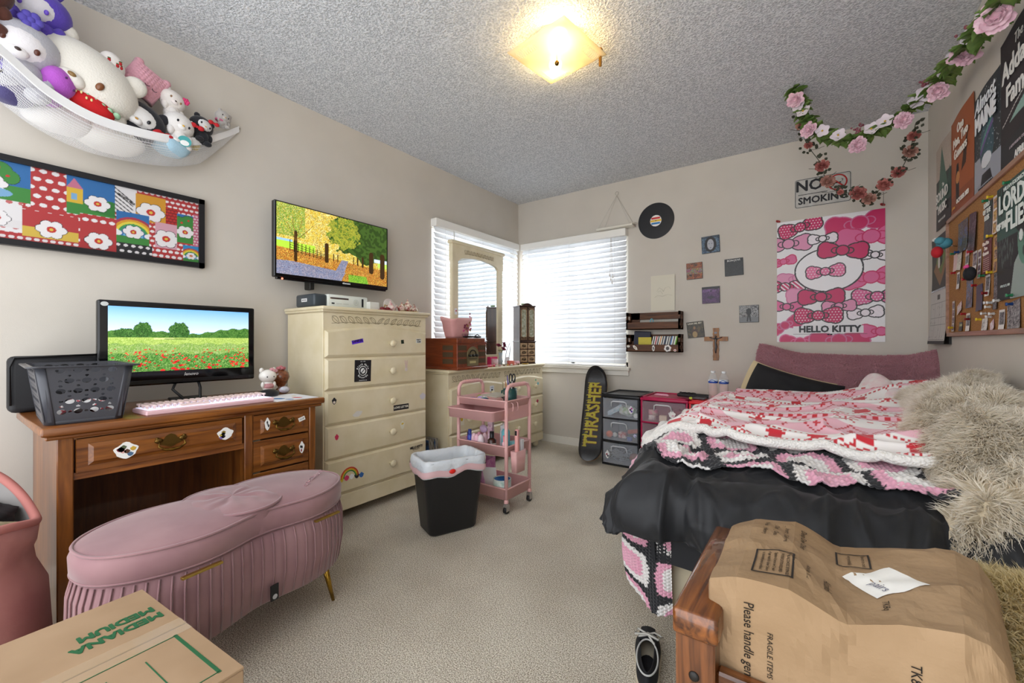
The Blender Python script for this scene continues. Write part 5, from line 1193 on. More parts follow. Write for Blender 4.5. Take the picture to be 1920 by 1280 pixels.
m = MB(); m.lathe([(0, 0), (.052, 0), (.054, .003), (.054, .095), (.05, .095), (.05, .01)], n=28); m.build('body', M('#dfe6e0', .4, 0, None, ('#9fc4b6', 30)), t_)
m = MB(); m.lathe([(.0485, .01), (.0485, .092), (.0, .03)], n=28); m.build('blue_lining', M('#2f7fd0', .4), t_)
# top tray contents
t_ = thing('green_mug', 'dark green mug holding pens and scissors on top of the cart', 'mug', (CA[0]+.09, CA[1]+.05, .617))
m = MB(); m.lathe([(0, 0), (.04, 0), (.043, .004), (.043, .09), (.039, .09), (.038, .006), (0, .006)], n=24); m.build('body', M('#1f4a48', .25), t_)
m = MB(); m.tube([(-.042, 0, .075), (-.064, -.0, .07), (-.066, 0, .03), (-.042, 0, .018)], .005, 8); m.build('handle', M('#1f4a48', .25), t_)
pens = [('black marker pen', '#1c1c20', .145, .004), ('grey pen', '#6a6a72', .13, .0035), ('purple pen', '#4a3a9a', .165, .0035), ('brown makeup brush', '#7a4a2a', .14, .004), ('red pen', '#b8402c', .12, .0035), ('white stick pen', '#dcd8d0', .13, .0035), ('dark brown pencil', '#4a2c1c', .125, .003), ('tan pencil', '#b58a5a', .135, .003)]
for i, (nm, hx, L, r_) in enumerate(pens):
    a = i*2.4; m = MB(); m.tube([(.0, 0, .0), (.018*math.cos(a), .018*math.sin(a), L*.8), (.024*math.cos(a), .024*math.sin(a), L)], [r_, r_, r_*.5], 7)
    m.build('pen', M(hx, .4), None, f'{nm} standing in the green mug on the cart', None, 'pen', (CA[0]+.09+.01*math.cos(a), CA[1]+.05+.01*math.sin(a), .625))
t_ = thing('scissors', 'scissors with black loop handles standing in the green mug', 'scissors', (CA[0]+.11, CA[1]+.045, .625))
m = MB()
for s_ in (-1, 1): m.tube([(s_*.004+.013*math.cos(q)*.8+s_*.008, 0, .145+.028*math.sin(q)) for q in [i*PI/10 for i in range(20)]], .0035, 6, True)
m.build('loop_handles', BLACK, t_)
m = MB(); m.b2(-.006, -.001, .0, .006, .001, .12); m.build('blades', STEEL, t_)
onc('notebook', 'grey-beige notebook lying across the top of the cart', 'notebook', .02, .0, .665, lambda m: m.box((0, 0, 0), (.16, .12, .006), .001, rot=Matrix.Rotation(.06, 3, 'X')), M('#a9a294', .7), -.25)
items = [('purple tube', '#6a4a9a', -.12, -.07, .02, .06), ('green case', '#6f9a8a', -.05, -.03, .035, .03), ('yellow and green tape', '#9aa83a', -.165, .06, .02, .02), ('pink eraser', '#d24a8a', -.02, -.09, .02, .015), ('white tape roll', '#e6e6e6', -.09, .02, .025, .02), ('blue marker', '#3a5aae', -.03, -.06, .012, .045), ('orange case', '#b5622c', .09, -.075, .04, .012), ('lilac box', '#b49ac4', -.13, .02, .025, .02)]
for nm, hx, x, y, a, b_ in items: onc('craft_item', f'{nm} lying in the top tray of the cart', 'craft item', x, y, .617, lambda m: m.sph((0, 0, .016), (a, b_*.6+.008, .015), 12, 8), M(hx, .4), x*7)
for nm, hx, x, y, a, b_ in [('black compact', '#1b1b1f', -.02, -.14, .05, .03), ('yellow brush', '#d8b23a', -.05, -.18, .035, .006), ('white clip card', '#dfe0e0', .06, -.16, .03, .025), ('dark phone-like case', '#26262c', -.09, -.15, .03, .03), ('teal lid', '#4a8a8a', .08, -.12, .015, .015)]: onc('drawer_item', f'{nm} in the open drawer of the cart', 'small item', x, y, .551, lambda m: m.box((0, 0, .014), (2*a, 2*b_, .022), .004), M(hx, .35), x*5)
# ---- records between chest and dresser
rg = random.Random(2); rc = ['#2b5a8f', '#8a8478', '#b8b2a4', '#3a3632', '#a39a8a', '#6f685c', '#c4bcae', '#4a4640']
for i in range(8):
    y = -1.60+.0125*i; hx = rc[i]
    m = MB(); m.m = Matrix.Rotation(.06, 4, 'X'); m.b2(-.155, -.0025, 0, .155, .0025, .31)
    m.build('record_sleeve', M(hx, .6, 0, None, (rc[(i+3) % 8], 25)), None, f'record sleeve standing between chest and dresser, {["nearest the chest, blue", "second from the chest, grey", "third from the chest, pale grey", "fourth, dark", "fifth, beige", "sixth, brown-grey", "seventh, light beige", "nearest the dresser, dark grey"][i]}', None, 'record sleeve', (.21, y, .003), 0, 'records in the gap beside the chest')
# ================================================================ bow ottoman
VP = M('#987476', .75, 0, (8, .1, .01), ('#8a666a', 7), sheen=.4)
t = thing('ottoman', 'dusty pink velvet bow-shaped storage ottoman with pleated sides on gold legs', 'ottoman', (.945, -3.055, 0), math.radians(8))
def bow(s, g=0):   # outline, long axis on y
    a = 2*PI*s; y = math.sin(a)*(.388+g); x = math.cos(a)*(.222+g)*(1-.30*math.exp(-(y/.13)**2)); e = .86
    x = math.copysign(abs(math.cos(a))**e, math.cos(a))*(.222+g)*(1-.27*math.exp(-(y/.14)**2)); return x, y
N = 240
def ring(z, g, pleat=0, fn=None):
    out = []
    for i in range(N):
        s = i/N; x, y = bow(s, g); nl = math.hypot(x, y)
        k = pleat*(1-abs(((s*72) % 1)*2-1)**.35*1.0) if pleat else 0
        out.append((x*(1+k/nl), y*(1+k/nl), z))
    return out
m = MB(); m.loft([ring(.145, -.022), ring(.155, -.006, .004), ring(.24, .006, .0055), ring(.33, .004, .0055), ring(.372, -.006, .004), ring(.38, -.016)], True, True); m.build('pleated_base', VP, t)
m = MB(); rings = []
for i in range(72):
    s = (i+.0)/72; x0, y0 = bow(s, -.006+.003); pts = []
    for z, g in ((.155, -.004), (.24, .010), (.33, .008), (.372, -.002)): x, y = bow(s, g); pts.append((x, y, z))
    m.tube(pts, .0028, 4)
m.build('pleat_edges', VP, t, kind='stuff')
m = MB(); top = []
for z, g in ((.378, -.006), (.388, .004), (.43, .006), (.45, -.002), (.456, -.012)): top.append(ring(z, g))
def cush(k):
    out = []
    for i in range(N):
        x, y = bow(i/N, -.012); x *= k; y2_ = y*k; d = .021*(1-k**3); out.append((x, y2_, .456+d-.006*math.exp(-(y2_/.07)**2)*(1-k)))
    return out
for k in (.97, .93, .87, .78, .66, .5, .33, .15, .03): top.append(cush(k))
m.loft(top, True, True); m.build('cushion_lid', VP, t)
m = MB()
m.tube([(p[0], p[1], .4525) for p in ring(0, -.002)], .0042, 6, True); m.tube([(p[0], p[1], .384) for p in ring(0, .002)], .003, 6, True); m.build('piping', VP, t)
m = MB()
def kn(u, v):
    a = 2*PI*u; r = v; x = .165*r*math.cos(a)*(1-.0); y = .135*r*math.sin(a)
    w = .0035*math.sin(a*2)*math.cos(a*7+3*nz(r*3, a))*r*(1-r)*4; return (x, y, .468+.012*(1-r**4)+w)
m.grid(kn, 96, 16); m.tube([(.167*math.cos(q), .137*math.sin(q), .466) for q in [i*PI/32 for i in range(64)]], .0045, 6, True)
m.loft([[(.166*math.cos(q), .136*math.sin(q), z) for q in [i*PI/32 for i in range(64)]] for z in (.385, .467)], False, False)
m.build('bow_knot', VP, t)
for y_ in (-.2, .2):
    m = MB(); x_, _ = .222, 0; m.b2(.214, y_-.05, .374, .2275, y_+.05, .381, .001); m.build('hinge', GOLD, t)
m = MB(); m.b2(.2, .05, .17, .2, .05, .17); m = MB(); m.m = Matrix.Translation((.178, .018, .16)); m.b2(0, 0, 0, .004, .026, .05); m.build('brand_tag', BLACK, t)
m = MB(); m.m = frame((.1825, .031, .172), (0, 1, 0), (0, 0, 1)); m.prism([(.008*math.cos(q), .008*math.sin(q)) for q in [i*PI/8 for i in range(16)]], 0, .0006); m.build('tag_emblem', M('#b8b8ba', .4), t)
for sx in (-.13, .13):
    for sy in (-.30, .30):
        m = MB(); m.cyl((sx, sy, 0), (sx*.9, sy*.9, .15), .006, .012, 12); m.build('leg', M('#b08c3a', .25, 1), t)
m = MB(); rg = random.Random(9)
for k in range(9):
    y0_, x0_ = .20+.018*k, .10-.012*k
    m.tube([(x0_+.014*math.sin(q*1.7+k), y0_+.010*math.cos(q*2.3+k), .4705) for q in [i*.5 for i in range(7)]], .0011, 4)
m.build('embroidered_lettering', M('#b98790', .6, sheen=.5), t)
# ================================================================ cardboard box
CB = M('#a4886a', .85, 0, (60, .08, .002), ('#987c5e', 6)); t = thing('cardboard_box', 'brown cardboard moving box with green print in the lower left foreground', 'box', (1.236, -3.36, 0), math.radians(4.3))
w_, l_, h_ = .465, .457, .404
m = MB(); m.b2(0, -l_, 0, w_, 0, h_-.004, .002); m.build('carton', CB, t)
for x0_, x1_, nm in ((0, w_/2-.002, 'top_flap'), (w_/2+.002, w_, 'top_flap')):
    m = MB(); m.b2(x0_, -l_, h_-.003, x1_, 0, h_+.002, .0008); m.build(nm, CB, t)
m = MB(); m.b2(w_/2-.002, -l_+.001, h_-.002, w_/2+.002, -.001, h_+.0006); m.build('seam', M('#3d3026', .9), t)
m = MB(); m.b2(w_/2-.03, -l_, h_+.0023, w_/2+.028, .0, h_+.0027); m.build('packing_tape', clearplastic('#d8c0a0', .22, .1), t)
GRN = M('#1c5a34', .7)
def ontop(x, y): return frame((x, y, h_+.0025), (0, -1, 0), (1, 0, 0))
text('MEDIANA', .033, GRN, t, ontop(.152, -.085), bold=.0016, sx=.98); text('MEDIUM', .033, GRN, t, ontop(.115, -.078), bold=.0016, sx=.98)
m = MB(); z = h_+.0022
def gl(x0_, y0_, x1_, y1_, w=.002): m.b2(min(x0_, x1_)-w, min(y0_, y1_)-w, z, max(x0_, x1_)+w, max(y0_, y1_)+w, z+.0006)
gl(.262, -.03, .44, -.03, .003); gl(.262, -.03, .262, -.42, .001); gl(.44, -.03, .44, -.42, .001)
for k in range(5): gl(.30, -.09-.055*k, .43, -.09-.055*k, .001)
m.build('printed_form_lines', GRN, t)
text('Info mini', .022, BLACK, t, frame((.40, -.15, z), (1, -.1, 0), (0, 1, 0)), bold=.0002, shear=.3); text('C', .05, BLACK, t, frame((.34, -.21, z), (1, 0, 0), (0, 1, 0)), shear=.2)
# ================================================================ hamper
t = thing('laundry_hamper', 'tall dusty pink corduroy laundry hamper with grey lining at the left edge', 'laundry hamper', (.66, -3.70, 0))
m = MB(); R = []
for z, r_ in ((0, .225), (.02, .245), (.15, .262), (.3, .255), (.36, .235), (.40, .225), (.44, .232), (.49, .238)):
    ring_ = []
    for i in range(220):
        a = 2*PI*i/220; rr_ = r_*(1+.02*nz(math.cos(a)*2, math.sin(a)*2, z*5))+.0018*math.sin(a*110)+(.012*math.sin(a*3+z*20) if .3 < z < .44 else 0)*.6
        zz = z+(.10*max(0, math.cos(a-2.7))**3+.02*math.sin(3*a) if z > .43 else 0); ring_.append((rr_*math.cos(a), rr_*math.sin(a), zz))
    R.append(ring_)
rt_ = R[-1]; R.append([(p[0]*.93, p[1]*.93, p[2]-.002) for p in rt_])
m.loft(R, True, False); m.build('body', M('#bf8680', .9, 0, (60, .2, .004), ('#ac706c', 6)), t)
m = MB(); m.loft([[(p[0]*.925, p[1]*.925, p[2]-.003) for p in rt_], [(p[0]*.88, p[1]*.88, .33) for p in rt_]], False, True); m.build('lining', M('#8f8b88', .9), t)
m = MB(); m.tube([(p[0]*.965, p[1]*.965, p[2]+.004) for p in rt_], .012, 8, True); m.build('rim_hem', M('#b5736c', .85), t)
def crump(seed, rx, ry, rz_):
    def f(m): m.sph((0, 0, 0), (rx, ry, rz_), 26, 16, fn=lambda q, d: q*(1+.28*nz(d.x*2.2+seed, d.y*2.2, d.z*2.2)+.1*nz(d.x*6+seed, d.y*6, d.z*6)))
    return f
simple('khaki_clothes', 'crumpled khaki garment at the top of the pink hamper', 'clothes', (.71, -3.565, .455), crump(1, .10, .075, .045), M('#a39678', .9, 0, (30, .2, .004)))
simple('black_clothes', 'crumpled black shirt with pink trim on top of the hamper', 'clothes', (.61, -3.585, .495), crump(5, .11, .08, .035), M('#17171b', .9))
simple('grey_clothes', 'grey garment bunched inside the hamper behind the black shirt', 'clothes', (.6, -3.75, .42), crump(9, .13, .12, .05), M('#4c4a4c', .9))
# ================================================================ back wall
def drawers(x0, w, hexc, label, contents, hexd):
    t = thing('drawer_tower', label, 'storage drawers', (x0, -.42, 0)); d = .36; h = .575; F = M(hexc, .35)
    m = MB(); m.b2(.0, .0, .0, w, d, .02, .004); m.b2(0, d-.008, .02, w, d, h-.02)
    m.b2(-.004, -.004, h-.028, w+.004, d, h-.006, .006, seg=2); m.b2(.0, .0, h-.008, w, .018, h+.002, .002); m.b2(0, d-.018, h-.008, w, d, h+.002, .002); m.b2(0, .0, h-.008, .018, d, h+.002, .002); m.b2(w-.018, .0, h-.008, w, d, h+.002, .002)
    for z in (.195, .375): m.b2(0, .0, z, w, d, z+.012, .002)
    for xx in (0, w-.012): 
        m.b2(xx, .0, .02, xx+.012, .015, h-.02); m.b2(xx, d-.02, .02, xx+.012, d, h-.02)
    m.build('frame', F, t)
    m = MB(); m.b2(.001, .02, .02, .004, d-.02, h-.03); m.b2(w-.004, .02, .02, w-.001, d-.02, h-.03); m.build('side_sheet', clearplastic(hexd, .5), t)
    PL = clearplastic('#d4d9e4' if hexc == '#17181c' else '#dcbcc8', .30, .12)
    for k, z in enumerate((.022, .209, .389)):
        hh = .165 if k < 2 else .155
        m = MB(); x_0, x_1 = .014, w-.014
        def fr(u, v): return (x_0+(x_1-x_0)*u, -.004-.012*math.sin(PI*u)-.004*v, z+hh*v)
        m.grid(fr, 12, 4); m.b2(x_0, 0, z, x_0+.002, d-.03, z+hh*.85); m.b2(x_1-.002, 0, z, x_1, d-.03, z+hh*.85); m.b2(x_0, 0, z, x_1, d-.03, z+.002); m.b2(x_0, d-.03, z, x_1, d-.028, z+hh*.85)
        D = m.build('drawer', PL, t)
        m = MB(); xc = w/2; m.tube([(xc-.065, -.018, z+hh-.065), (xc-.06, -.03, z+hh-.028), (xc-.045, -.034, z+hh-.02), (xc+.045, -.034, z+hh-.02), (xc+.06, -.03, z+hh-.028), (xc+.065, -.018, z+hh-.065)], .0055, 8)
        m.build('handle', clearplastic('#eef0f4', .55, .15), D)
    return t
drawers(1.125, .31, '#17181c', 'black framed three-drawer plastic tower beside the skateboards', None, '#4a4c54')
drawers(1.447, .345, '#b01048', 'magenta framed plastic drawer tower between the black and the red one', None, '#c96a8e')
drawers(1.802, .33, '#e02a34', 'red framed plastic drawer tower next to the bed', None, '#d0606a')
def inn(label, name, cat, x, z, kind, hx, hx2=None, y=-.33, s=1):
    m = MB()
    if kind == 'box': m.box((0, 0, .03*s), (.07*s, .05*s, .055*s), .003)
    elif kind == 'roll': m.lathe([(.0, 0), (.035*s, 0), (.035*s, .045*s), (.0, .045*s)], n=18)
    elif kind == 'tubeR': m.cyl((-.055*s, 0, .03*s), (.055*s, 0, .055*s), .022*s, n=14)
    elif kind == 'bag': crump(hash(label) % 17, .075*s, .06*s, .05*s)(m); m.v = [(a, b, c+.05*s) for a, b, c in m.v]
    elif kind == 'bottle': m.lathe([(0, 0), (.014, 0), (.015, .05), (.006, .062), (.004, .082), (0, .084)], n=12)
    elif kind == 'wires':
        rg_ = random.Random(3)
        for k in range(26): m.tube(catmull([(rg_.uniform(-.09, .09)*s, rg_.uniform(-.06, .06), rg_.uniform(.004, .1)*s) for _ in range(4)], 5), .002, 4)
    elif kind == 'ball': m.sph((0, 0, .02*s), .02*s, 12, 8)
    elif kind == 'slab': m.box((0, 0, .04), (.04, .006, .15), .002, rot=Matrix.Rotation(1.05, 3, 'Y'))
    m.build(name, M(hx, .6, 0, None, (hx2, 40) if hx2 else None), None, label, None, cat, (x, y, z))
B1, B2, B3 = .026, .213, .393
inn('pale blue packet lying diagonally in the top drawer of the black tower', 'packet', 'packet', 1.20, B3+.0, 'slab', '#9fc0d0', '#dfe6ea')
inn('green and white bag in the top drawer of the black tower', 'bag', 'bag', 1.31, B3, 'bag', '#8fae7a', '#dfe0dc', s=.9)
inn('white ball at the right of the top drawer of the black tower', 'ball', 'ball', 1.395, B3, 'ball', '#e8e8e4', y=-.38)
inn('orange cup in the middle drawer of the black tower', 'cup', 'cup', 1.17, B2, 'ball', '#e0622a', s=1.4, y=-.37)
inn('white bottle cap beside the orange cup in the middle drawer of the black tower', 'cap', 'cap', 1.205, B2, 'ball', '#e6e6e2', y=-.34, s=1)
inn('red and white candy box in the middle drawer of the black tower', 'box', 'box', 1.27, B2, 'box', '#b8262e', '#e6d8d0', s=.9)
inn('orange spool in the middle drawer of the black tower', 'spool', 'spool', 1.36, B2+.03, 'tubeR', '#c8502a', s=.8)
inn('blue can in the middle drawer of the black tower', 'can', 'can', 1.345, B2, 'roll', '#2a4a9a', y=-.385, s=.6)
inn('tangle of grey cables in the bottom drawer of the black tower', 'cables', 'cables', 1.25, B1, 'wires', '#9aa0a6', s=.95)
inn('brown pouch in the bottom drawer of the black tower', 'pouch', 'pouch', 1.36, B1, 'bag', '#8a4a38', s=.65, y=-.29)
inn('pink ribbon roll in the top drawer of the magenta tower', 'ribbon', 'ribbon roll', 1.515, B3+.03, 'roll', '#e07a9a', '#cbbfae')
inn('white wire basket in the top drawer of the magenta tower', 'small_basket', 'basket', 1.52, B3, 'box', '#e6e2e0', '#a8a0a0', s=.7, y=-.37)
inn('cream note block in the top drawer of the magenta tower', 'note_block', 'note block', 1.61, B3, 'box', '#e8dcc0', y=-.385, s=.8)
inn('red cloth in the top drawer of the magenta tower', 'cloth', 'cloth', 1.69, B3, 'bag', '#9a3040', '#6a2030', s=.8, y=-.26)
inn('glue bottle with dark label in the middle drawer of the magenta tower', 'bottle', 'bottle', 1.475, B2, 'bottle', '#dfe3e2', '#3a4a52', y=-.385)
inn('dark paint bottle beside the glue bottle in the middle drawer of the magenta tower', 'bottle', 'bottle', 1.515, B2, 'bottle', '#2a3a40', y=-.38)
inn('second white paint bottle in the middle drawer of the magenta tower', 'bottle', 'bottle', 1.555, B2, 'bottle', '#e8e8e4', '#55606a', y=-.385)
inn('yellow-green bag in the middle drawer of the magenta tower', 'bag', 'bag', 1.52, B2, 'bag', '#a8a43a', '#4a4a3a', s=.7, y=-.26)
inn('pink cloth in the top drawer of the red tower', 'cloth', 'cloth', 1.87, B3, 'bag', '#e6a9b0', '#f0d0d4', s=.7, y=-.34)
inn('red-orange shirt in the top drawer of the red tower', 'shirt', 'shirt', 1.99, B3, 'bag', '#c83a30', '#a82a28', s=.95, y=-.3)
def fsticker(x, z, w, h, hx, y=-.4385, cs=(), name='sticker', label=None):
    m = MB(); m.m = BW(x, z, y); m.prism([(w/2*(1+.15*math.sin(5*q))*math.cos(q), h/2*(1+.15*math.cos(4*q))*math.sin(q)) for q in [i*PI/12 for i in range(24)]], 0, .0006)
    for i, c_ in enumerate(cs): m.m = BW(x+(-1)**i*w*.14, z+(i-1)*h*.2, y-.0006); m.prism([(w*.2*math.cos(q), h*.14*math.sin(q)) for q in [k*PI/6 for k in range(12)]], 0, .0005, mi=i+1)
    return m.build(name, [M(hx, .4)]+[M(c_, .4) for c_ in cs], None, label, None, 'sticker')
fsticker(1.375, .465, .04, .055, '#e6dfe8', cs=('#5a2f9a', '#2a2440', '#b04a8a'), label='white edged purple sticker on the top drawer front of the black tower', y=-.436)
fsticker(1.405, .265, .025, .025, '#c9c6e0', cs=('#3a3a6a',), label='tiny blue-white sticker on the middle drawer front of the black tower', y=-.433)
fsticker(1.18, .09, .035, .06, '#e8e6e6', cs=('#2a2226', '#7a2030'), label='dark outlined sticker on the bottom drawer front of the black tower', y=-.436)
fsticker(1.685, .46, .05, .05, '#f0ece8', cs=('#e0b0bc',), label='white cloud shaped sticker on the top drawer front of the magenta tower', y=-.436)
fsticker(1.475, .25, .035, .06, '#eee8e6', cs=('#1c1a1c', '#b02a3a', '#1c1a1c'), label='red and black sticker on the middle drawer front of the magenta tower', y=-.4345)
fsticker(1.85, .47, .035, .05, '#e8d8c8', cs=('#6a4a2a', '#c9a04a'), label='brown sticker on the top drawer front of the red tower', y=-.436)
# on the towers
simple('pink_comb', 'pink plastic comb lying on the magenta tower', 'comb', (1.58, -.33, .577), lambda m: m.tube([(-.055, .005, .01), (-.03, 0, .012), (.04, 0, .01), (.055, -.004, .006)], [.004, .008, .009, .005], 8), M('#e8a8bc', .3), .1)
t = thing('pencil_pouch', 'black dotted pouch lying across the magenta and red towers', 'pouch', (1.80, -.26, .577), -.1)
m = MB(); m.b2(-.12, -.035, 0, .12, .035, .028, .012, seg=2); m.build('pouch', M('#18181a', .6, 0, None, ('#2e2a2c', 90)), t)
m = MB(); m.tube([(-.1+.008*k, -.02+.012*math.sin(k*1.6), .034) for k in range(16)], .004, 6); m.build('coil_trim', BLACK, t)
simple('metal_clip', 'flat silver and black object beside the green eraser on the red tower', 'clip', (1.86, -.36, .577), lambda m: m.box((0, 0, .008), (.09, .045, .014), .005), M('#77787c', .25, .7), -.15)
simple('green_eraser', 'small yellow-green eraser at the corner of the red tower', 'eraser', (1.805, -.385, .5775), lambda m: m.box((0, 0, .008), (.022, .016, .016), .003), M('#c4d64a', .5))
GB = clearplastic('#eaf0f4', .20, .03); cp = None
def wbottle(x, y, label):
    t = thing('water_bottle', label, 'bottle', (x, y, .577))
    m = MB(); pr = [(0, .006), (.022, 0), (.030, .006)]
    for k in range(10): z = .014+k*.0105; pr += [(.0315, z), (.029, z+.005)]
    pr += [(.0315, .122), (.0315, .150), (.028, .165), (.017, .187), (.0125, .193), (.0125, .2)]
    m.lathe(pr, n=24); m.build('body', GB, t)
    m = MB(); m.lathe([(.0, .01), (.027, .012), (.027, .128), (0, .128)], n=20); m.build('water', clearplastic('#ffb7a8', .22, .05), t)
    m = MB(); m.lathe([(.0318, .124), (.0318, .150)], n=24); m.build('label', M('#e6ecf2', .4), t)
    m = MB(); m.lathe([(.0322, .124), (.0322, .137)], n=24); m.m = Matrix.Translation((0, 0, 0)); m.tube([(.0326*math.cos(-PI/2+q), .0326*math.sin(-PI/2+q), .137+.009*max(0, math.cos(q*2.2))) for q in [(-6+i)*.12 for i in range(13)]], .0022, 4); m.build('blue_wave', M('#2a4fa8', .4), t)
    m = MB(); m.lathe([(.0145, .197), (.0145, .21), (0, .21)], n=18); m.build('cap', M('#eef0f2', .35), t)
    return t
wbottle(1.945, -.33, 'water bottle on the red tower, nearer the corner windows'); wbottle(2.018, -.345, 'water bottle on the red tower, nearer the bed')
# ---- skateboards
def deck(label, loc, rz, lean, top, graphic):
    t = thing('skateboard', label, 'skateboard', loc, rz); R = Matrix.Rotation(lean, 4, 'X')
    L, Wd = .80, .098; n = 60
    def outl(s):
        z = (1-math.cos(PI*s))/2; 
        return z
    P = []
    for i in range(n):
        a = 2*PI*i/n; c_, s_ = math.cos(a), math.sin(a); x = Wd*math.copysign(abs(c_)**.75, c_); z = L/2+L/2*math.copysign(abs(s_)**.62, s_)*1.0
        if abs(s_) > .0: zz = (z-L/2)/(L/2); x = Wd*(1-max(0, (abs(zz)-.62)/.38)**2.6)**.5*math.copysign(1, c_)
        P.append((x, z))
    def conc(x, z): k = max(0, abs(z-L/2)-.27); return -.9*k*k*4+0
    m = MB(); m.m = R; rings = []
    for off in (-.0055, .0055):
        rings.append([(x, off+conc(x, z), z) for x, z in P])
    nP = len(P)
    # grid fill across for curvature
    def row(i, off): z = L*(.5-.5*math.cos(PI*i/40)); zz = (z-L/2)/(L/2); hw = Wd*(max(0.0004, 1-max(0, (abs(zz)-.62)/.38)**2.6))**.5; return z, hw
    vs = []; 
    for off in (-.0055, .0055):
        for i in range(41):
            z, hw = row(i, off)
            for j in range(9): x = hw*(j/4-1); vs.append((x, off+conc(x, z)+.0, z))
    fs = []
    def id_(s, i, j): return s*41*9+i*9+j
    fr = []; 
    for i in range(40):
        for j in range(8): fr.append((id_(0, i, j), id_(0, i, j+1), id_(0, i+1, j+1), id_(0, i+1, j)))
    m.add(vs, fr, True, 0)
    bk = [(id_(1, i, j), id_(1, i+1, j), id_(1, i+1, j+1), id_(1, i, j+1)) for i in range(40) for j in range(8)]
    sd = [(id_(0, i, 0), id_(0, i+1, 0), id_(1, i+1, 0), id_(1, i, 0)) for i in range(40)]+[(id_(0, i, 8), id_(1, i, 8), id_(1, i+1, 8), id_(0, i+1, 8)) for i in range(40)]
    m.f += bk+sd; m.sm += [False]*len(bk+sd); m.mi += [1]*len(bk)+[2]*len(sd)
    m.build('deck', [M('#232326', .4, 0, None, ('#2e2d2e', 30)), M('#1a1a1c', .9), M('#c08a4a', .5)], t)
    if graphic:
        Y1 = M('#c2b83c', .5, 0, None, ('#a89a2c', 60)); OR = M('#8f4a1e', .5)
        mm = R @ frame((0, -.0075, L*.53), (0, 0, 1), (-1, 0, 0))
        text('THRASHER', .15, OR, t, mm @ Matrix.Translation((0, 0, -.0006)), bold=.0065, sx=.80, name='lettering_outline')
        text('THRASHER', .15, Y1, t, mm, bold=.003, sx=.80)
        m = MB(); m.m = mm
        for k in range(26):
            x = -.29+k*.0235; y = .045+.004*math.sin(k*2.1); hh = .02+.014*math.sin(k*1.7+1)**2
            m.prism([(x-.007, y-.01), (x+.007, y-.01), (x+.005, y+hh*.5), (x-.004+.004*math.sin(k), y+hh)], 0, .0008)
        m.build('flame_tips', Y1, t)
    m = MB(); m.m = R
    for zc in (.17, .22, .58, .63):
        for sx in (-.02, .02): m.sph((sx, -.0062, zc), (.004, .0015, .004), 8, 5)
    m.build('mounting_bolts', BLACK, t)
    for zc in (.19, .61):
        m = MB(); m.m = R; m.b2(-.02, .006, zc-.03, .02, .02, zc+.03, .003); m.cyl((-.07, .04, zc), (.07, .04, zc), .006); m.b2(-.05, .028, zc-.008, .05, .046, zc+.008, .004); m.build('truck', STEEL, t)
        for sx in (-.08, .08): m = MB(); m.m = R; m.cyl((sx-.015, .04, zc), (sx+.015, .04, zc), .025, n=18); m.build('wheel', M('#e6dfc8', .4), t)
    return t
deck('skateboard with yellow flaming lettering on dark underside leaning under the window sill', (1.035, -.475, .006), .22, -math.radians(26), True, True)
deck('plain dark skateboard behind the lettered one, showing only at its top left', (.985, -.335, .006), .22, -math.radians(19), True, False)
# ---- vinyl record
t = thing('vinyl_record', 'black vinyl record with red, yellow and blue striped label hanging on the back wall', 'vinyl record', (1.436, 0, 2.033))
m = MB(); m.m = frame((0, 0, 0), (1, 0, 0), (0, 0, 1)); pr = []
for k in range(34): r_ = .048+k*.0031; pr += [(r_, .004+.0003*(k % 2))]
m.lathe([(0, .001)]+[(.046, .001), (.047, .004)]+pr+[(.152, .004), (.153, .002), (.152, 0)], n=72); m.build('disc', M('#15151a', .3, coat=.3), t)
c = Canvas(.098, .098, .002, '#f0ece6')
c.rect(.012, .064, .086, .078, '#cf2a26'); c.rect(.004, .042, .094, .057, '#e6b92c'); c.rect(.012, .02, .086, .034, '#2a7ab8'); c.ell(.049, .049, .004, .004, '#2a2a2a')
U_, V_ = c.U-.049, c.V-.049
c.c[(U_**2+V_**2) > .0475**2] = S('#15151a')
c.build('center_label', attr_mat('matte_print', .6), t, BW(-.049, -.049, -.0052))
# ---- album covers
def cover(x, z, w, h, label, fn, rot=0, cat='album cover', t_=.01):
    t = thing('album_cover', label, cat, (x, 0, z)); mm = Matrix.Translation((0, 0, 0)) @ Matrix.Rotation(rot, 4, 'Y')
    m = MB(); m.m = mm; m.b2(-w/2, -t_, -h/2, w/2, 0, h/2, .001); m.build('case', M('#2a2a2c', .35), t)
    c = Canvas(w-.004, h-.004, .0018, '#222222'); fn(c); c.c *= .62; c.build('print', attr_mat('glossy_print', .45, None, 0, .08), t, mm @ BW(-w/2+.002, -h/2+.002, -t_-.0006)); return t, mm
def f1(c):
    w, h = c.w, c.h; c.blob(c.U > -1, ['#1d3a5e', '#274d75', '#8fb3cc', '#142a46'], 3); c.ell(.5*w, .5*h, .34*w, .46*h, '#0e0e14'); c.ell(.5*w, .5*h, .19*w, .32*h, '#cfd3de')
    c.ell(.42*w, .55*h, .04*w, .015*h, '#1c2030'); c.ell(.58*w, .55*h, .04*w, .015*h, '#1c2030'); c.ell(.5*w, .3*h, .05*w, .02*h, '#4a5068'); c.rect(0, .9*h, w, h, '#10182a', .6)
cover(1.868, 1.772, .132, .135, 'album cover with a pale face on blue, highest on the back wall', f1, -.04)
def f2(c): w, h = c.w, c.h; c.blob(c.U > -1, ['#1a1614', '#c8642a', '#e08a4a', '#1a1614', '#8a3a1c'], 5); c.blob((c.V > .3*h)&(c.V < .65*h), ['#c83a6a', '#3ab8b0', '#d8c83a', '#1a1614', '#e8783a', '#6a4ab0'], 3)
cover(1.747, 1.573, .122, .133, 'album cover in orange, black and neon colours left of the grey one', f2, -.03)
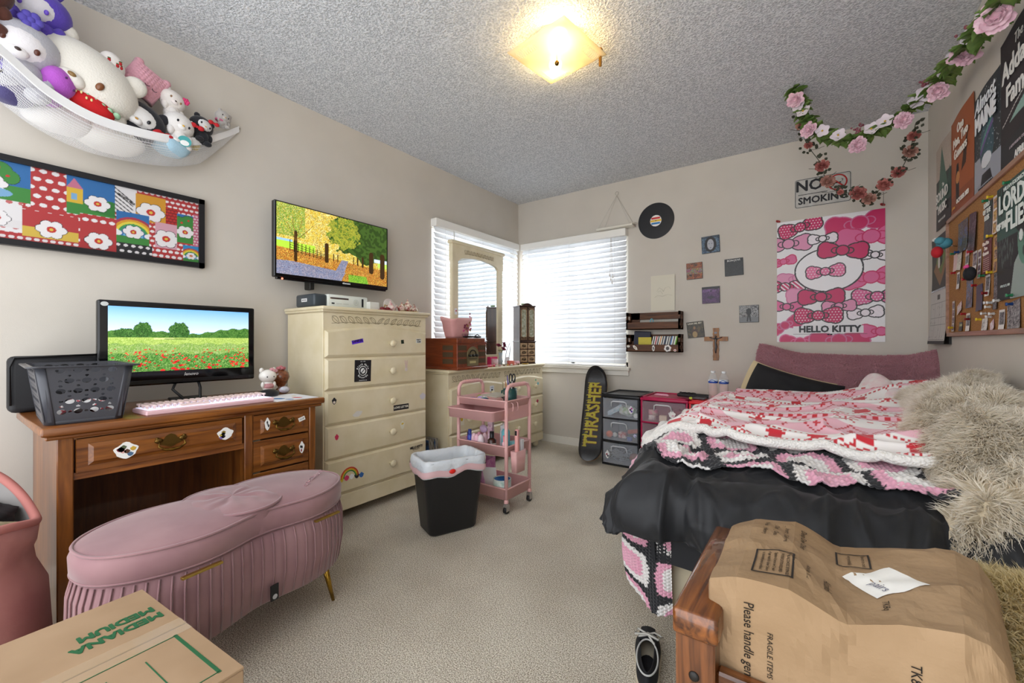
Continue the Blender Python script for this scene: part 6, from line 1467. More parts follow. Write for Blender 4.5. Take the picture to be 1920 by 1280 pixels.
def f3(c): w, h = c.w, c.h; c.blob(c.U > -1, ['#26282a', '#333638', '#1e2022', '#3f4244'], 2); c.rect(0, .82*h, w, h, '#1c1d1f')
t, mm = cover(2.034, 1.575, .128, .132, 'dark grey album cover with a white band name on top', f3, -.03)
text('BON·JOVI', .021, M('#cfcfcc', .4), t, mm @ BW(0, .051, -.0118), bold=.0005)
def f4(c): w, h = c.w, c.h; c.blob(c.U > -1, ['#6a3a7a', '#7a4a8c', '#5a2f6a', '#40284a'], 2); c.rect(0, .86*h, w, h, '#26222a'); c.blob((c.V > .7*h)&(c.V < .86*h), ['#26222a', '#7a4a8c', '#9a6aac'], 3); c.ell(.5*w, .35*h, .2*w, .1*h, '#2e2a34', a=.7)
cover(1.870, 1.370, .13, .132, 'purple album cover in the middle of the group on the back wall', f4, -.02)
def f5(c):
    w, h = c.w, c.h; c.blob(c.U > -1, ['#c4c4c2', '#8a8a8a', '#3a3a3a', '#1c1c1c', '#e0e0de'], 4); c.rect(0, 0, w, .3*h, '#8c8e90'); 
    for x in (.42, .58): c.line(x*w, .08*h, .5*w, .7*h, .02*w*4, '#141414')
    c.ell(.5*w, .62*h, .14*w, .22*h, '#141414')
cover(2.136, 1.210, .13, .13, 'black and white album cover nearest the large poster', f5, -.01)
def f6(c):
    w, h = c.w, c.h; c.blob(c.U > -1, ['#4a3c26', '#2f2a1c', '#6a5a34', '#8a7440', '#1f1c14'], 4); c.ell(.45*w, .3*h, .2*w, .32*h, '#5a3a22'); c.ell(.45*w, .2*h, .15*w, .2*h, '#c9a86a'); c.ell(.45*w, .62*h, .07*w, .1*h, '#b9895a'); c.rect(0, 0, .05*w, .1*h, '#6a5a34')
t, mm = cover(1.755, 1.096, .128, .13, 'yellow-brown album cover between the wall shelves and the crucifix', f6, -.1)
text('LANA DEL REY', .017, M('#e0d9c4', .4), t, mm @ BW(0, .05, -.0118), bold=.0006, sx=.95)
# ---- crucifix
OW = wood('#6b3c08', '#a86c18', 'Z', 2.0, .4, 0)
t = thing('crucifix', 'olive wood crucifix with small metal figure below the album covers', 'crucifix', (1.907, 0, .979))
m = MB(); N = 16
pr = [(-.021+.0015*math.sin(k*2.3), -.128+.256*k/N) for k in range(N+1)]+[(.021+.0015*math.sin(k*1.9), .128-.256*k/N) for k in range(N+1)]
m.m = frame((0, 0, 0), (1, 0, 0), (0, 0, 1)); m.prism(pr, 0, .013); m.b2(-.085, .025, .0, .085, .059, .0135); m.build('cross', OW, t)
m = MB(); PE = M('#5f5f62', .4, .8); yy = -.018
m.sph((0, yy-.002, .058), (.007, .007, .009), 10, 8); m.tube([(0, yy, .05), (.001, yy, .03), (-.002, yy, .01), (.004, yy-.003, -.02), (-.001, yy, -.05), (0, yy, -.07)], [.005, .009, .007, .008, .006, .004], 8)
for s_ in (-1, 1): m.tube([(0, yy, .042), (s_*.022, yy, .045), (s_*.045, yy, .055)], [.005, .004, .003], 6)
m.tube([(.014*math.cos(q), -.0145, .058+.014*math.sin(q)) for q in [i*PI/10 for i in range(20)]], .0012, 4, True); m.b2(-.01, -.017, .082, .01, -.0135, .096); m.build('metal_figure', PE, t)
# ---- drawing paper
def curl(u, v): return .002+.006*((u/.2)**3)
t = thing('pencil_drawing', 'pale cream paper with faint pencil drawing taped above the wall shelves', 'drawing', (1.394, 0, 1.262))
c = Canvas(.2, .30, .004, '#d8d2c0'); c.build('paper', attr_mat('matte_print', .6), t, BW(0, 0, -.002), warp=curl)
m = MB(); pts = [(.06+.0*k, 0) for k in range(1)]
for seg in ([(.05, .165), (.07, .195), (.095, .18), (.105, .16)], [(.105, .16), (.12, .19), (.15, .2), (.165, .18)], [(.03, .115), (.06, .13), (.10, .12), (.14, .135), (.18, .125)], [(.06, .16), (.08, .17), (.10, .14)]):
    m.tube([(a, -.0045-.006*(a/.2)**3, b_) for a, b_ in seg], .0008, 4)
m.build('pencil_lines', M('#b5ae9c', .8), t)
# ---- wall shelves
RW_ = wood('#3a1e0c', '#6a3f20', 'X', 1.2, .6, 0)
def wshelf(x, z, label, holder):
    t = thing('wall_shelf', label, 'wall shelf', (x, 0, z)); w, d, h = .445, .115, .148
    m = MB(); m.b2(0, -d, 0, w, -d+.01, .062, .001); m.build('front_board', RW_, t)
    m = MB(); m.b2(0, -.012, .088, w, -.002, h, .001); m.b2(0, -.012, .0, .085, -.002, h); m.b2(w-.02, -.012, 0, w, -.002, h); m.build('back_board', RW_, t)
    m = MB(); m.b2(0, -d, 0, w, 0, .008); m.build('bottom', RW_, t)
    for xx in (0, w-.012):
        m = MB(); m.b2(xx, -d, 0, xx+.012, 0, .03); m.b2(xx, -d, .055 if xx else .03, xx+.012, 0, .085); m.b2(xx, -d, .118, xx+.012, 0, h); m.b2(xx, -d, 0, xx+.012, -d+.03, h); m.b2(xx, -.03, 0, xx+.012, 0, h); m.build('side_panel', RW_, t)
    m = MB()
    for k in range(60): m.b2(.085+k*.0056, -.008, .008, .0855+k*.0056+.0006, -.007, .09)
    for k in range(15): m.b2(.085, -.0085, .01+k*.0056, w-.02, -.0075, .0108+k*.0056)
    m.build('wire_mesh', M('#a8a49c', .4, .6), t)
    return t
s1 = wshelf(1.215, 1.10, 'upper rustic wooden wall shelf right of the window', 0)
s2 = wshelf(1.215, .912, 'lower rustic wooden wall shelf holding discs and a dark notebook', 1)
m = MB(); m.m = BW(0, 0, -.115)
def wsk(parent, x, z, w, h, hx, cs=(), a=0):
    m = MB(); m.m = frame((x, -.1154, z), (math.cos(a), 0, math.sin(a)), (-math.sin(a), 0, math.cos(a))); m.prism([(w/2*(1+.1*math.sin(6*q))*math.cos(q), h/2*(1+.1*math.sin(6*q))*math.sin(q)) for q in [i*PI/15 for i in range(30)]], 0, .0008)
    for i, c_ in enumerate(cs): m.prism([(w*.25*math.cos(q), h*.28*math.sin(q)) for q in [k*PI/6 for k in range(12)]], .0008, .0014, mi=i+1)
    m.build('sticker', [M(hx, .5)]+[M(c_, .5) for c_ in cs], parent)
wsk(s2, .02, .047, .028, .02, '#dcd8d2'); wsk(s2, .08, .036, .05, .022, '#e6e2dc', ('#b8a890',), -.8); wsk(s2, .235, .032, .022, .05, '#e2e0da', ('#5a5a5a',)); wsk(s2, .35, .032, .055, .055, '#e8e4e0', ('#4a4446',)); wsk(s2, .408, .016, .02, .02, '#e8e4e0', ('#b02a30',))
simple('shoehorn_clip', 'small blue loop standing in the upper wall shelf', 'hair tie', (1.425, -.08, 1.109), lambda m: m.tube([(.012*math.cos(q), 0, .06+.022*math.sin(q)) for q in [i*PI/12 for i in range(24)]]+[], .0035, 6, True), M('#5ab0c4', .4))
simple('dark_notebook', 'dark navy notebook leaning in the lower wall shelf', 'notebook', (1.335, -.055, .921), lambda m: m.box((0, 0, .085), (.145, .012, .16), .005, rot=Matrix.Rotation(.06, 3, 'Y')), M('#23263a', .5))
simple('yellow_note', 'yellow sticky note pad in front of the dark notebook', 'note', (1.365, -.075, .921), lambda m: m.b2(-.055, -.002, 0, .055, .002, .115), M('#c9bb4c', .7))
rg = random.Random(12); ccs = ['#e8e6e0', '#26262a', '#e6e0d8', '#b02a30', '#d8d4cc', '#33343a', '#e8e6e0', '#c8843a', '#e2ddd2', '#1f2024', '#dcd8d0', '#2a3a5a', '#26262a', '#e8e8e4', '#3a3a3e', '#d0ccc4', '#222226', '#5a8ac0', '#e6e4de', '#2a2a2e', '#e8e6e0', '#7ab83a']
cn = {'#e8e6e0': 'white', '#26262a': 'black', '#e6e0d8': 'cream', '#b02a30': 'red', '#d8d4cc': 'pale grey', '#33343a': 'charcoal', '#c8843a': 'orange', '#e2ddd2': 'ivory', '#1f2024': 'black', '#dcd8d0': 'light grey', '#2a3a5a': 'navy', '#e8e8e4': 'white', '#3a3a3e': 'dark grey', '#d0ccc4': 'grey', '#222226': 'black', '#5a8ac0': 'blue', '#e6e4de': 'white', '#2a2a2e': 'black', '#7ab83a': 'green'}
m = MB(); m.box((0, 0, .0625), (.0085, .085, .12), .0005, rot=Matrix.Rotation(.22, 3, 'Y')); 
ordn = ['first', 'second', 'third', 'fourth', 'fifth', 'sixth', 'seventh', 'eighth', 'ninth', 'tenth', 'eleventh', 'twelfth', 'thirteenth', 'fourteenth', 'fifteenth', 'sixteenth', 'seventeenth', 'eighteenth', 'nineteenth', 'twentieth', 'twenty-first', 'last']
for i, hx in enumerate(ccs):
    o = m.build('compact_disc_case', M(hx, .3), None, f'{cn[hx]} disc case, {ordn[i]} from the notebook in the lower wall shelf', None, 'disc case', (1.435+i*.0089, -.056, .9225), 0, 'disc cases in the lower wall shelf')
# ---- hanging plank above window
t = thing('hanging_plank', 'narrow white plank on a wire hanger resting above the window blind', 'wall hanging', (1.10, 0, 2.0))
m = MB(); m.b2(-.17, -.105, .004, .165, -.015, .02, .002); m.build('plank', M('#e2ddd0', .6), t)
m = MB(); top = (-.01, -.012, .315); m.tube([(top[0]+.016*math.cos(q), -.012, .335+.016*math.sin(q)) for q in [i*PI/12 for i in range(24)]], .0018, 5, True)
for ex, ey in ((-.15, -.10), (-.13, -.02), (.14, -.1), (.155, -.02)): m.tube([top, (ex, ey, .02)], .0009, 4)
m.build('wire', M('#b5b0a6', .5), t)
m = MB(); m.box((.17, -.055, .026), (.03, .04, .01), .002, rot=Matrix.Rotation(-.4, 3, 'Z')); m.build('end_block', M('#d8d2c4', .6), t)
# ---- no smoking sign
t = thing('no_smoking_sign', 'black and white no smoking sign behind the dried rose garland', 'sign', (2.585, 0, 2.055))
m = MB(); m.m = BW(0, 0, 0); m.prism([(p[0], p[1]) for p in rrect(.16, .103, .014, 0)], 0, .0025, 0); m.build('plate', M('#c4c2bc', .4, 0, None, ('#b2afa8', 20)), t)
m = MB(); m.m = BW(0, 0, -.0028); m.tube([(p[0], p[1], 0) for p in rrect(.155, .098, .012, 0)], .0016, 4, True); m.b2(-.14, -.012, 0, .03, -.008, .0006); m.build('border', BLACK, t)
text('NO', .105, M('#1c1c20', .5), t, BW(-.075, .048, -.003), bold=.003, sx=.95); text('SMOKING', .066, M('#1c1c20', .5), t, BW(0, -.056, -.003), bold=.0022, sx=.94)
m = MB(); m.m = BW(.085, .04, -.003); m.tube([(.05*math.cos(q), .05*math.sin(q), 0) for q in [i*PI/20 for i in range(40)]], .0045, 6, True); m.tube([(-.035, .035, 0), (.035, -.035, 0)], .0045, 6); m.build('prohibition_ring', M('#b5231f', .5), t)
m = MB(); m.m = BW(.085, .04, -.0035); m.b2(-.03, -.008, 0, .02, .0, .0006); m.tube([(.024, .004, 0), (.03, .014, 0), (.022, .02, 0)], .002, 5); m.build('cigarette_symbol', BLACK, t)
# ---- large poster with bows
PW, PH = .60, .873
c = Canvas(PW, PH, .0024, '#e9e6e8')
MG, PK, LP, BK = '#c4165c', '#d75f92', '#dd8fb2', '#1a1418'
def bowp(cx, cy, s, rot=0, fill=PK, out=BK, pat=None, lw=.0075):
    ca, sa = math.cos(rot), math.sin(rot)
    def e(dx, dy, rx, ry, h, r=0): c.ell(cx+dx*ca-dy*sa, cy+dx*sa+dy*ca, rx, ry, h, rot+r)
    def m_(dx, dy, rx, ry, r=0): return c.ell(cx+dx*ca-dy*sa, cy+dx*sa+dy*ca, rx, ry, None, rot+r)
    for sg in (-1, 1):
        for (g, col) in ((lw, out), (0, fill)):
            mask = m_(sg*s*.6, 0, s*.46+g, s*.37+g, sg*.15)|m_(sg*s*.78, s*.12, s*.3+g, s*.32+g)|m_(sg*s*.78, -s*.12, s*.3+g, s*.3+g)
            c.fill(mask, col)
        if pat: 
            if pat == 'dots': pm = mask&((((c.U+(np.floor(c.V/.018) % 2)*.009) % .018-.009)**2+((c.V) % .018-.009)**2) < .0034**2); c.fill(pm, '#f0e6ec')
            else: pm = mask&(((c.U+c.V) % .03) < .012); c.fill(pm, '#efe4ea')
        e(sg*s*.3, 0, s*.17+lw*.7, s*.14+lw*.7, out); e(sg*s*.3, 0, s*.17-lw*.2, s*.14-lw*.2, fill)
    e(0, 0, s*.25+lw, s*.24+lw, out); e(0, 0, s*.25, s*.24, fill)
    if pat: 
        pm = m_(0, 0, s*.25, s*.24)
        if pat == 'dots': c.fill(pm&((((c.U+(np.floor(c.V/.018) % 2)*.009) % .018-.009)**2+((c.V) % .018-.009)**2) < .0034**2), '#f0e6ec')
        else: c.fill(pm&(((c.U+c.V) % .03) < .012), '#efe4ea')
for a in (  # background bows, from behind to front
    (.47, .80, .17, .15, MG, '#c66a94', None), (.53, .70, .17, .05, PK, MG, None), (.14, .82, .12, .25, MG, BK, 'dots'), (.07, .71, .13, .0, LP, BK, None), (.27, .72, .075, .0, '#e9dfe6', BK, 'stripe'),
    (.04, .585, .07, .2, PK, MG, None), (.55, .575, .075, -.15, '#e9dfe6', BK, 'stripe'), (.53, .43, .15, .1, PK, MG, None), (.13, .46, .12, .2, LP, '#c66a94', None), (.05, .40, .11, -.05, MG, BK, 'stripe'), (.2, .34, .13, .15, LP, '#c66a94', None),
    (.56, .30, .12, 0, PK, BK, 'dots'), (.06, .255, .085, -.1, PK, BK, None), (.05, .12, .1, .45, MG, '#c66a94', None), (.50, .195, .085, .1, '#e9dfe6', BK, 'stripe'), (.14, .0, .11, 0, MG, PK, None), (.36, .015, .15, .1, MG, '#c66a94', None), (.58, .07, .1, 0, PK, MG, None)):
    bowp(a[0], a[1], a[2], a[3], a[4], a[5], a[6])
# plain central bows in place of the printed figure
for (g, col) in ((.009, BK), (0, '#efecee')): c.ell(.30, .50, .185+g, .145+g, col)
bowp(.38, .625, .125, -.12, MG, BK, None, .008); bowp(.285, .49, .10, .05, '#e2709c', BK, 'dots', .007)
bowp(.26, .315, .12, 0, MG, BK, None, .008); bowp(.36, .245, .085, .05, LP, BK, None, .007); bowp(.245, .185, .125, 0, MG, BK, 'dots', .008)
c.rect(.10, .062, .49, .112, '#e9e6e8'); c.rect(.10, .054, .51, .056, '#3a3438')
t = thing('bow_poster', 'large white poster covered in pink and magenta bows with black lettering', 'poster', (2.317, 0, .997))
c.build('sheet', attr_mat('glossy_print', .45, None, 0, .08), t, BW(0, 0, -.003), warp=lambda u, v: .0015+.002*np.sin(u*9+1)*np.sin(v*7))
text('HELLO KITTY', .062, M('#16141a', .4), t, BW(.305, .088, -.0075), bold=.0028, sx=.92)
m = MB()
for sg in (-1, 1): m.sph((.31+sg*.008, -.008, .052), (.007, .001, .005), 8, 5)
m.build('bow_emblem', BLACK, t)
for nm, x, z in (('left', .012, .87), ('right', .59, .885)):
    m = MB(); rg = random.Random(3)
    for k in range(5): m.tube([(x+.012*math.sin(q+k)-.004, -.012-.003*k, z+.008*math.cos(q*1.4+k)+.01) for q in [i*.6 for i in range(8)]], .0016, 4)
    m.build('corner_clip', M('#b8403f', .5), t)
# ---- garlands
LEAFM = M('#6d8540', .6, 0, None, ('#4c692c', 30)); LEAFD = M('#4a4a3c', .8, 0, None, ('#3a4030', 40))
def leaf(m, p, L, W, d, up, mi=0):
    d = Vector(d).normalized(); s_ = d.cross(Vector(up)).normalized(); n_ = s_.cross(d)
    def fn(u, v):
        w = math.sin(PI*min(.999, v**.8))*W*(1+.12*math.sin(v*22)); q = Vector(p)+d*L*v+s_*(u-.5)*2*w+n_*(-.25*L*v*v+abs(u-.5)*W*.6); return tuple(q)
    m.grid(fn, 4, 7, mi)
def blossom(m, c_, r, tilt, seed):
    q0 = Vector((0, 0, 1)).rotation_difference(Vector(tilt).normalized())
    for k in range(5):
        a = 2*PI*k/5+seed
        def fn(u, v):
            w = (u-.5)*2*.5*math.sin(PI*(.12+.8*v))*r; rad = r*(.08+.95*v); p = q0 @ Vector((rad*math.cos(a)-w*math.sin(a), rad*math.sin(a)+w*math.cos(a), .25*r*v*v+.1*r*abs(u-.5))); return (c_[0]+p.x, c_[1]+p.y, c_[2]+p.z)
        m.grid(fn, 3, 5, 0)
def peony(m, c_, r, tilt, seed):
    q0 = Vector((0, 0, 1)).rotation_difference(Vector(tilt).normalized()); rg_ = random.Random(seed)
    for L in range(4):
        n = 8-L
        for k in range(n):
            a = 2*PI*(k+.5*(L % 2))/n+rg_.random()*.4; rr = r*(1-.2*L)*rg_.uniform(.85, 1.1); up = .15+.28*L
            def fn(u, v):
                w = (u-.5)*1.5*r*.5*math.sin(PI*(.15+.7*v)); rad = rr*v*(1-up*.45*v); p = q0 @ Vector((rad*math.cos(a)-w*math.sin(a), rad*math.sin(a)+w*math.cos(a), rr*up*v+.07*r*math.sin(u*9+k)*v)); return (c_[0]+p.x, c_[1]+p.y, c_[2]+p.z)
            m.grid(fn, 5, 5, 0)
PINK = M('#e6c3cc', .6, sheen=.3, var=('#d9a9b8', 40)); PALE = M('#ddd0d6', .55, sheen=.2)
G = catmull([(2.45, -.775, 2.435), (2.487, -.72, 2.325), (2.55, -.70, 2.20), (2.69, -.70, 2.10), (2.82, -.72, 2.115), (2.93, -.75, 2.17), (3.0, -.85, 2.2), (3.03, -1.05, 2.19), (3.03, -1.3, 2.14), (3.03, -1.55, 2.09), (3.02, -1.85, 2.05), (3.0, -2.2, 2.1)], 8)
t = thing('flower_garland', 'garland of pink blossoms and green leaves strung from the ceiling to the right wall', 'garland', tuple(G[0])); O = G[0]
m = MB(); m.tube([tuple(p-O) for p in G], .0022, 5); m.build('stem', LEAFM, t)
rg = random.Random(21); GL_ = len(G)
m = MB(); L_ = []
for i in range(GL_):
    for k in range(5):
        p = G[i]-O; a = rg.random()*2*PI; d = (math.cos(a), math.sin(a)*.8, rg.uniform(-.6, .8)); s_ = rg.uniform(.03, .05)*(1.0 if i < 44 else 1.1)
        leaf(m, tuple(p), s_*1.25, s_*.5, d, (0, 0, 1) if abs(d[2]) < .8 else (1, 0, 0))
m.build('leaves', LEAFM, t, kind='stuff')
for i in range(2, GL_-3, 4):
    p = G[i]-O; side = Vector((rg.uniform(-.4, .4), -1, rg.uniform(-.6, .2))); kind = (i//4) % 3
    c0 = p+side.normalized()*.03+Vector((0, 0, (-.03 if kind == 0 else .012)))
    m = MB()
    if kind == 0: peony(m, tuple(c0), .046 if i < 52 else .054, side, i); m.build('peony_bloom', PINK, t)
    elif kind == 1:
        blossom(m, tuple(c0), .034, side, i); o = m.build('blossom', PALE, t); m = MB(); m.sph(tuple(c0+side.normalized()*.004), .005, 8, 6); m.build('blossom_center', M('#c9a02c', .6), o)
    else:
        blossom(m, tuple(c0), .036, side, i); o = m.build('blossom', PALE if i % 8 else PINK, t); m = MB(); m.sph(tuple(c0+side.normalized()*.004), .005, 8, 6); m.build('blossom_center', M('#c9a02c', .6), o)
        m = MB()
for i in (28, 47, 66):
    m = MB(); p = G[min(i, GL_-1)]-O
    for k in range(26): m.sph((p.x-.02+rg.gauss(0, .012), p.y-.02+rg.gauss(0, .012), p.z+.035+rg.gauss(0, .014)), .0055, 6, 4)
    m.build('berry_cluster', M('#8a4a55', .6), t)
R_ = catmull([(2.45, -.765, 2.43), (2.475, -.55, 2.36), (2.50, -.45, 2.24), (2.575, -.42, 2.10), (2.60, -.40, 2.0), (2.66, -.36, 1.925), (2.745, -.33, 1.91), (2.80, -.30, 1.86), (2.88, -.30, 1.935), (2.95, -.33, 2.0), (2.985, -.4, 2.09), (2.985, -.55, 2.17)], 6)
t = thing('rose_garland', 'dried dusty rose garland hanging in a loop over the no smoking sign', 'garland', tuple(R_[0])); O = R_[0]
m = MB(); m.tube([tuple(p-O) for p in R_], .002, 5)
for i in range(4, len(R_)-2, 5):
    p = R_[i]-O; a = rg.uniform(-1, 1); m.tube([tuple(p), (p.x+.04*math.cos(a)*(-1)**i, p.y-.01, p.z+.03*math.sin(a)), (p.x+.07*math.cos(a)*(-1)**i, p.y-.01, p.z+.04*math.sin(a)+.01)], .0012, 4)
m.build('stem', LEAFD, t)
m = MB()
for i in range(len(R_)):
    for k in range(3):
        p = R_[i]-O; a = rg.random()*2*PI; q = Vector((math.cos(a), -.4, math.sin(a))); leaf(m, tuple(p+q*rg.uniform(.0, .035)), rg.uniform(.018, .028), .009, q, (0, 1, .3))
m.build('leaves', LEAFD, t, kind='stuff')
RS = [M('#b06a62', .75, 0, None, ('#9a554f', 60)), M('#b88a7a', .75, 0, None, ('#9a6a5c', 60)), M('#c07a70', .75, 0, None, ('#a85f58', 60))]
for j, i in enumerate((3, 8, 13, 19, 25, 31, 37, 43, 48, 53, 59, 63)):
    p = R_[min(i, len(R_)-1)]-O; r_ = (.022, .034, .024, .038, .04, .018, .044, .036, .04, .034, .036, .03)[j]
    m = MB(); rose(m, (p.x, p.y-.02, p.z-.004), r_, j, 0, (.15*(-1)**j, -1, .15), 4); m.build('rose', RS[j % 3], t)
m = MB(); p = R_[-10]-O; m.tube([tuple(R_[44]-O), (2.90-O.x, -.1-O.y, 1.95-O.z), (2.905-O.x, -.02-O.y, 1.885-O.z)], .001, 4); m.build('hanging_thread', LEAFD, t)
# ================================================================ right wall
def wsheet(name, label, cat, y, z, w, h, canvas, wav=.006, off=.004, mat=None, group=None):
    """paper on the right wall; y,z is the lower corner nearest the back wall"""
    t = thing(name, label, cat, (XR, y, z), 0, group)
    canvas.build('sheet', mat or attr_mat('matte_print', .6), t, frame((-off, 0, 0), (0, -1, 0), (0, 0, 1)), warp=lambda u, v: wav*(1-np.cos(u/w*2*PI))*.4+wav*.8*((v-h*.5)/h)**2)
    return t
def wt(t, s, size, hx, u, v, off=.012, **k): return text(s, size, M(hx, .6), t, frame((-off, -u, v), (0, -1, 0), (0, 0, 1)), **k)
w, h = .33, .46; c = Canvas(w, h, .004, '#38403c'); c.rect(0, .28, w, h, '#b9a99a'); c.poly([(.02, .12), (.16, .44), (.3, .12)], '#4f6e60'); c.poly([(.2, .1), (.3, .3), (.33, .1)], '#3a5248'); c.noise(.25); c.rect(0, 0, w, .12, '#2e3331')
t = wsheet('theatre_poster', 'narrow green mountain play poster nearest the back corner on the right wall', 'poster', -.25, 1.63, w, h, c)
wt(t, 'The', .03, '#e2e0d8', .2, .22); wt(t, 'SOUND', .075, '#e2e0d8', .17, .17, bold=.002); wt(t, 'OF', .025, '#e2e0d8', .06, .125); wt(t, 'MUSIC', .065, '#e2e0d8', .18, .10, bold=.002); wt(t, 'MARCH 14-24, 2025', .018, '#c4c2ba', .17, .04)
w, h = .385, .475; c = Canvas(w, h, .004, '#a2552a'); c.rect(0, 0, w, .1, '#8f4a26'); c.poly([(.1, .05), (.17, .05), (.16, .2), (.15, .24), (.11, .24), (.09, .18)], '#1c1614'); c.ell(.135, .17, .04, .028, '#c98a4a'); c.poly([(.2, .18), (.25, .3), (.3, .34), (.27, .2)], '#3a1e10')
t = wsheet('theatre_poster', 'orange play poster with white lettering between the green and the snow globe posters', 'poster', -.585, 1.63, w, h, c)
for s_, z_, u_ in (('One', .40, .2), ('Man, Two', .345, .2), ('Guvnors', .285, .2)): wt(t, s_, .062, '#efe8dc', u_, z_, bold=.0022)
wt(t, 'OCTOBER 2023', .03, '#efe8dc', .235, .05, bold=.0008); wt(t, 'pirate', .022, '#d8a04a', .08, .035, shear=.3)
w, h = .325, .455; c = Canvas(w, h, .003, '#2b3236'); c.rect(0, 0, w, .15, '#9a9da6'); c.ell(.0, .13, .2, .06, '#a4a7b0'); c.blob(c.ell(.17, .215, .085, .10), ['#33545c', '#2f4a58', '#3f5f66'], 3); c.line(.1, .2, .24, .28, .02, '#7a5a9a', .7); c.line(.1, .22, .24, .3, .016, '#5a9a8a', .7); c.ell(.17, .15, .06, .03, '#d8dbe0'); c.poly([(.12, .10), (.22, .10), (.24, .06), (.1, .06)], '#1d2024')
for i in range(120): c.ell(c.rng.rand()*w, .15+c.rng.rand()*.3, .002, .002, '#c8ccd0')
t = wsheet('theatre_poster', 'dark snow globe play poster for winter, third from the back corner', 'poster', -.975, 1.59, w, h, c)
wt(t, 'Almost,', .085, '#eceef0', .17, .40, bold=.0012, shear=.35); wt(t, 'MAINE', .092, '#eceef0', .17, .325, bold=.006, sx=.95); wt(t, 'FEBRUARY 2024', .026, '#24282c', .18, .04, bold=.0006)
w, h = .40, .52; c = Canvas(w, h, .004, '#241d22'); c.rect(0, 0, w, .14, '#202226'); c.poly([(.1, .2), (.3, .26), (.4, .3), (.4, .24), (.3, .2)], '#8fb0a4'); c.line(.02, .21, .4, .3, .004, '#d8d6d0'); c.noise(.2)
t = wsheet('theatre_poster', 'black gothic lettered play poster cut by the right edge of the frame', 'poster', -1.30, 1.585, w, h, c)
wt(t, 'The', .05, '#d4d2cc', .2, .46, shear=.2); wt(t, 'Addams', .1, '#e4e2dc', .21, .385, bold=.003); wt(t, 'Family', .1, '#e4e2dc', .21, .29, bold=.003); wt(t, 'APRIL 2024', .035, '#e4e2dc', .25, .06, bold=.001); wt(t, 'A NEW MUSICAL COMEDY', .014, '#b0a0a4', .2, .10)
# cork board
t = thing('cork_board', 'large wood framed cork board pinned full of photos on the right wall', 'notice board', (XR, -1.11, 1.025)); bw, bh = 1.10, .60
m = MB(); m.b2(-.012, -bw/2, 0, -.002, bw/2, bh); m.build('cork_panel', M('#b07f4c', .9, 0, (400, .5, .001), ('#8f6234', 160)), t)
FRM = wood('#8a6450', '#a98068', 'Y', 1, .5)
for nm, a in (('frame_rail', (-.022, -bw/2, 0, 0, bw/2, .02)), ('frame_rail', (-.022, -bw/2, bh-.02, 0, bw/2, bh)), ('frame_stile', (-.022, -bw/2, 0, 0, -bw/2+.02, bh)), ('frame_stile', (-.022, bw/2-.02, 0, 0, bw/2, bh))):
    m = MB(); m.b2(*a, .002); m.build(nm, FRM, t)
XB = XR-.0125
def card(label, y, z, w, h, base, cells, nrows=1, border=None, name='pinned_photo', cat='photo', cell=4, tilt=0, off=0):
    c = Canvas(w, h, .0035, base)
    bd = .006 if border else 0
    if border: c.rect(0, 0, w, h, border)
    if cells:
        for r_ in range(nrows):
            y0, y1 = bd+r_*(h-bd)/nrows, (r_+1)*(h-bd)/nrows-.003
            lo = y0+(.016 if border and nrows == 1 else 0)
            c.blob((c.U > bd)&(c.U < w-bd)&(c.V > lo)&(c.V < y1), cells, cell)
    o = c.build(name, attr_mat('glossy_print', .45, None, 0, .08), None, frame((0, 0, 0), (0, -1, 0), (0, 0, 1)) @ Matrix.Rotation(tilt, 4, 'Z') @ Matrix.Translation((-w/2, -h/2, 0)), warp=lambda u, v: .002+.004*((v/h)-1)**2)
    o.location = (XB-off, y, z); o['label'] = label; o['category'] = cat; return o
GRY = ['#2a2a2e', '#4a4a4c', '#8a8888', '#1e1e20']; CLR = ['#3a3446', '#6a5a6a', '#b09a90', '#2a3a5a', '#8a3a3a', '#1e1c20']; WARM = ['#8a5a3a', '#3a2418', '#c9a080', '#5a3a2a']
card('large photo of a crowd under blue sky at the top left of the cork board', -.847, 1.489, .16, .145, '#2a3036', ['#4a6a9a', '#2a3036', '#6a6a5a', '#3a3a34'], cell=5)
card('narrow dark printed programme overlapping the crowd photo', -1.01, 1.474, .10, .165, '#26242a', ['#26242a', '#3a363e', '#1e1c20', '#7a7478'], cell=2, tilt=-.1, name='pinned_programme', cat='programme', off=.004)
lm_ = card('small green copy of the flies poster beside the photo strip', -1.205, 1.481, .095, .145, '#2c443e', ['#2c443e', '#33504a', '#243834'], cell=2, name='pinned_leaflet', cat='leaflet')
text('LORD\nOF THE\nFLIES', .026, M('#e4e8e0', .5), lm_, frame((-.007, 0, .035), (0, -1, 0), (0, 0, 1)), bold=.001)
card('white photo booth strip at the top beside the flies poster', -1.285, 1.482, .05, .145, '#e8e4de', WARM+['#e0b83a'], 3, '#eae6e0')
card('pale pink card below the crowd photo', -.93, 1.415, .06, .06, '#d8bcc0', None, name='pinned_card', cat='card')
card('pale pink drawing card at the left side of the cork board', -.719, 1.385, .07, .082, '#e0c4c0', ['#e0c4c0', '#dcb8b4', '#e4ccc8'], cell=3, name='pinned_card', cat='card')
card('curled cream handwritten note at the left side of the cork board', -.803, 1.383, .07, .088, '#dcd8c8', ['#dcd8c8', '#dcd8c8', '#a8a498', '#dcd8c8'], cell=2, name='pinned_note', cat='note', tilt=-.15, off=.003)
card('small dark framed instant photo above the black felt heart', -.916, 1.362, .055, .065, '#2a2a2c', GRY, 1, '#c8c4bc')
card('white bordered photo of people left of the photo booth strip', -1.031, 1.345, .06, .085, '#e8e4de', CLR, 1, '#e8e4de')
card('tall photo booth strip left of the red leaflet', -1.093, 1.324, .045, .12, '#2a2a2c', CLR, 4, '#d8d4cc')
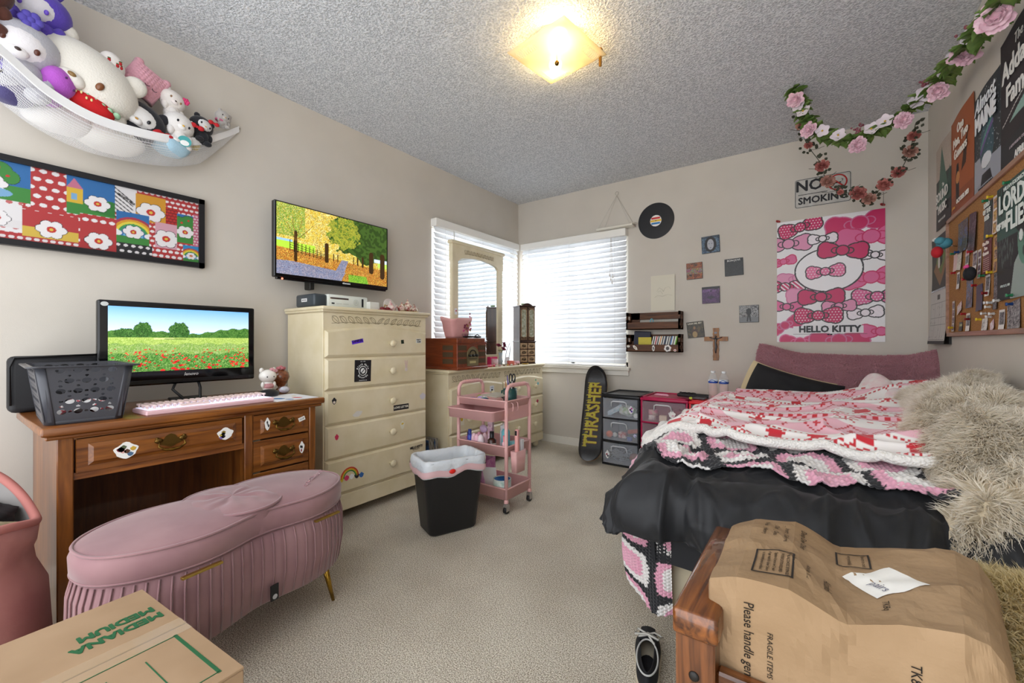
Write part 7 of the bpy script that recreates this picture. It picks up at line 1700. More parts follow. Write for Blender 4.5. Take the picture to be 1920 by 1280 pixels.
rl = card('dark red printed leaflet in the middle of the cork board', -1.193, 1.336, .10, .142, '#6a2a26', ['#6a2a26', '#742e2a', '#602420'], cell=2, name='pinned_leaflet', cat='leaflet')
text('One Man\nTwo\nGuvnors', .02, M('#e8dcd0', .5), rl, frame((-.007, 0, .035), (0, -1, 0), (0, 0, 1)), bold=.0008)
m = MB()
for k in range(7): m.b2(-.0065, -.035, -.055+k*.008, -.006, .035, -.052+k*.008)
m.build('printed_lines', M('#c9a098', .6), rl)
card('yellow photo strip beside the flies poster', -1.292, 1.333, .045, .141, '#c9a044', WARM, 3, '#c9a044')
card('narrow instant photo at the left edge under the cream note', -.768, 1.292, .05, .08, '#e4e0da', GRY, 1, '#e4e0da')
card('blue topped photo of a group in the middle left of the cork board', -.952, 1.215, .095, .13, '#4a6a8a', ['#3a4a6a', '#2a2a34', '#8a6a5a', '#5a7aa0'])
card('torn colourful photo right of the blue topped photo', -1.092, 1.183, .085, .11, '#3a3038', CLR+['#c98a3a'], tilt=.06)
card('white bordered dark photo under the red leaflet', -1.197, 1.223, .055, .085, '#e6e2dc', GRY, 1, '#e6e2dc')
card('dark photo strip hanging below the yellow strip', -1.289, 1.192, .042, .141, '#1e1e22', GRY, 3)
card('photo booth strip at the lower left corner of the cork board', -.68, 1.125, .045, .15, '#e0dcd4', CLR, 4, '#c8c0b8')
card('crumpled white paper with red marks at the lower left of the board', -.792, 1.159, .08, .045, '#e8e6e2', ['#e8e6e2', '#e8e6e2', '#c44a4a', '#d8d6d2'], name='pinned_paper', cat='paper', tilt=.3)
card('small green framed card at the bottom left of the cork board', -.81, 1.07, .055, .042, '#3a3a38', ['#8a9a5a', '#b0b07a'], 1, '#2e2e30', name='pinned_card', cat='card')
card('instant photo at the bottom with two red pins', -.928, 1.087, .06, .08, '#e8e4de', GRY, 1, '#e8e4de')
card('white price card with yellow pin at the bottom of the board', -1.16, 1.068, .07, .05, '#e8e6e0', ['#e8e6e0', '#e8e6e0', '#e8e6e0', '#9a9894'], name='pinned_card', cat='card')
card('pink striped cut paper beside the white price card', -1.25, 1.06, .05, .04, '#dcc0c4', ['#dcc0c4', '#c8a0a8', '#e8e0e0'], name='pinned_paper', cat='paper', tilt=.4)
card('white bordered photo of a tall figure at the bottom right of the board', -1.355, 1.078, .06, .078, '#e8e4de', GRY, 1, '#e8e4de')
card('torn black and white building photo at the bottom right of the board', -1.47, 1.09, .12, .10, '#55555a', GRY+['#a8a6a4'], tilt=.1)
# lord of the flies poster
w, h = .40, .415; c = Canvas(w, h, .003, '#1f2324'); c.rect(0, .22, w, h, '#35564e')
for i in range(26): x = c.rng.rand()*w; c.line(x, h, x+(c.rng.rand()-.5)*.06, h-.03-.08*c.rng.rand(), .006, '#1c2422')
for i in range(60): c.ell(c.rng.rand()*.16, .12+c.rng.rand()*.1, .003, .01, '#5a6a64', a=.6)
c.poly([(.13, 0), (.17, .12), (.22, .155), (.34, .15), (.38, .08), (.4, 0)], '#a8b8b0', .8); c.ell(.255, .19, .055, .085, '#5e8a76'); c.ell(.25, .255, .068, .045, '#1a201e')
for x in (.228, .285): c.ell(x, .205, .021, .023, '#1a1e1e'); c.ell(x, .205, .017, .019, '#dfe8e2')
c.ell(.255, .15, .014, .018, '#2a3a34'); c.ell(.253, .182, .007, .012, '#48705f')
t = thing('flies_poster', 'dark green play poster of a person in round glasses pinned on the cork board', 'poster', (XB, -1.315, 1.15)); c.build('sheet', attr_mat('matte_print', .6), t, frame((-.003, 0, 0), (0, -1, 0), (0, 0, 1)), warp=lambda u, v: .002+.02*np.clip(u-.2, 0, 1)**2*10*np.clip(.1-v, 0, 1)*5)
for s_, sz, u_, v_ in (('LORD', .092, .15, .345), ('OF THE', .03, .06, .27), ('FLIES', .092, .20, .27)): text(s_, sz, M('#e4ebe4', .6), t, frame((-.0075, -u_, v_), (0, -1, 0), (0, 0, 1)), bold=.003)
text("WILLIAM GOLDING'S", .02, M('#e4ebe4', .6), t, frame((-.0075, -.17, .395), (0, -1, 0), (0, 0, 1)))
text('APRIL 21, 22, 2023', .012, M('#c4ccc6', .6), t, frame((-.0075, -.09, .05), (0, -1, 0), (0, 0, 1)))
# pins
pins = [('green', -1.244, 1.55), ('yellow', -1.30, 1.55), ('blue', -.83, 1.42), ('green', -.76, 1.424), ('red', -1.04, 1.386), ('red', -.768, 1.33), ('red', -.96, 1.277), ('red', -1.10, 1.235), ('yellow', -1.295, 1.402), ('yellow', -1.292, 1.264), ('green', -1.20, 1.263), ('dark red', -1.235, 1.19), ('green', -1.50, 1.158), ('blue', -1.50, 1.128), ('white', -1.368, 1.15), ('red', -.94, 1.124), ('dark red', -1.0, 1.098), ('yellow', -1.16, 1.09), ('yellow', -.72, 1.068), ('green', -1.47, 1.552), ('white', -1.228, 1.152), ('white', -1.262, 1.15), ('white', -1.24, 1.135), ('white', -1.19, 1.112), ('white', -1.285, 1.106), ('white', -1.25, 1.096)]
pcl = {'green': '#2f7a52', 'yellow': '#d8b62c', 'blue': '#23427a', 'red': '#a8262c', 'dark red': '#7a1c22', 'white': '#d8d6d2'}
where = ['top of the small flies leaflet', 'top of the white photo booth strip', 'top of the cream note', 'top of the pale pink drawing', 'top of the white bordered group photo', 'narrow instant photo at the left', 'blue topped photo', 'torn colourful photo', 'yellow photo strip', 'dark photo strip', 'foot of the red leaflet', 'bare cork under the red leaflet', 'lower edge of the flies poster', 'torn building photo', 'lower corner of the flies poster', 'top of the bottom instant photo', 'right edge of bottom instant photo', 'white price card', 'lower left photo booth strip', 'top of the flies poster']
m = MB(); m.tube([(0, 0, 0), (-.004, 0, 0), (-.0045, 0, 0), (-.016, 0, 0), (-.0165, 0, 0), (-.021, 0, 0)], [.001, .001, .0062, .004, .0062, .0062], 10)
for i, (cn_, y, z) in enumerate(pins):
    if i < 20: m.build('push_pin', M(pcl[cn_], .3), None, f'{cn_} push pin at the {where[i]}, cork board', None, 'push pin', (XB-.008, y, z))
    else: m.build('push_pin', M(pcl[cn_], .3), None, ('upper left', 'upper middle', 'middle', 'lower left', 'rightmost lower', 'lowest')[i-20]+' clear white push pin of the bare pin cluster on the cork board', None, 'push pin', (XB-.0005, y, z), 0, 'bare white push pins on the cork')
t = thing('felt_bird', 'small blue plush bird holding a red heart beside the calendar', 'plush toy', (XR-.06, -.75, 1.46))
m = MB(); m.sph((0, 0, .02), (.03, .045, .026), 14, 10); m.sph((-.02, -.03, .03), (.02, .022, .018), 12, 8); m.build('body', M('#4a8a98', .9), t)
m = MB(); m.sph((-.025, .0, -.02), (.022, .034, .028), 14, 10); m.build('red_heart', M('#b8202a', .85), t)
m = MB(); m.sph((-.035, -.0, .04), .008, 8, 6); m.sph((-.035, -.025, .042), .006, 8, 6); m.build('eye', M('#d8d4cc', .5), t)
m = MB(); m.tube([(.045, 0, 0), (.01, 0, .01)], .002, 5); m.build('hanging_pin', STEEL, t)
t = thing('felt_heart', 'small black felt ball with pink bow hanging on the cork board', 'ornament', (XR-.045, -1.10, 1.285))
m = MB(); m.sph((0, 0, 0), (.02, .032, .03), 14, 10); m.build('body', M('#1c1c1f', .9), t)
m = MB(); m.sph((-.01, .012, .03), (.007, .011, .008), 8, 6); m.sph((-.01, -.01, .03), (.007, .011, .008), 8, 6); m.build('bow', M('#d84a8a', .6), t)
# calendar
t = thing('wall_calendar', 'open wall calendar with dark photo page above the month grid near the corner', 'calendar', (XR, -.165, .985))
w, h = .40, .30; c = Canvas(w, h, .004, '#3f403c'); c.poly([(.04, .12), (.2, .02), (.36, .14), (.22, .22)], '#8a6a4a'); c.poly([(.1, .16), (.22, .08), (.33, .18), (.2, .25)], '#6a7a44'); c.ell(.2, .17, .05, .04, '#2a2826'); c.ell(.17, .155, .025, .035, '#d8d4cc')
for i in range(5): c.line(.08+.03*i, .25, .08+.03*i, .2+.008*i, .012, '#5f7a66')
c.build('picture_page', attr_mat('matte_print', .6), t, frame((-.006, 0, .305), (0, -1, 0), (0, 0, 1)), warp=lambda u, v: .002+.01*(v/.3-.5)**2)
c = Canvas(w, .30, .0025, '#c6c4be'); c.rect(0, 0, w, .018, '#3a3a3a')
for i in range(8): c.line(.02+i*.0514, .025, .02+i*.0514, .23, .0012, '#7a7874')
for i in range(6): c.line(.02, .025+i*.041, .38, .025+i*.041, .0012, '#7a7874')
for i in range(26): x = .03+.05*c.rng.randint(0, 7); y_ = .035+.041*c.rng.randint(0, 5); c.line(x, y_, x+.02*c.rng.rand(), y_+.015*c.rng.rand(), .0025, '#33312f')
c.rect(.17, .25, .23, .275, '#5a5854'); c.build('month_page', attr_mat('matte_print', .6), t, frame((-.010, 0, 0), (0, -1, 0), (0, 0, 1)), warp=lambda u, v: .004+.016*(1-v/.3)**2)
m = MB(); m.b2(-.008, -w, .0, -.0, 0, .3, .0); m.build('back_pages', M('#2a2a2a', .6), t)
m = MB()
for i in range(18): m.tube([(-.012+.005*math.cos(q), -.03-.02*i, .302+.007*math.sin(q)) for q in [k*PI/4 for k in range(8)]], .001, 4, True)
m.build('wire_binding', STEEL, t)
card('narrow dark photo hanging between the calendar and the cork board', -.60+.045, 1.43, .03, .28, '#2e2b2c', GRY, 4, off=-.01)
# ================================================================ bed
def wrap2(u, v, X0, X1, Y0, r=.07, flare=.35):
    """lay cloth coordinates over the mattress: beyond x<X0 or y<Y0 it turns down over the edge"""
    x, y, dz = u, v, 0
    def w1(d):
        if d <= 0: return 0, 0
        if d < r*PI/2: a = d/r; return r*math.sin(a), r*(1-math.cos(a))
        return r, r+(d-r*PI/2)
    hx, dx = w1(X0-u); hy, dy = w1(Y0-v)
    if u < X0: x = X0-hx
    if v < Y0: y = Y0-hy
    dz = max(dx, dy)+.0*min(dx, dy)
    if u < X0 and v < Y0:
        d = math.hypot(X0-u, Y0-v); hh, dz = w1(min(d, max(X0-u, Y0-v)*1.12)); x, y = X0-hh*(X0-u)/d*1.15, Y0-hh*(Y0-v)/d*1.15
    return x, y, dz
def ridged(x, y, s, seed): return 1-abs(nz(x*s+seed, y*s+seed*.7, seed*1.3))*2
BX0, BX1, BY0, BY1 = 2.13, 3.10, -2.27, -.06
def bedtop(x, y):
    z = .535+.07*smoothstep(-2.35, -1.7, y)-.01*smoothstep(-1.6, -.7, y)-.05*smoothstep(-.9, -.3, y)
    z += .05*smoothstep(2.5, 3.0, x)*smoothstep(-2.4, -1.9, y)
    return z
t = thing('bed', 'twin bed in the right corner buried under blankets', 'bed', (2.62, -1.17, 0)); ox, oy = 2.62, -1.17
m = MB(); m.b2(BX0-ox+.03, BY0-oy+.02, .13, BX1-ox, BY1-oy, .33, .02, seg=2); m.build('box_spring', M('#cfc4ac', .8, 0, None, ('#c2b698', 8)), t)
m = MB(); m.b2(BX0-ox+.02, BY0-oy+.01, .33, BX1-ox, BY1-oy, .50, .04, seg=3); m.build('mattress', M('#17181c', .8), t)
for sx in (BX0+.09, BX1-.06):
    for sy in (BY0+.08, BY1-.06): m = MB(); m.b2(sx-.02-ox, sy-.02-oy, 0, sx+.02-ox, sy+.02-oy, .13); m.build('leg', WDZ, t)
def cloth(name, label, cat, u0, u1, v0, v1, nu, nv, lift, mat, colfn=None, wr=None, clip=None, thick=0, uvmap=None, r=.07, parent=None):
    """cloth over the bed. uvmap(a,b) gives bed coordinates of sheet coordinates a,b in 0..1"""
    us = np.linspace(0, 1, nu+1); vs_ = np.linspace(0, 1, nv+1); P = []; C = []
    for b in vs_:
        for a in us:
            u, v = uvmap(a, b) if uvmap else (u0+(u1-u0)*a, v0+(v1-v0)*b)
            x, y, dz = wrap2(u, v, BX0, BX1, BY0, r); z = bedtop(max(u, BX0), max(v, BY0))-dz
            w = wr(u, v) if wr else 0
            k = min(1, dz/.1); n = Vector((-1 if u < BX0 else 0, -1 if v < BY0 else 0, 0)); n = n*k+Vector((0, 0, 1-k)); n = n.normalized() if n.length > .01 else Vector((0, 0, 1))
            P.append((x+n.x*(w+lift), y+n.y*(w+lift), max(.012, z+n.z*w+lift*(1-k)))); 
            if colfn: C.append(colfn(a, b, u, v))
    P = np.array(P); o = gridmesh(P, nu, nv, np.array(C) if colfn else None, name, mat, parent, solid=thick)
    if not parent: o['label'] = label; o['category'] = cat
    return o, P
def wr_c(u, v):
    w = .020*ridged(u*1.0, v*.8, 3.1, 1.0)**3*.8+.012*ridged(u*1.5+v*.8, v, 5.0, 7)**4+.014*ridged(u*1.8, v*.9, 5.5, 12)**3+.008*ridged(u, v, 12, 3)**4
    if v < BY0+.12: w += .034*(1-abs(math.sin((u*3.4+nz(u*2, 0, 5)*.8)*PI))**.6)*smoothstep(BY0+.12, BY0-.06, v)*-1+.03
    if u < BX0+.06: w += .026*(1-abs(math.sin((v*3.0+nz(v*2, 3, 1)*.7)*PI))**.6)*-1+.02
    w += .018*math.sin(min(1, max(0, (BY0-v)/.16))*PI)
    return w+.004*nz(u*30, v*30)
BLK = M('#191a1d', .6, 0, (9, .12, .01), sheen=.08)
cloth('comforter', 'black quilted comforter bunched over the foot and side of the bed', 'comforter', BX0-.15, BX1, BY0-.17, -.45, 190, 330, .016, BLK, None, wr_c, thick=.012, r=.085)
def wr_s(u, v): return .012*nz(u*5, v*5, 3)+.01*ridged(u, v*.4, 6, 3)**3
cloth('bed_sheet', 'lower black sheet hanging below the comforter at the foot of the bed', 'sheet', BX0-.05, 2.9, BY0-.26, BY0+.3, 90, 50, -.012, M('#1b1c20', .7), None, wr_s, r=.05)
# crochet throw ----------------------------------------------------
CW, CPk, CBk = np.array(S('#e6e2de')), np.array(S('#e2a3b8')), np.array(S('#1e1e22'))
def granny(s, q):
    """granny square colours: concentric rounds"""
    p = .19; i, j = math.floor(s/p), math.floor(q/p); a, b = s/p-i-.5, q/p-j-.5; d = max(abs(a), abs(b))*2*.6+math.hypot(a, b)*2*.4; d += .06*math.sin(a*60)*math.sin(b*60)
    k = (i*3+j*5) % 2
    if d > .86: return CBk
    if d > .58: return CW if k else CPk
    if d > .34: return CPk if k else CW
    return CW if not k else CPk*.9+CW*.1
def stitch(s, q): return .005*abs(math.sin(s*PI/.013))*abs(math.sin(q*PI/.015+.5*PI*(int(s/.013) % 2)))
def am(a, b):
    # diagonal strip along the bed foot
    u = 2.02+a*1.06; v0 = -1.86-.36*smoothstep(.0, .35, a)*1.0+.02*math.sin(a*9); w = .42-.1*a
    return u, v0-.02+(b-1)*w*.75+.10*0
def amap(a, b):
    u = 1.99+a*1.0; edge = -2.235+.13*smoothstep(.0, .16, .16-a)+.015*math.sin(a*21)+.10*smoothstep(.82, 1.0, a); return u, edge+b*.34
o, P = cloth('crochet_throw', 'pink, white and black crocheted granny square throw along the foot of the bed', 'throw blanket', 0, 0, 0, 0, 300, 150, .040, attr_mat('crochet_yarn', .9, None, 0, 0, .3), lambda a, b, u, v: granny(u*1.0+v*.35, v*1.15-u*.3)*(.75+.25*(stitch(u+v*.3, v-u*.3)/.005)), lambda u, v: stitch(u+v*.3, v-u*.3)+.010*ridged(u, v, 4, 2)**2+max(0, wr_c(u, v))*.9, uvmap=amap, thick=.006, r=.09)
# hanging corner of the throw beside the bed
t = None
nu, nv = 90, 170; P = []; C = []
for j in range(nv+1):
    for i in range(nu+1):
        a, b = i/nu, j/nv; y = -2.255+a*.29*(1-.12*b)+.02*math.sin(b*5); z = .44-b*.405-.035*math.sin(a*PI)*b; x = 0
        P.append((2.025+a*.16-.02*math.sin(b*3)*(1-a), -2.315-.012*math.sin(a*8+b*2)*b+.05*(1-a)**3+stitch(a*.2, b*.42)*-1.2+.02*b, max(.012, .44-b*.30+.05*(1-a)*b-.03*math.sin(a*PI)*b))); C.append(granny(a*.2+.06, b*.43+.02)*(.7+.3*(stitch(a*.4, b*.42)/.005)))
gridmesh(np.array(P), nu, nv, np.array(C), 'crochet_throw_end', attr_mat('crochet_yarn', .9, None, 0, 0, .3), o)
# fleece blanket ---------------------------------------------------
FR, FP, FW = np.array(S('#c41c2c')), np.array(S('#e8b4c0')), np.array(S('#eee9e6'))
def nordic(a, b, u, v):
    s, q = a*1.35, b*1.6; cell = .0118; i, j = int(s/cell), int(q/cell); q_ = q % .535
    base = FW if (q_ < .16 or .29 < q_ < .4) else FP
    jj = int(q_/cell); ii = i
    def dia(p, h0, hh):     # hollow diamonds
        x = abs((ii % p)-p//2); y_ = abs(jj-h0); return abs(x+y_-hh) < 1 or (x+y_ < 2)
    if 0 <= jj < 13: 
        if jj in (1, 11) and ii % 2: return FR
        if jj == 2+((ii//2) % 2): return FR
        x, y_ = abs((ii % 15)-7), abs(jj-7)      # heart-like snowflake
        if (x+y_ < 4 and y_ < 3) or (x == y_ and x < 4): return FR
        return base
    if 14 <= jj < 25:
        if dia(12, 19, 5): return FR
        return FP
    if 25 <= jj < 34:
        x, y_ = abs((ii % 17)-8), abs(jj-30)
        if (x == y_ and x < 4) or (x == 0 and y_ < 4) or (y_ == 0 and x < 5): return FR
        if x == 8 and y_ < 1: return FR
        return FW
    k = (ii+ (jj % 4)) % 8
    if jj in (35, 36) and ii % 4 < 2: return FR
    if jj in (37, 38) and ii % 4 >= 2: return FR
    if 39 <= jj < 45 and abs((ii % 10)-5)+abs(jj-42) < 3: return FR
    return FP if jj < 41 else FW
def fmap(a, b):
    # front edge from left-front to right, back edge towards the pillow
    fx, fy = 2.02+a*.90, -1.90-.15*a-.04*math.sin(a*PI)+.02*math.sin(a*13)
    bx, by = 2.03+a*.98-.1*(1-a)*0, -.82+.22*a
    return fx*(1-b)+bx*b+.0, fy*(1-b)+by*b
def wr_f(u, v):
    w = .030*ridged(u*.55+v*.25, v*1.3-u*.35, 3.0, 11)**3+.016*ridged(u*.6-v*.5, v*1.5, 6.0, 4)**4+.01*nz(u*4, v*4, 2)
    w += .06*smoothstep(-1.25, -.85, v)*smoothstep(2.55, 2.9, u)+.02*smoothstep(-1.1, -.8, v)*(1-smoothstep(2.5, 2.9, u))
    if u < BX0+.03: w = w*.5
    return w
fo, P = cloth('fleece_blanket', 'red, pink and white nordic patterned fleece blanket spread over the bed', 'blanket', 0, 0, 0, 0, 280, 300, .08, attr_mat('printed_fleece', .85, (500, .2, .002), 0, 0, .4), nordic, wr_f, uvmap=fmap, thick=.005, r=.10)
def edge_pts(idx): return [tuple(P[i]) for i in idx]
W_ = 281; front = [tuple(P[i]) for i in range(0, W_, 4)]; left = [tuple(P[j*W_]) for j in range(0, 301, 5)]; right = [tuple(P[j*W_+280]) for j in range(0, 301, 5)]
SHP = M('#efece7', .95, 0, (160, .7, .006, 'voronoi'), ('#e4e0da', 90), sheen=.4)
m = MB(); q = left[::-1][-52:]+front
m.tube([(x, y, z-.006) for x, y, z in q], [.030-.014*smoothstep(.35, .6, i/len(q)) for i in range(len(q))], 12); m.build('sherpa_hem', SHP, fo)
# turned-back fleece corner near the pillow
def fold(u, v): return (2.77+.11*u+.05*v, -.62-.30*v-.1*u, .735+.055*math.sin(u*PI)+.012*math.sin(v*8)-.05*v)
m = MB(); nn = 30
m.grid(lambda u, v: (2.74+.14*u+.09*v+.02*math.sin(v*6), -.72-.42*v+.03*math.sin(u*5), .735+.07*math.sin(PI*min(1, u*1.1))**.8-.07*v+.016*math.sin(v*9+u*3)), 26, 40)
cc = None
ob = m.build('folded_corner', M('#e9dfdc', .9, 0, (120, .3, .004), ('#e6c9cc', 26), sheen=.4), fo, solid=.012)
m = MB(); m.sph((2.90, -.66, .735), (.06, .035, .055), 18, 12, fn=lambda q, d: q*(1+.15*nz(d.x*3, d.y*3, d.z*3))); m.build('sherpa_lining', M('#cfccc8', .95, 0, (160, .9, .01, 'voronoi')), fo)
# pillows ----------------------------------------------------------
def pillow_pts(c0, U, V, Nn, hw, hh, th, n=40, k=24, crush=0, seed=0):
    rings = []
    U, V, Nn = Vector(U).normalized(), Vector(V).normalized(), Vector(Nn).normalized()
    vs = []; fs = []
    for side in (1, -1):
        for j in range(k+1):
            for i in range(n+1):
                a, b = i/n*2-1, j/k*2-1
                e = (1-abs(a)**4)**.6*(1-abs(b)**3)**.6; pinch = 1-.10*(1-abs(a)**2)*abs(b)**3; x = a*hw*(1-.05*abs(b)**2); y = b*hh*pinch
                w = th*e*(1+.22*nz(a*3+seed, b*2, seed))-crush*.0+.010*ridged(a*1.2, b*.8, 3, seed)*e
                vs.append(tuple(Vector(c0)+U*x+V*y+Nn*side*w))
    o = (n+1)*(k+1)
    for s_ in (0, 1):
        for j in range(k):
            for i in range(n):
                q = s_*o+j*(n+1)+i; f = (q, q+1, q+n+2, q+n+1); fs.append(f if s_ == 0 else f[::-1])
    return vs, fs
t = thing('body_pillow', 'long fuzzy dusty pink body pillow propped against the back wall', 'pillow', (2.68, -.185, .725))
vs, fs = pillow_pts((0, 0, .025), (1, 0, -.02), (0, .28, 1), (0, -1, .25), .485, .185, .10, 60, 30, seed=3)
vs = [(x, y-.10*smoothstep(.25, .5, x)-.0, z+.05*smoothstep(-.2, -.48, x)+.04*smoothstep(.3, .48, x)) for x, y, z in vs]
m = MB(); m.add(vs, fs, True); m.build('cover', M('#c08a92', .95, 0, (70, .5, .008), ('#b37d86', 8), sheen=.5), t)
rg_ = np.random.RandomState(6); V_ = np.array(vs[:61*31]).reshape(31, 61, 3); N0 = 60000
ii = rg_.rand(N0)*59.99; jj = rg_.rand(N0)*29.99; i0, j0 = ii.astype(int), jj.astype(int); fi, fj = (ii-i0)[:, None], (jj-j0)[:, None]
Pp = V_[j0, i0]*(1-fi)*(1-fj)+V_[j0, i0+1]*fi*(1-fj)+V_[j0+1, i0]*(1-fi)*fj+V_[j0+1, i0+1]*fi*fj
du = V_[j0, i0+1]-V_[j0, i0]; dv = V_[j0+1, i0]-V_[j0, i0]; Nn = np.cross(du, dv); Nn /= np.linalg.norm(Nn, axis=1, keepdims=True)+1e-9; Nn *= np.where(Nn[:, 1:2] > 0, -1, 1)
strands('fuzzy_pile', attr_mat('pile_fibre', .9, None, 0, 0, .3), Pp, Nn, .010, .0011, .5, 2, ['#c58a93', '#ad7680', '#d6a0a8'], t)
t = thing('black_pillow', 'black pillow standing at the left in front of the pink body pillow', 'pillow', (2.42, -.46, .655))
vs, fs = pillow_pts((0, 0, 0), (1, 0, -.28), (.32, .25, 1), (0, -1, .4), .25, .15, .06, 36, 24, seed=8); m = MB(); m.add(vs, fs, True); m.build('cover', M('#1d1c1e', .8, 0, (8, .2, .01)), t)
t = thing('cream_pillow', 'cream pillow peeking out behind the black pillow at its left edge', 'pillow', (2.385, -.385, .648))
vs, fs = pillow_pts((0, 0, .012), (1, 0, -.30), (.32, .25, 1), (0, -1, .4), .25, .155, .03, 30, 20, seed=4); m = MB(); m.add(vs, fs, True); m.build('cover', M('#cdb994', .8), t)
t = thing('black_cushion', 'low black rumpled cushion between the black pillow and the fleece', 'cushion', (2.62, -.62, .60))
m = MB(); m.sph((0, 0, 0), (.26, .12, .065), 34, 18, fn=lambda q, d: q*(1+.16*nz(d.x*3, d.y*3, d.z*3+2))); m.build('cover', M('#1a1a1c', .85, 0, (8, .25, .01)), t)
# fur throw --------------------------------------------------------
def furpt(a, b):
    # a across (left to right wall), b from the foot (0) to the head (1)
    u = 2.76+.07*b+(.30-.07*b)*a+.025*math.sin(b*11)*(1-a); v = -2.36+1.28*b
    z = .60+.10*math.sin(min(1, a*1.4)*PI/2)*(.4+.6*math.sin(min(1, b*1.3)*PI*.6))+.055*nz(u*6, v*6, 1)+.03*nz(u*13, v*13, 4)
    edge = smoothstep(0, .22, a)*smoothstep(0, .10, b)*(1-.6*smoothstep(.9, 1, b)); z = bedtop(u, v)+.045+(z-.60)*edge+.05*edge
    if b < .12: z -= (.12-b)/.12*.17; v = -2.31-.05*math.sin((.12-b)/.12*PI/2)-.02
    return (u, v, z)
nu, nv = 70, 130; V_ = np.array([[furpt(i/nu, j/nv) for i in range(nu+1)] for j in range(nv+1)])
t = thing('fur_throw', 'long-haired beige faux fur throw heaped on the right side of the bed', 'throw blanket', (2.9, -1.8, .7)); O_ = np.array((2.9, -1.8, .7))
gridmesh((V_-O_).reshape(-1, 3), nu, nv, None, 'backing', M('#c8b99e', .95, 0, (40, .4, .006)), t, solid=.02)
def sample(V_, N0, seed, nu, nv, sgn=1):
    rg_ = np.random.RandomState(seed); ii = rg_.rand(N0)*(nu-.01); jj = rg_.rand(N0)*(nv-.01); i0, j0 = ii.astype(int), jj.astype(int); fi, fj = (ii-i0)[:, None], (jj-j0)[:, None]
    Pp = V_[j0, i0]*(1-fi)*(1-fj)+V_[j0, i0+1]*fi*(1-fj)+V_[j0+1, i0]*(1-fi)*fj+V_[j0+1, i0+1]*fi*fj
    Nn = np.cross(V_[j0, i0+1]-V_[j0, i0], V_[j0+1, i0]-V_[j0, i0]); Nn /= np.linalg.norm(Nn, axis=1, keepdims=True)+1e-9
    return Pp, Nn*sgn
def tufty(Pp, Nn, seed, s=14, k=.9):
    """comb the hair into locks that lie in slowly turning directions"""
    out = Nn.copy()
    for i in range(0, len(Pp)):
        x, y, z = Pp[i]; a = nz(x*s*.4+seed, y*s*.4, z*s*.4)*4; b_ = nz(x*s*1.6, y*s*1.6+seed, z*s)*2.2
        out[i] += (math.cos(a+b_)*k-.35, math.sin(a+b_)*k-.45, -.25)
    return out/np.linalg.norm(out, axis=1, keepdims=True)
FURM = attr_mat('long_fibre', .8, None, 0, 0, .2); nt = FURM.node_tree; a_ = next(n for n in nt.nodes if n.type == 'ATTRIBUTE')
tl = nt.nodes.new('ShaderNodeBsdfTranslucent'); mxs = nt.nodes.new('ShaderNodeMixShader'); mxs.inputs[0].default_value = .45; nt.links.new(a_.outputs['Color'], tl.inputs[0])
nt.links.new(nt.nodes['Principled BSDF'].outputs[0], mxs.inputs[1]); nt.links.new(tl.outputs[0], mxs.inputs[2]); nt.links.new(mxs.outputs[0], nt.nodes['Material Output'].inputs[0])
Pp, Nn = sample(V_-O_, 80000, 3, nu, nv); Nn = tufty(Pp, Nn, 2)
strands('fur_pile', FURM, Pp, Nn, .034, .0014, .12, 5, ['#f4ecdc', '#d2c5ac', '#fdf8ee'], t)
t = thing('fur_cuff', 'tan suede underside of the fur throw turned over at the foot of the bed', 'throw blanket', (2.86, -2.36, .56))
# sheepskin on bench ----------------------------------------------
def shpt(a, b):
    u = 2.70+.40*a; v = -2.86+.52*b-.0; z = .47+.10*math.sin(b*PI)*.6+.05*math.sin(min(1, a*1.6)*PI/2)+.02*nz(u*8, v*8, 3); 
    return (u, v, z)
nu2, nv2 = 40, 40; V2 = np.array([[shpt(i/nu2, j/nv2) for i in range(nu2+1)] for j in range(nv2+1)]); bpy.data.objects.remove(t)
t = thing('sheepskin', 'cream yellow sheepskin draped on the wooden bench behind the paper bag', 'sheepskin', (2.9, -2.6, .45)); O2 = np.array((2.9, -2.6, .45))
gridmesh((V2-O2).reshape(-1, 3), nu2, nv2, None, 'hide', M('#cdb884', .95), t, solid=.015)
Pp, Nn = sample(V2-O2, 26000, 8, nu2, nv2); Nn = tufty(Pp, Nn, 6, 10, .5)
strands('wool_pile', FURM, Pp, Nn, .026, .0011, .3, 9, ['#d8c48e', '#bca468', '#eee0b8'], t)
# ================================================================ wooden bench, bag, shoe
BWD = wood('#3f1f0c', '#8a5022', 'Y', 1.3, .25, .5); BWX = wood('#3a1c0b', '#7a4620', 'X', 1.3, .25, .5); BWZ = wood('#43220e', '#85502a', 'Z', 1.3, .28, .4)
t = thing('wooden_bench', 'dark oak bench with flat armrest and plugged front post in the right foreground', 'bench', (2.40, -2.85, 0))
m = MB(); m.m = Matrix.Rotation(.0, 4, 'Z'); m.b2(-.050, -.075, .505, .022, .32, .55, .007, seg=2); m.build('armrest', BWD, t)
m = MB(); m.b2(-.046, -.066, 0, .016, -.004, .505, .003); m.build('front_post', BWZ, t)
m = MB(); m.b2(-.046, .26, 0, .016, .32, .505, .003); m.build('rear_post', BWZ, t)
m = MB(); m.sph((-.016, -.0665, .44), (.0085, .004, .0085), 14, 8); m.build('wood_plug', M('#17120e', .5), t)
m = MB(); m.b2(.016, -.055, .34, .72, -.03, .455, .004); m.build('front_rail', BWX, t)
m = MB(); m.b2(.0, -.03, .39, .72, .30, .41, .002); m.build('seat', BWX, t)
m = MB(); m.b2(.72, -.055, 0, .76, .3, .455, .003); m.build('end_panel', BWZ, t)
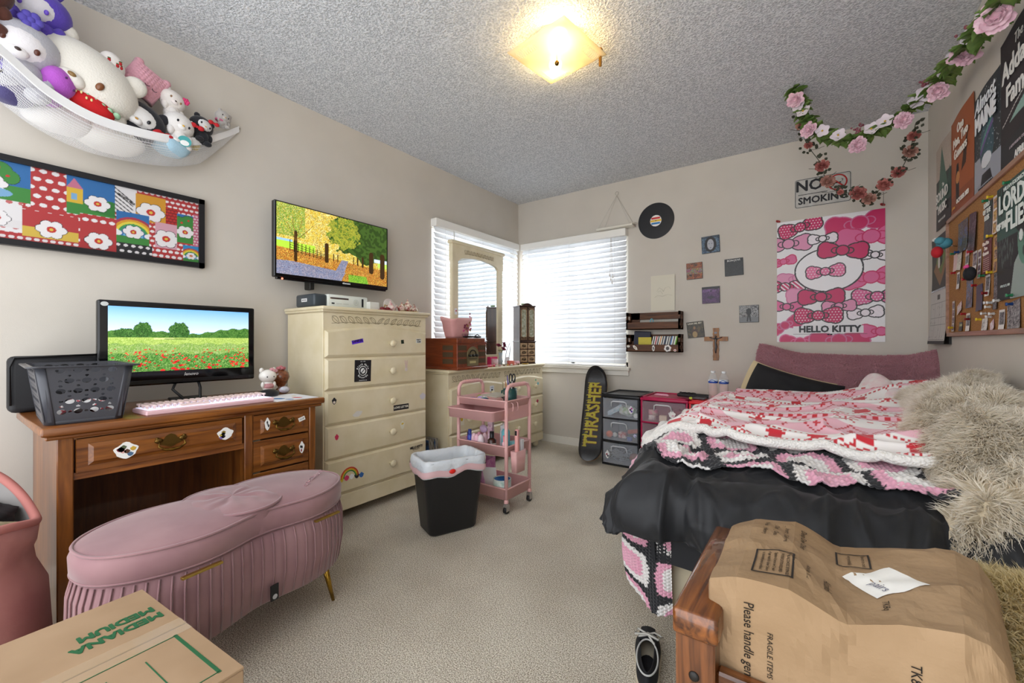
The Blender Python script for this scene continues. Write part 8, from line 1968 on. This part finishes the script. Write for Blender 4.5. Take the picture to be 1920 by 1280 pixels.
simple('teal_box', 'teal plastic box under the wooden bench rail', 'box', (2.55, -2.86, .0), lambda m: m.b2(-.12, -.02, 0, .15, .2, .31, .01), M('#6fc0b8', .4))
# paper bag
t = thing('paper_bag', 'large brown paper grocery bag lying on its side on the wooden bench', 'paper bag', (2.415, -2.86, .41))
KR = M('#a08464', .8, 0, (30, .4, .01), ('#907454', 5))
def bagring(x, y0, y1, z0, z1, n=10, seed=0, cr=.006):
    x0_ = x; c4 = [(y0, z0), (y1, z0), (y1, z1), (y0, z1)]; out = []
    for i in range(4):
        a, b = c4[i], c4[(i+1) % 4]
        for k in range(n):
            q = k/n; y, z = a[0]+(b[0]-a[0])*q, a[1]+(b[1]-a[1])*q
            x = x0_+(y-.1)*.18*smoothstep(.15, .36, x0_); w = cr*(1.1*nz(x*9+seed, y*9, z*9)+1.3*ridged(x*1.0, y+z, 6, seed)**3*(1 if k else .3)+.6*ridged(x, y-z, 15, seed+2)**3)
            if i == 0: out.append((x, y, max(.002, z+abs(w)*.3)))
            elif i == 1: out.append((x, y+w, z))
            elif i == 2: out.append((x, y, z+w))
            else: out.append((x, y-abs(w), z))
    return out
st_ = [(-.02+.0, .03, .20, .0, .13), (-.018, .0, .25, .0, .175), (.03, -.018, .262, .0, .20), (.10, -.022, .268, .0, .205), (.17, -.02, .268, .0, .175), (.24, -.02, .265, .0, .20), (.31, -.03, .262, .0, .215), (.335, -.02, .26, .0, .205), (.35, -.01, .25, .0, .18), (.36, .0, .24, .0, .15)]
rings = []; NS = 60
for i in range(NS+1):
    f = i/NS*(len(st_)-1); k = min(int(f), len(st_)-2); q = f-k; p = [st_[k][j]*(1-q)+st_[k+1][j]*q for j in range(5)]; rings.append(bagring(p[0], p[1], p[2], p[3], p[4], 12))
m = MB(); m.loft(rings, True, False, smooth=False); m.build('bag_body', KR, t, solid=.0012)
from mathutils.bvhtree import BVHTree
BT = BVHTree.FromPolygons([Vector(v) for v in m.v], m.f)
def onbag(o, top=True):
    """lay print onto the crumpled paper"""
    for v in o.data.vertices:
        c_ = v.co; h_ = BT.ray_cast(Vector((c_.x, c_.y, .6)), Vector((0, 0, -1))) if top else BT.ray_cast(Vector((c_.x, -.5, c_.z)), Vector((0, 1, 0)))
        if h_[0] is not None:
            if top: c_.z = h_[0].z+.0016
            else: c_.y = h_[0].y-.0016
    return o
m = MB(); m.grid(lambda u, v: (.225+(u-.5)*.066-(v-.5)*.04, .11+(u-.5)*.04+(v-.5)*.075+.004*math.sin(u*9), .2), 10, 10); onbag(m.build('torn_white_label', PAPER, t), True)
PL_ = text('pairs', .018, M('#8a8aa0', .6), t, frame((.218, .088, .2055), (.5, -.85, 0), (.85, .5, 0)))
INK = M('#2a2420', .8)
def bt(s, size, x, y, z=.207, up=False, **k):   # on the upper side, reading towards the viewer
    return onbag(text(s, size, INK, t, frame((x, y, z), (0, -1, 0.0), (1, 0, 0)), **k))
bt('Deep Dew  Other', .013, .115, .19, .21); bt('_ Insert  _ Delicate', .011, .088, .19, .21); bt('_ Dist  _ Glass', .011, .070, .20, .209); bt('X Hair  _ Heavy', .011, .052, .205, .209)
m = MB()
for (x0_, x1_, y0_, y1_) in ((.045, .105, .01, .10), (.165, .215, .165, .225)):
    m = MB()
    for a in ((x0_, y0_, x1_, y0_+.003), (x0_, y1_-.003, x1_, y1_), (x0_, y0_, x0_+.003, y1_), (x1_-.003, y0_, x1_, y1_)): m.grid(lambda u, v: (a[0]+(a[2]-a[0])*u, a[1]+(a[3]-a[1])*v, .2), 10, 10)
    onbag(m.build('printed_frame', INK, t))
for k, s_ in enumerate(('CONTAINS ALCOHOLIC BEVERAGES', 'AGE VERIFICATION REQUIRED', 'Signature of person over 21 years', 'of age required for delivery. Delivery', 'to intoxicated person is prohibited.')): bt(s_, .0068, .096-.0095*k, .055, .2095, bold=.0001, sx=.72)
bt('Be warm to cold', .0085, .205, .195, .2095, sx=.8); bt('very perishable', .0085, .185, .195, .2095, sx=.8); bt('Alcohol', .015, .15, .05, .196); bt('Above the line', .009, .125, .06, .204); bt('TK8q', .012, .22, .03, .207)
onbag(text('Please handle gently', .021, INK, t, frame((.045, -.0305, .095), (0, 0, -1), (1, 0, 0)), sx=.82), False); onbag(text('FRAGILE ITEMS', .011, INK, t, frame((.075, -.0315, .09), (0, 0, -1), (1, 0, 0))), False); onbag(PL_); [v.co.__setitem__(2, v.co.z+.002) for v in PL_.data.vertices]
onbag(text('TK8q', .016, INK, t, frame((.245, -.034, .135), (0, 0, -1), (1, 0, 0))), False); onbag(text('10A8AAJC2B0U7K89', .0085, INK, t, frame((.215, -.034, .07), (1, 0, 0), (0, 0, 1))), False)
# shoe
t = thing('sneaker', 'black canvas sneaker with grey laces on the carpet beside the bench', 'shoe', (2.13, -2.37, 0), -1.05-PI/2+PI*.0)
t.rotation_euler.z = math.radians(17)
def sole(k, g=0):   # outline toe at +y
    a = 2*PI*k; y = .138*math.sin(a); x = (.043+.006*math.sin(a)+g)*math.cos(a)*(1-.16*math.exp(-((y+.02)/.05)**2)); return x, y*(1+g*6)
m = MB(); m.loft([[(sole(i/48)[0], sole(i/48)[1], z) for i in range(48)] for z in (0, .004, .024, .028)], True, True); m.build('sole', M('#c9bda6', .6), t)
m = MB(); rings = []
for z, g, k in ((.026, -.002, 1), (.045, -.003, 1), (.06, -.010, .97), (.072, -.016, .94)):
    ring_ = []
    for i in range(48):
        x, y = sole(i/48, g); y *= k; zz = z*(1 if y < .02 else 1-.38*smoothstep(.02, .12, y)*(z/.072)); x2 = x*(1-(.25 if z > .06 else .1 if z > .04 else 0)*smoothstep(.0, .12, y)); ring_.append((x2, y, zz))
    rings.append(ring_)
m.loft(rings, False, False); m.grid(lambda u, v: ((u-.5)*.062*(1-.3*v), .02+.108*v, .070-.030*v+.006*math.sin(u*PI)), 10, 12); m.build('canvas_upper', M('#17171a', .85, 0, (700, .2, .001)), t, solid=.003)
m = MB(); m.tube([(.030*math.cos(q), -.055+.07*math.sin(q), .072+.004*math.sin(q)) for q in [i*PI/16 for i in range(32)]], .0025, 6, True); m.build('white_piping', M('#b8b8b4', .7), t)
m = MB(); m.sph((0, -.055, .03), (.030, .066, .012), 18, 8); m.build('insole', M('#101014', .9), t)
m = MB(); m.tube([(-.028, .03, .07), (.0, .034, .078), (.028, .03, .07)], .003, 6); m.tube([(-.026, .05, .064), (0, .055, .07), (.026, .05, .064)], .003, 6); m.tube([(0, .033, .08), (-.03, .05, .082), (-.038, .03, .078), (0, .031, .082), (.03, .012, .083), (.042, .04, .075), (.02, .05, .078), (0, .033, .08), (.02, -.005, .078)], .0032, 6); m.build('laces', M('#b9b6ae', .8), t)
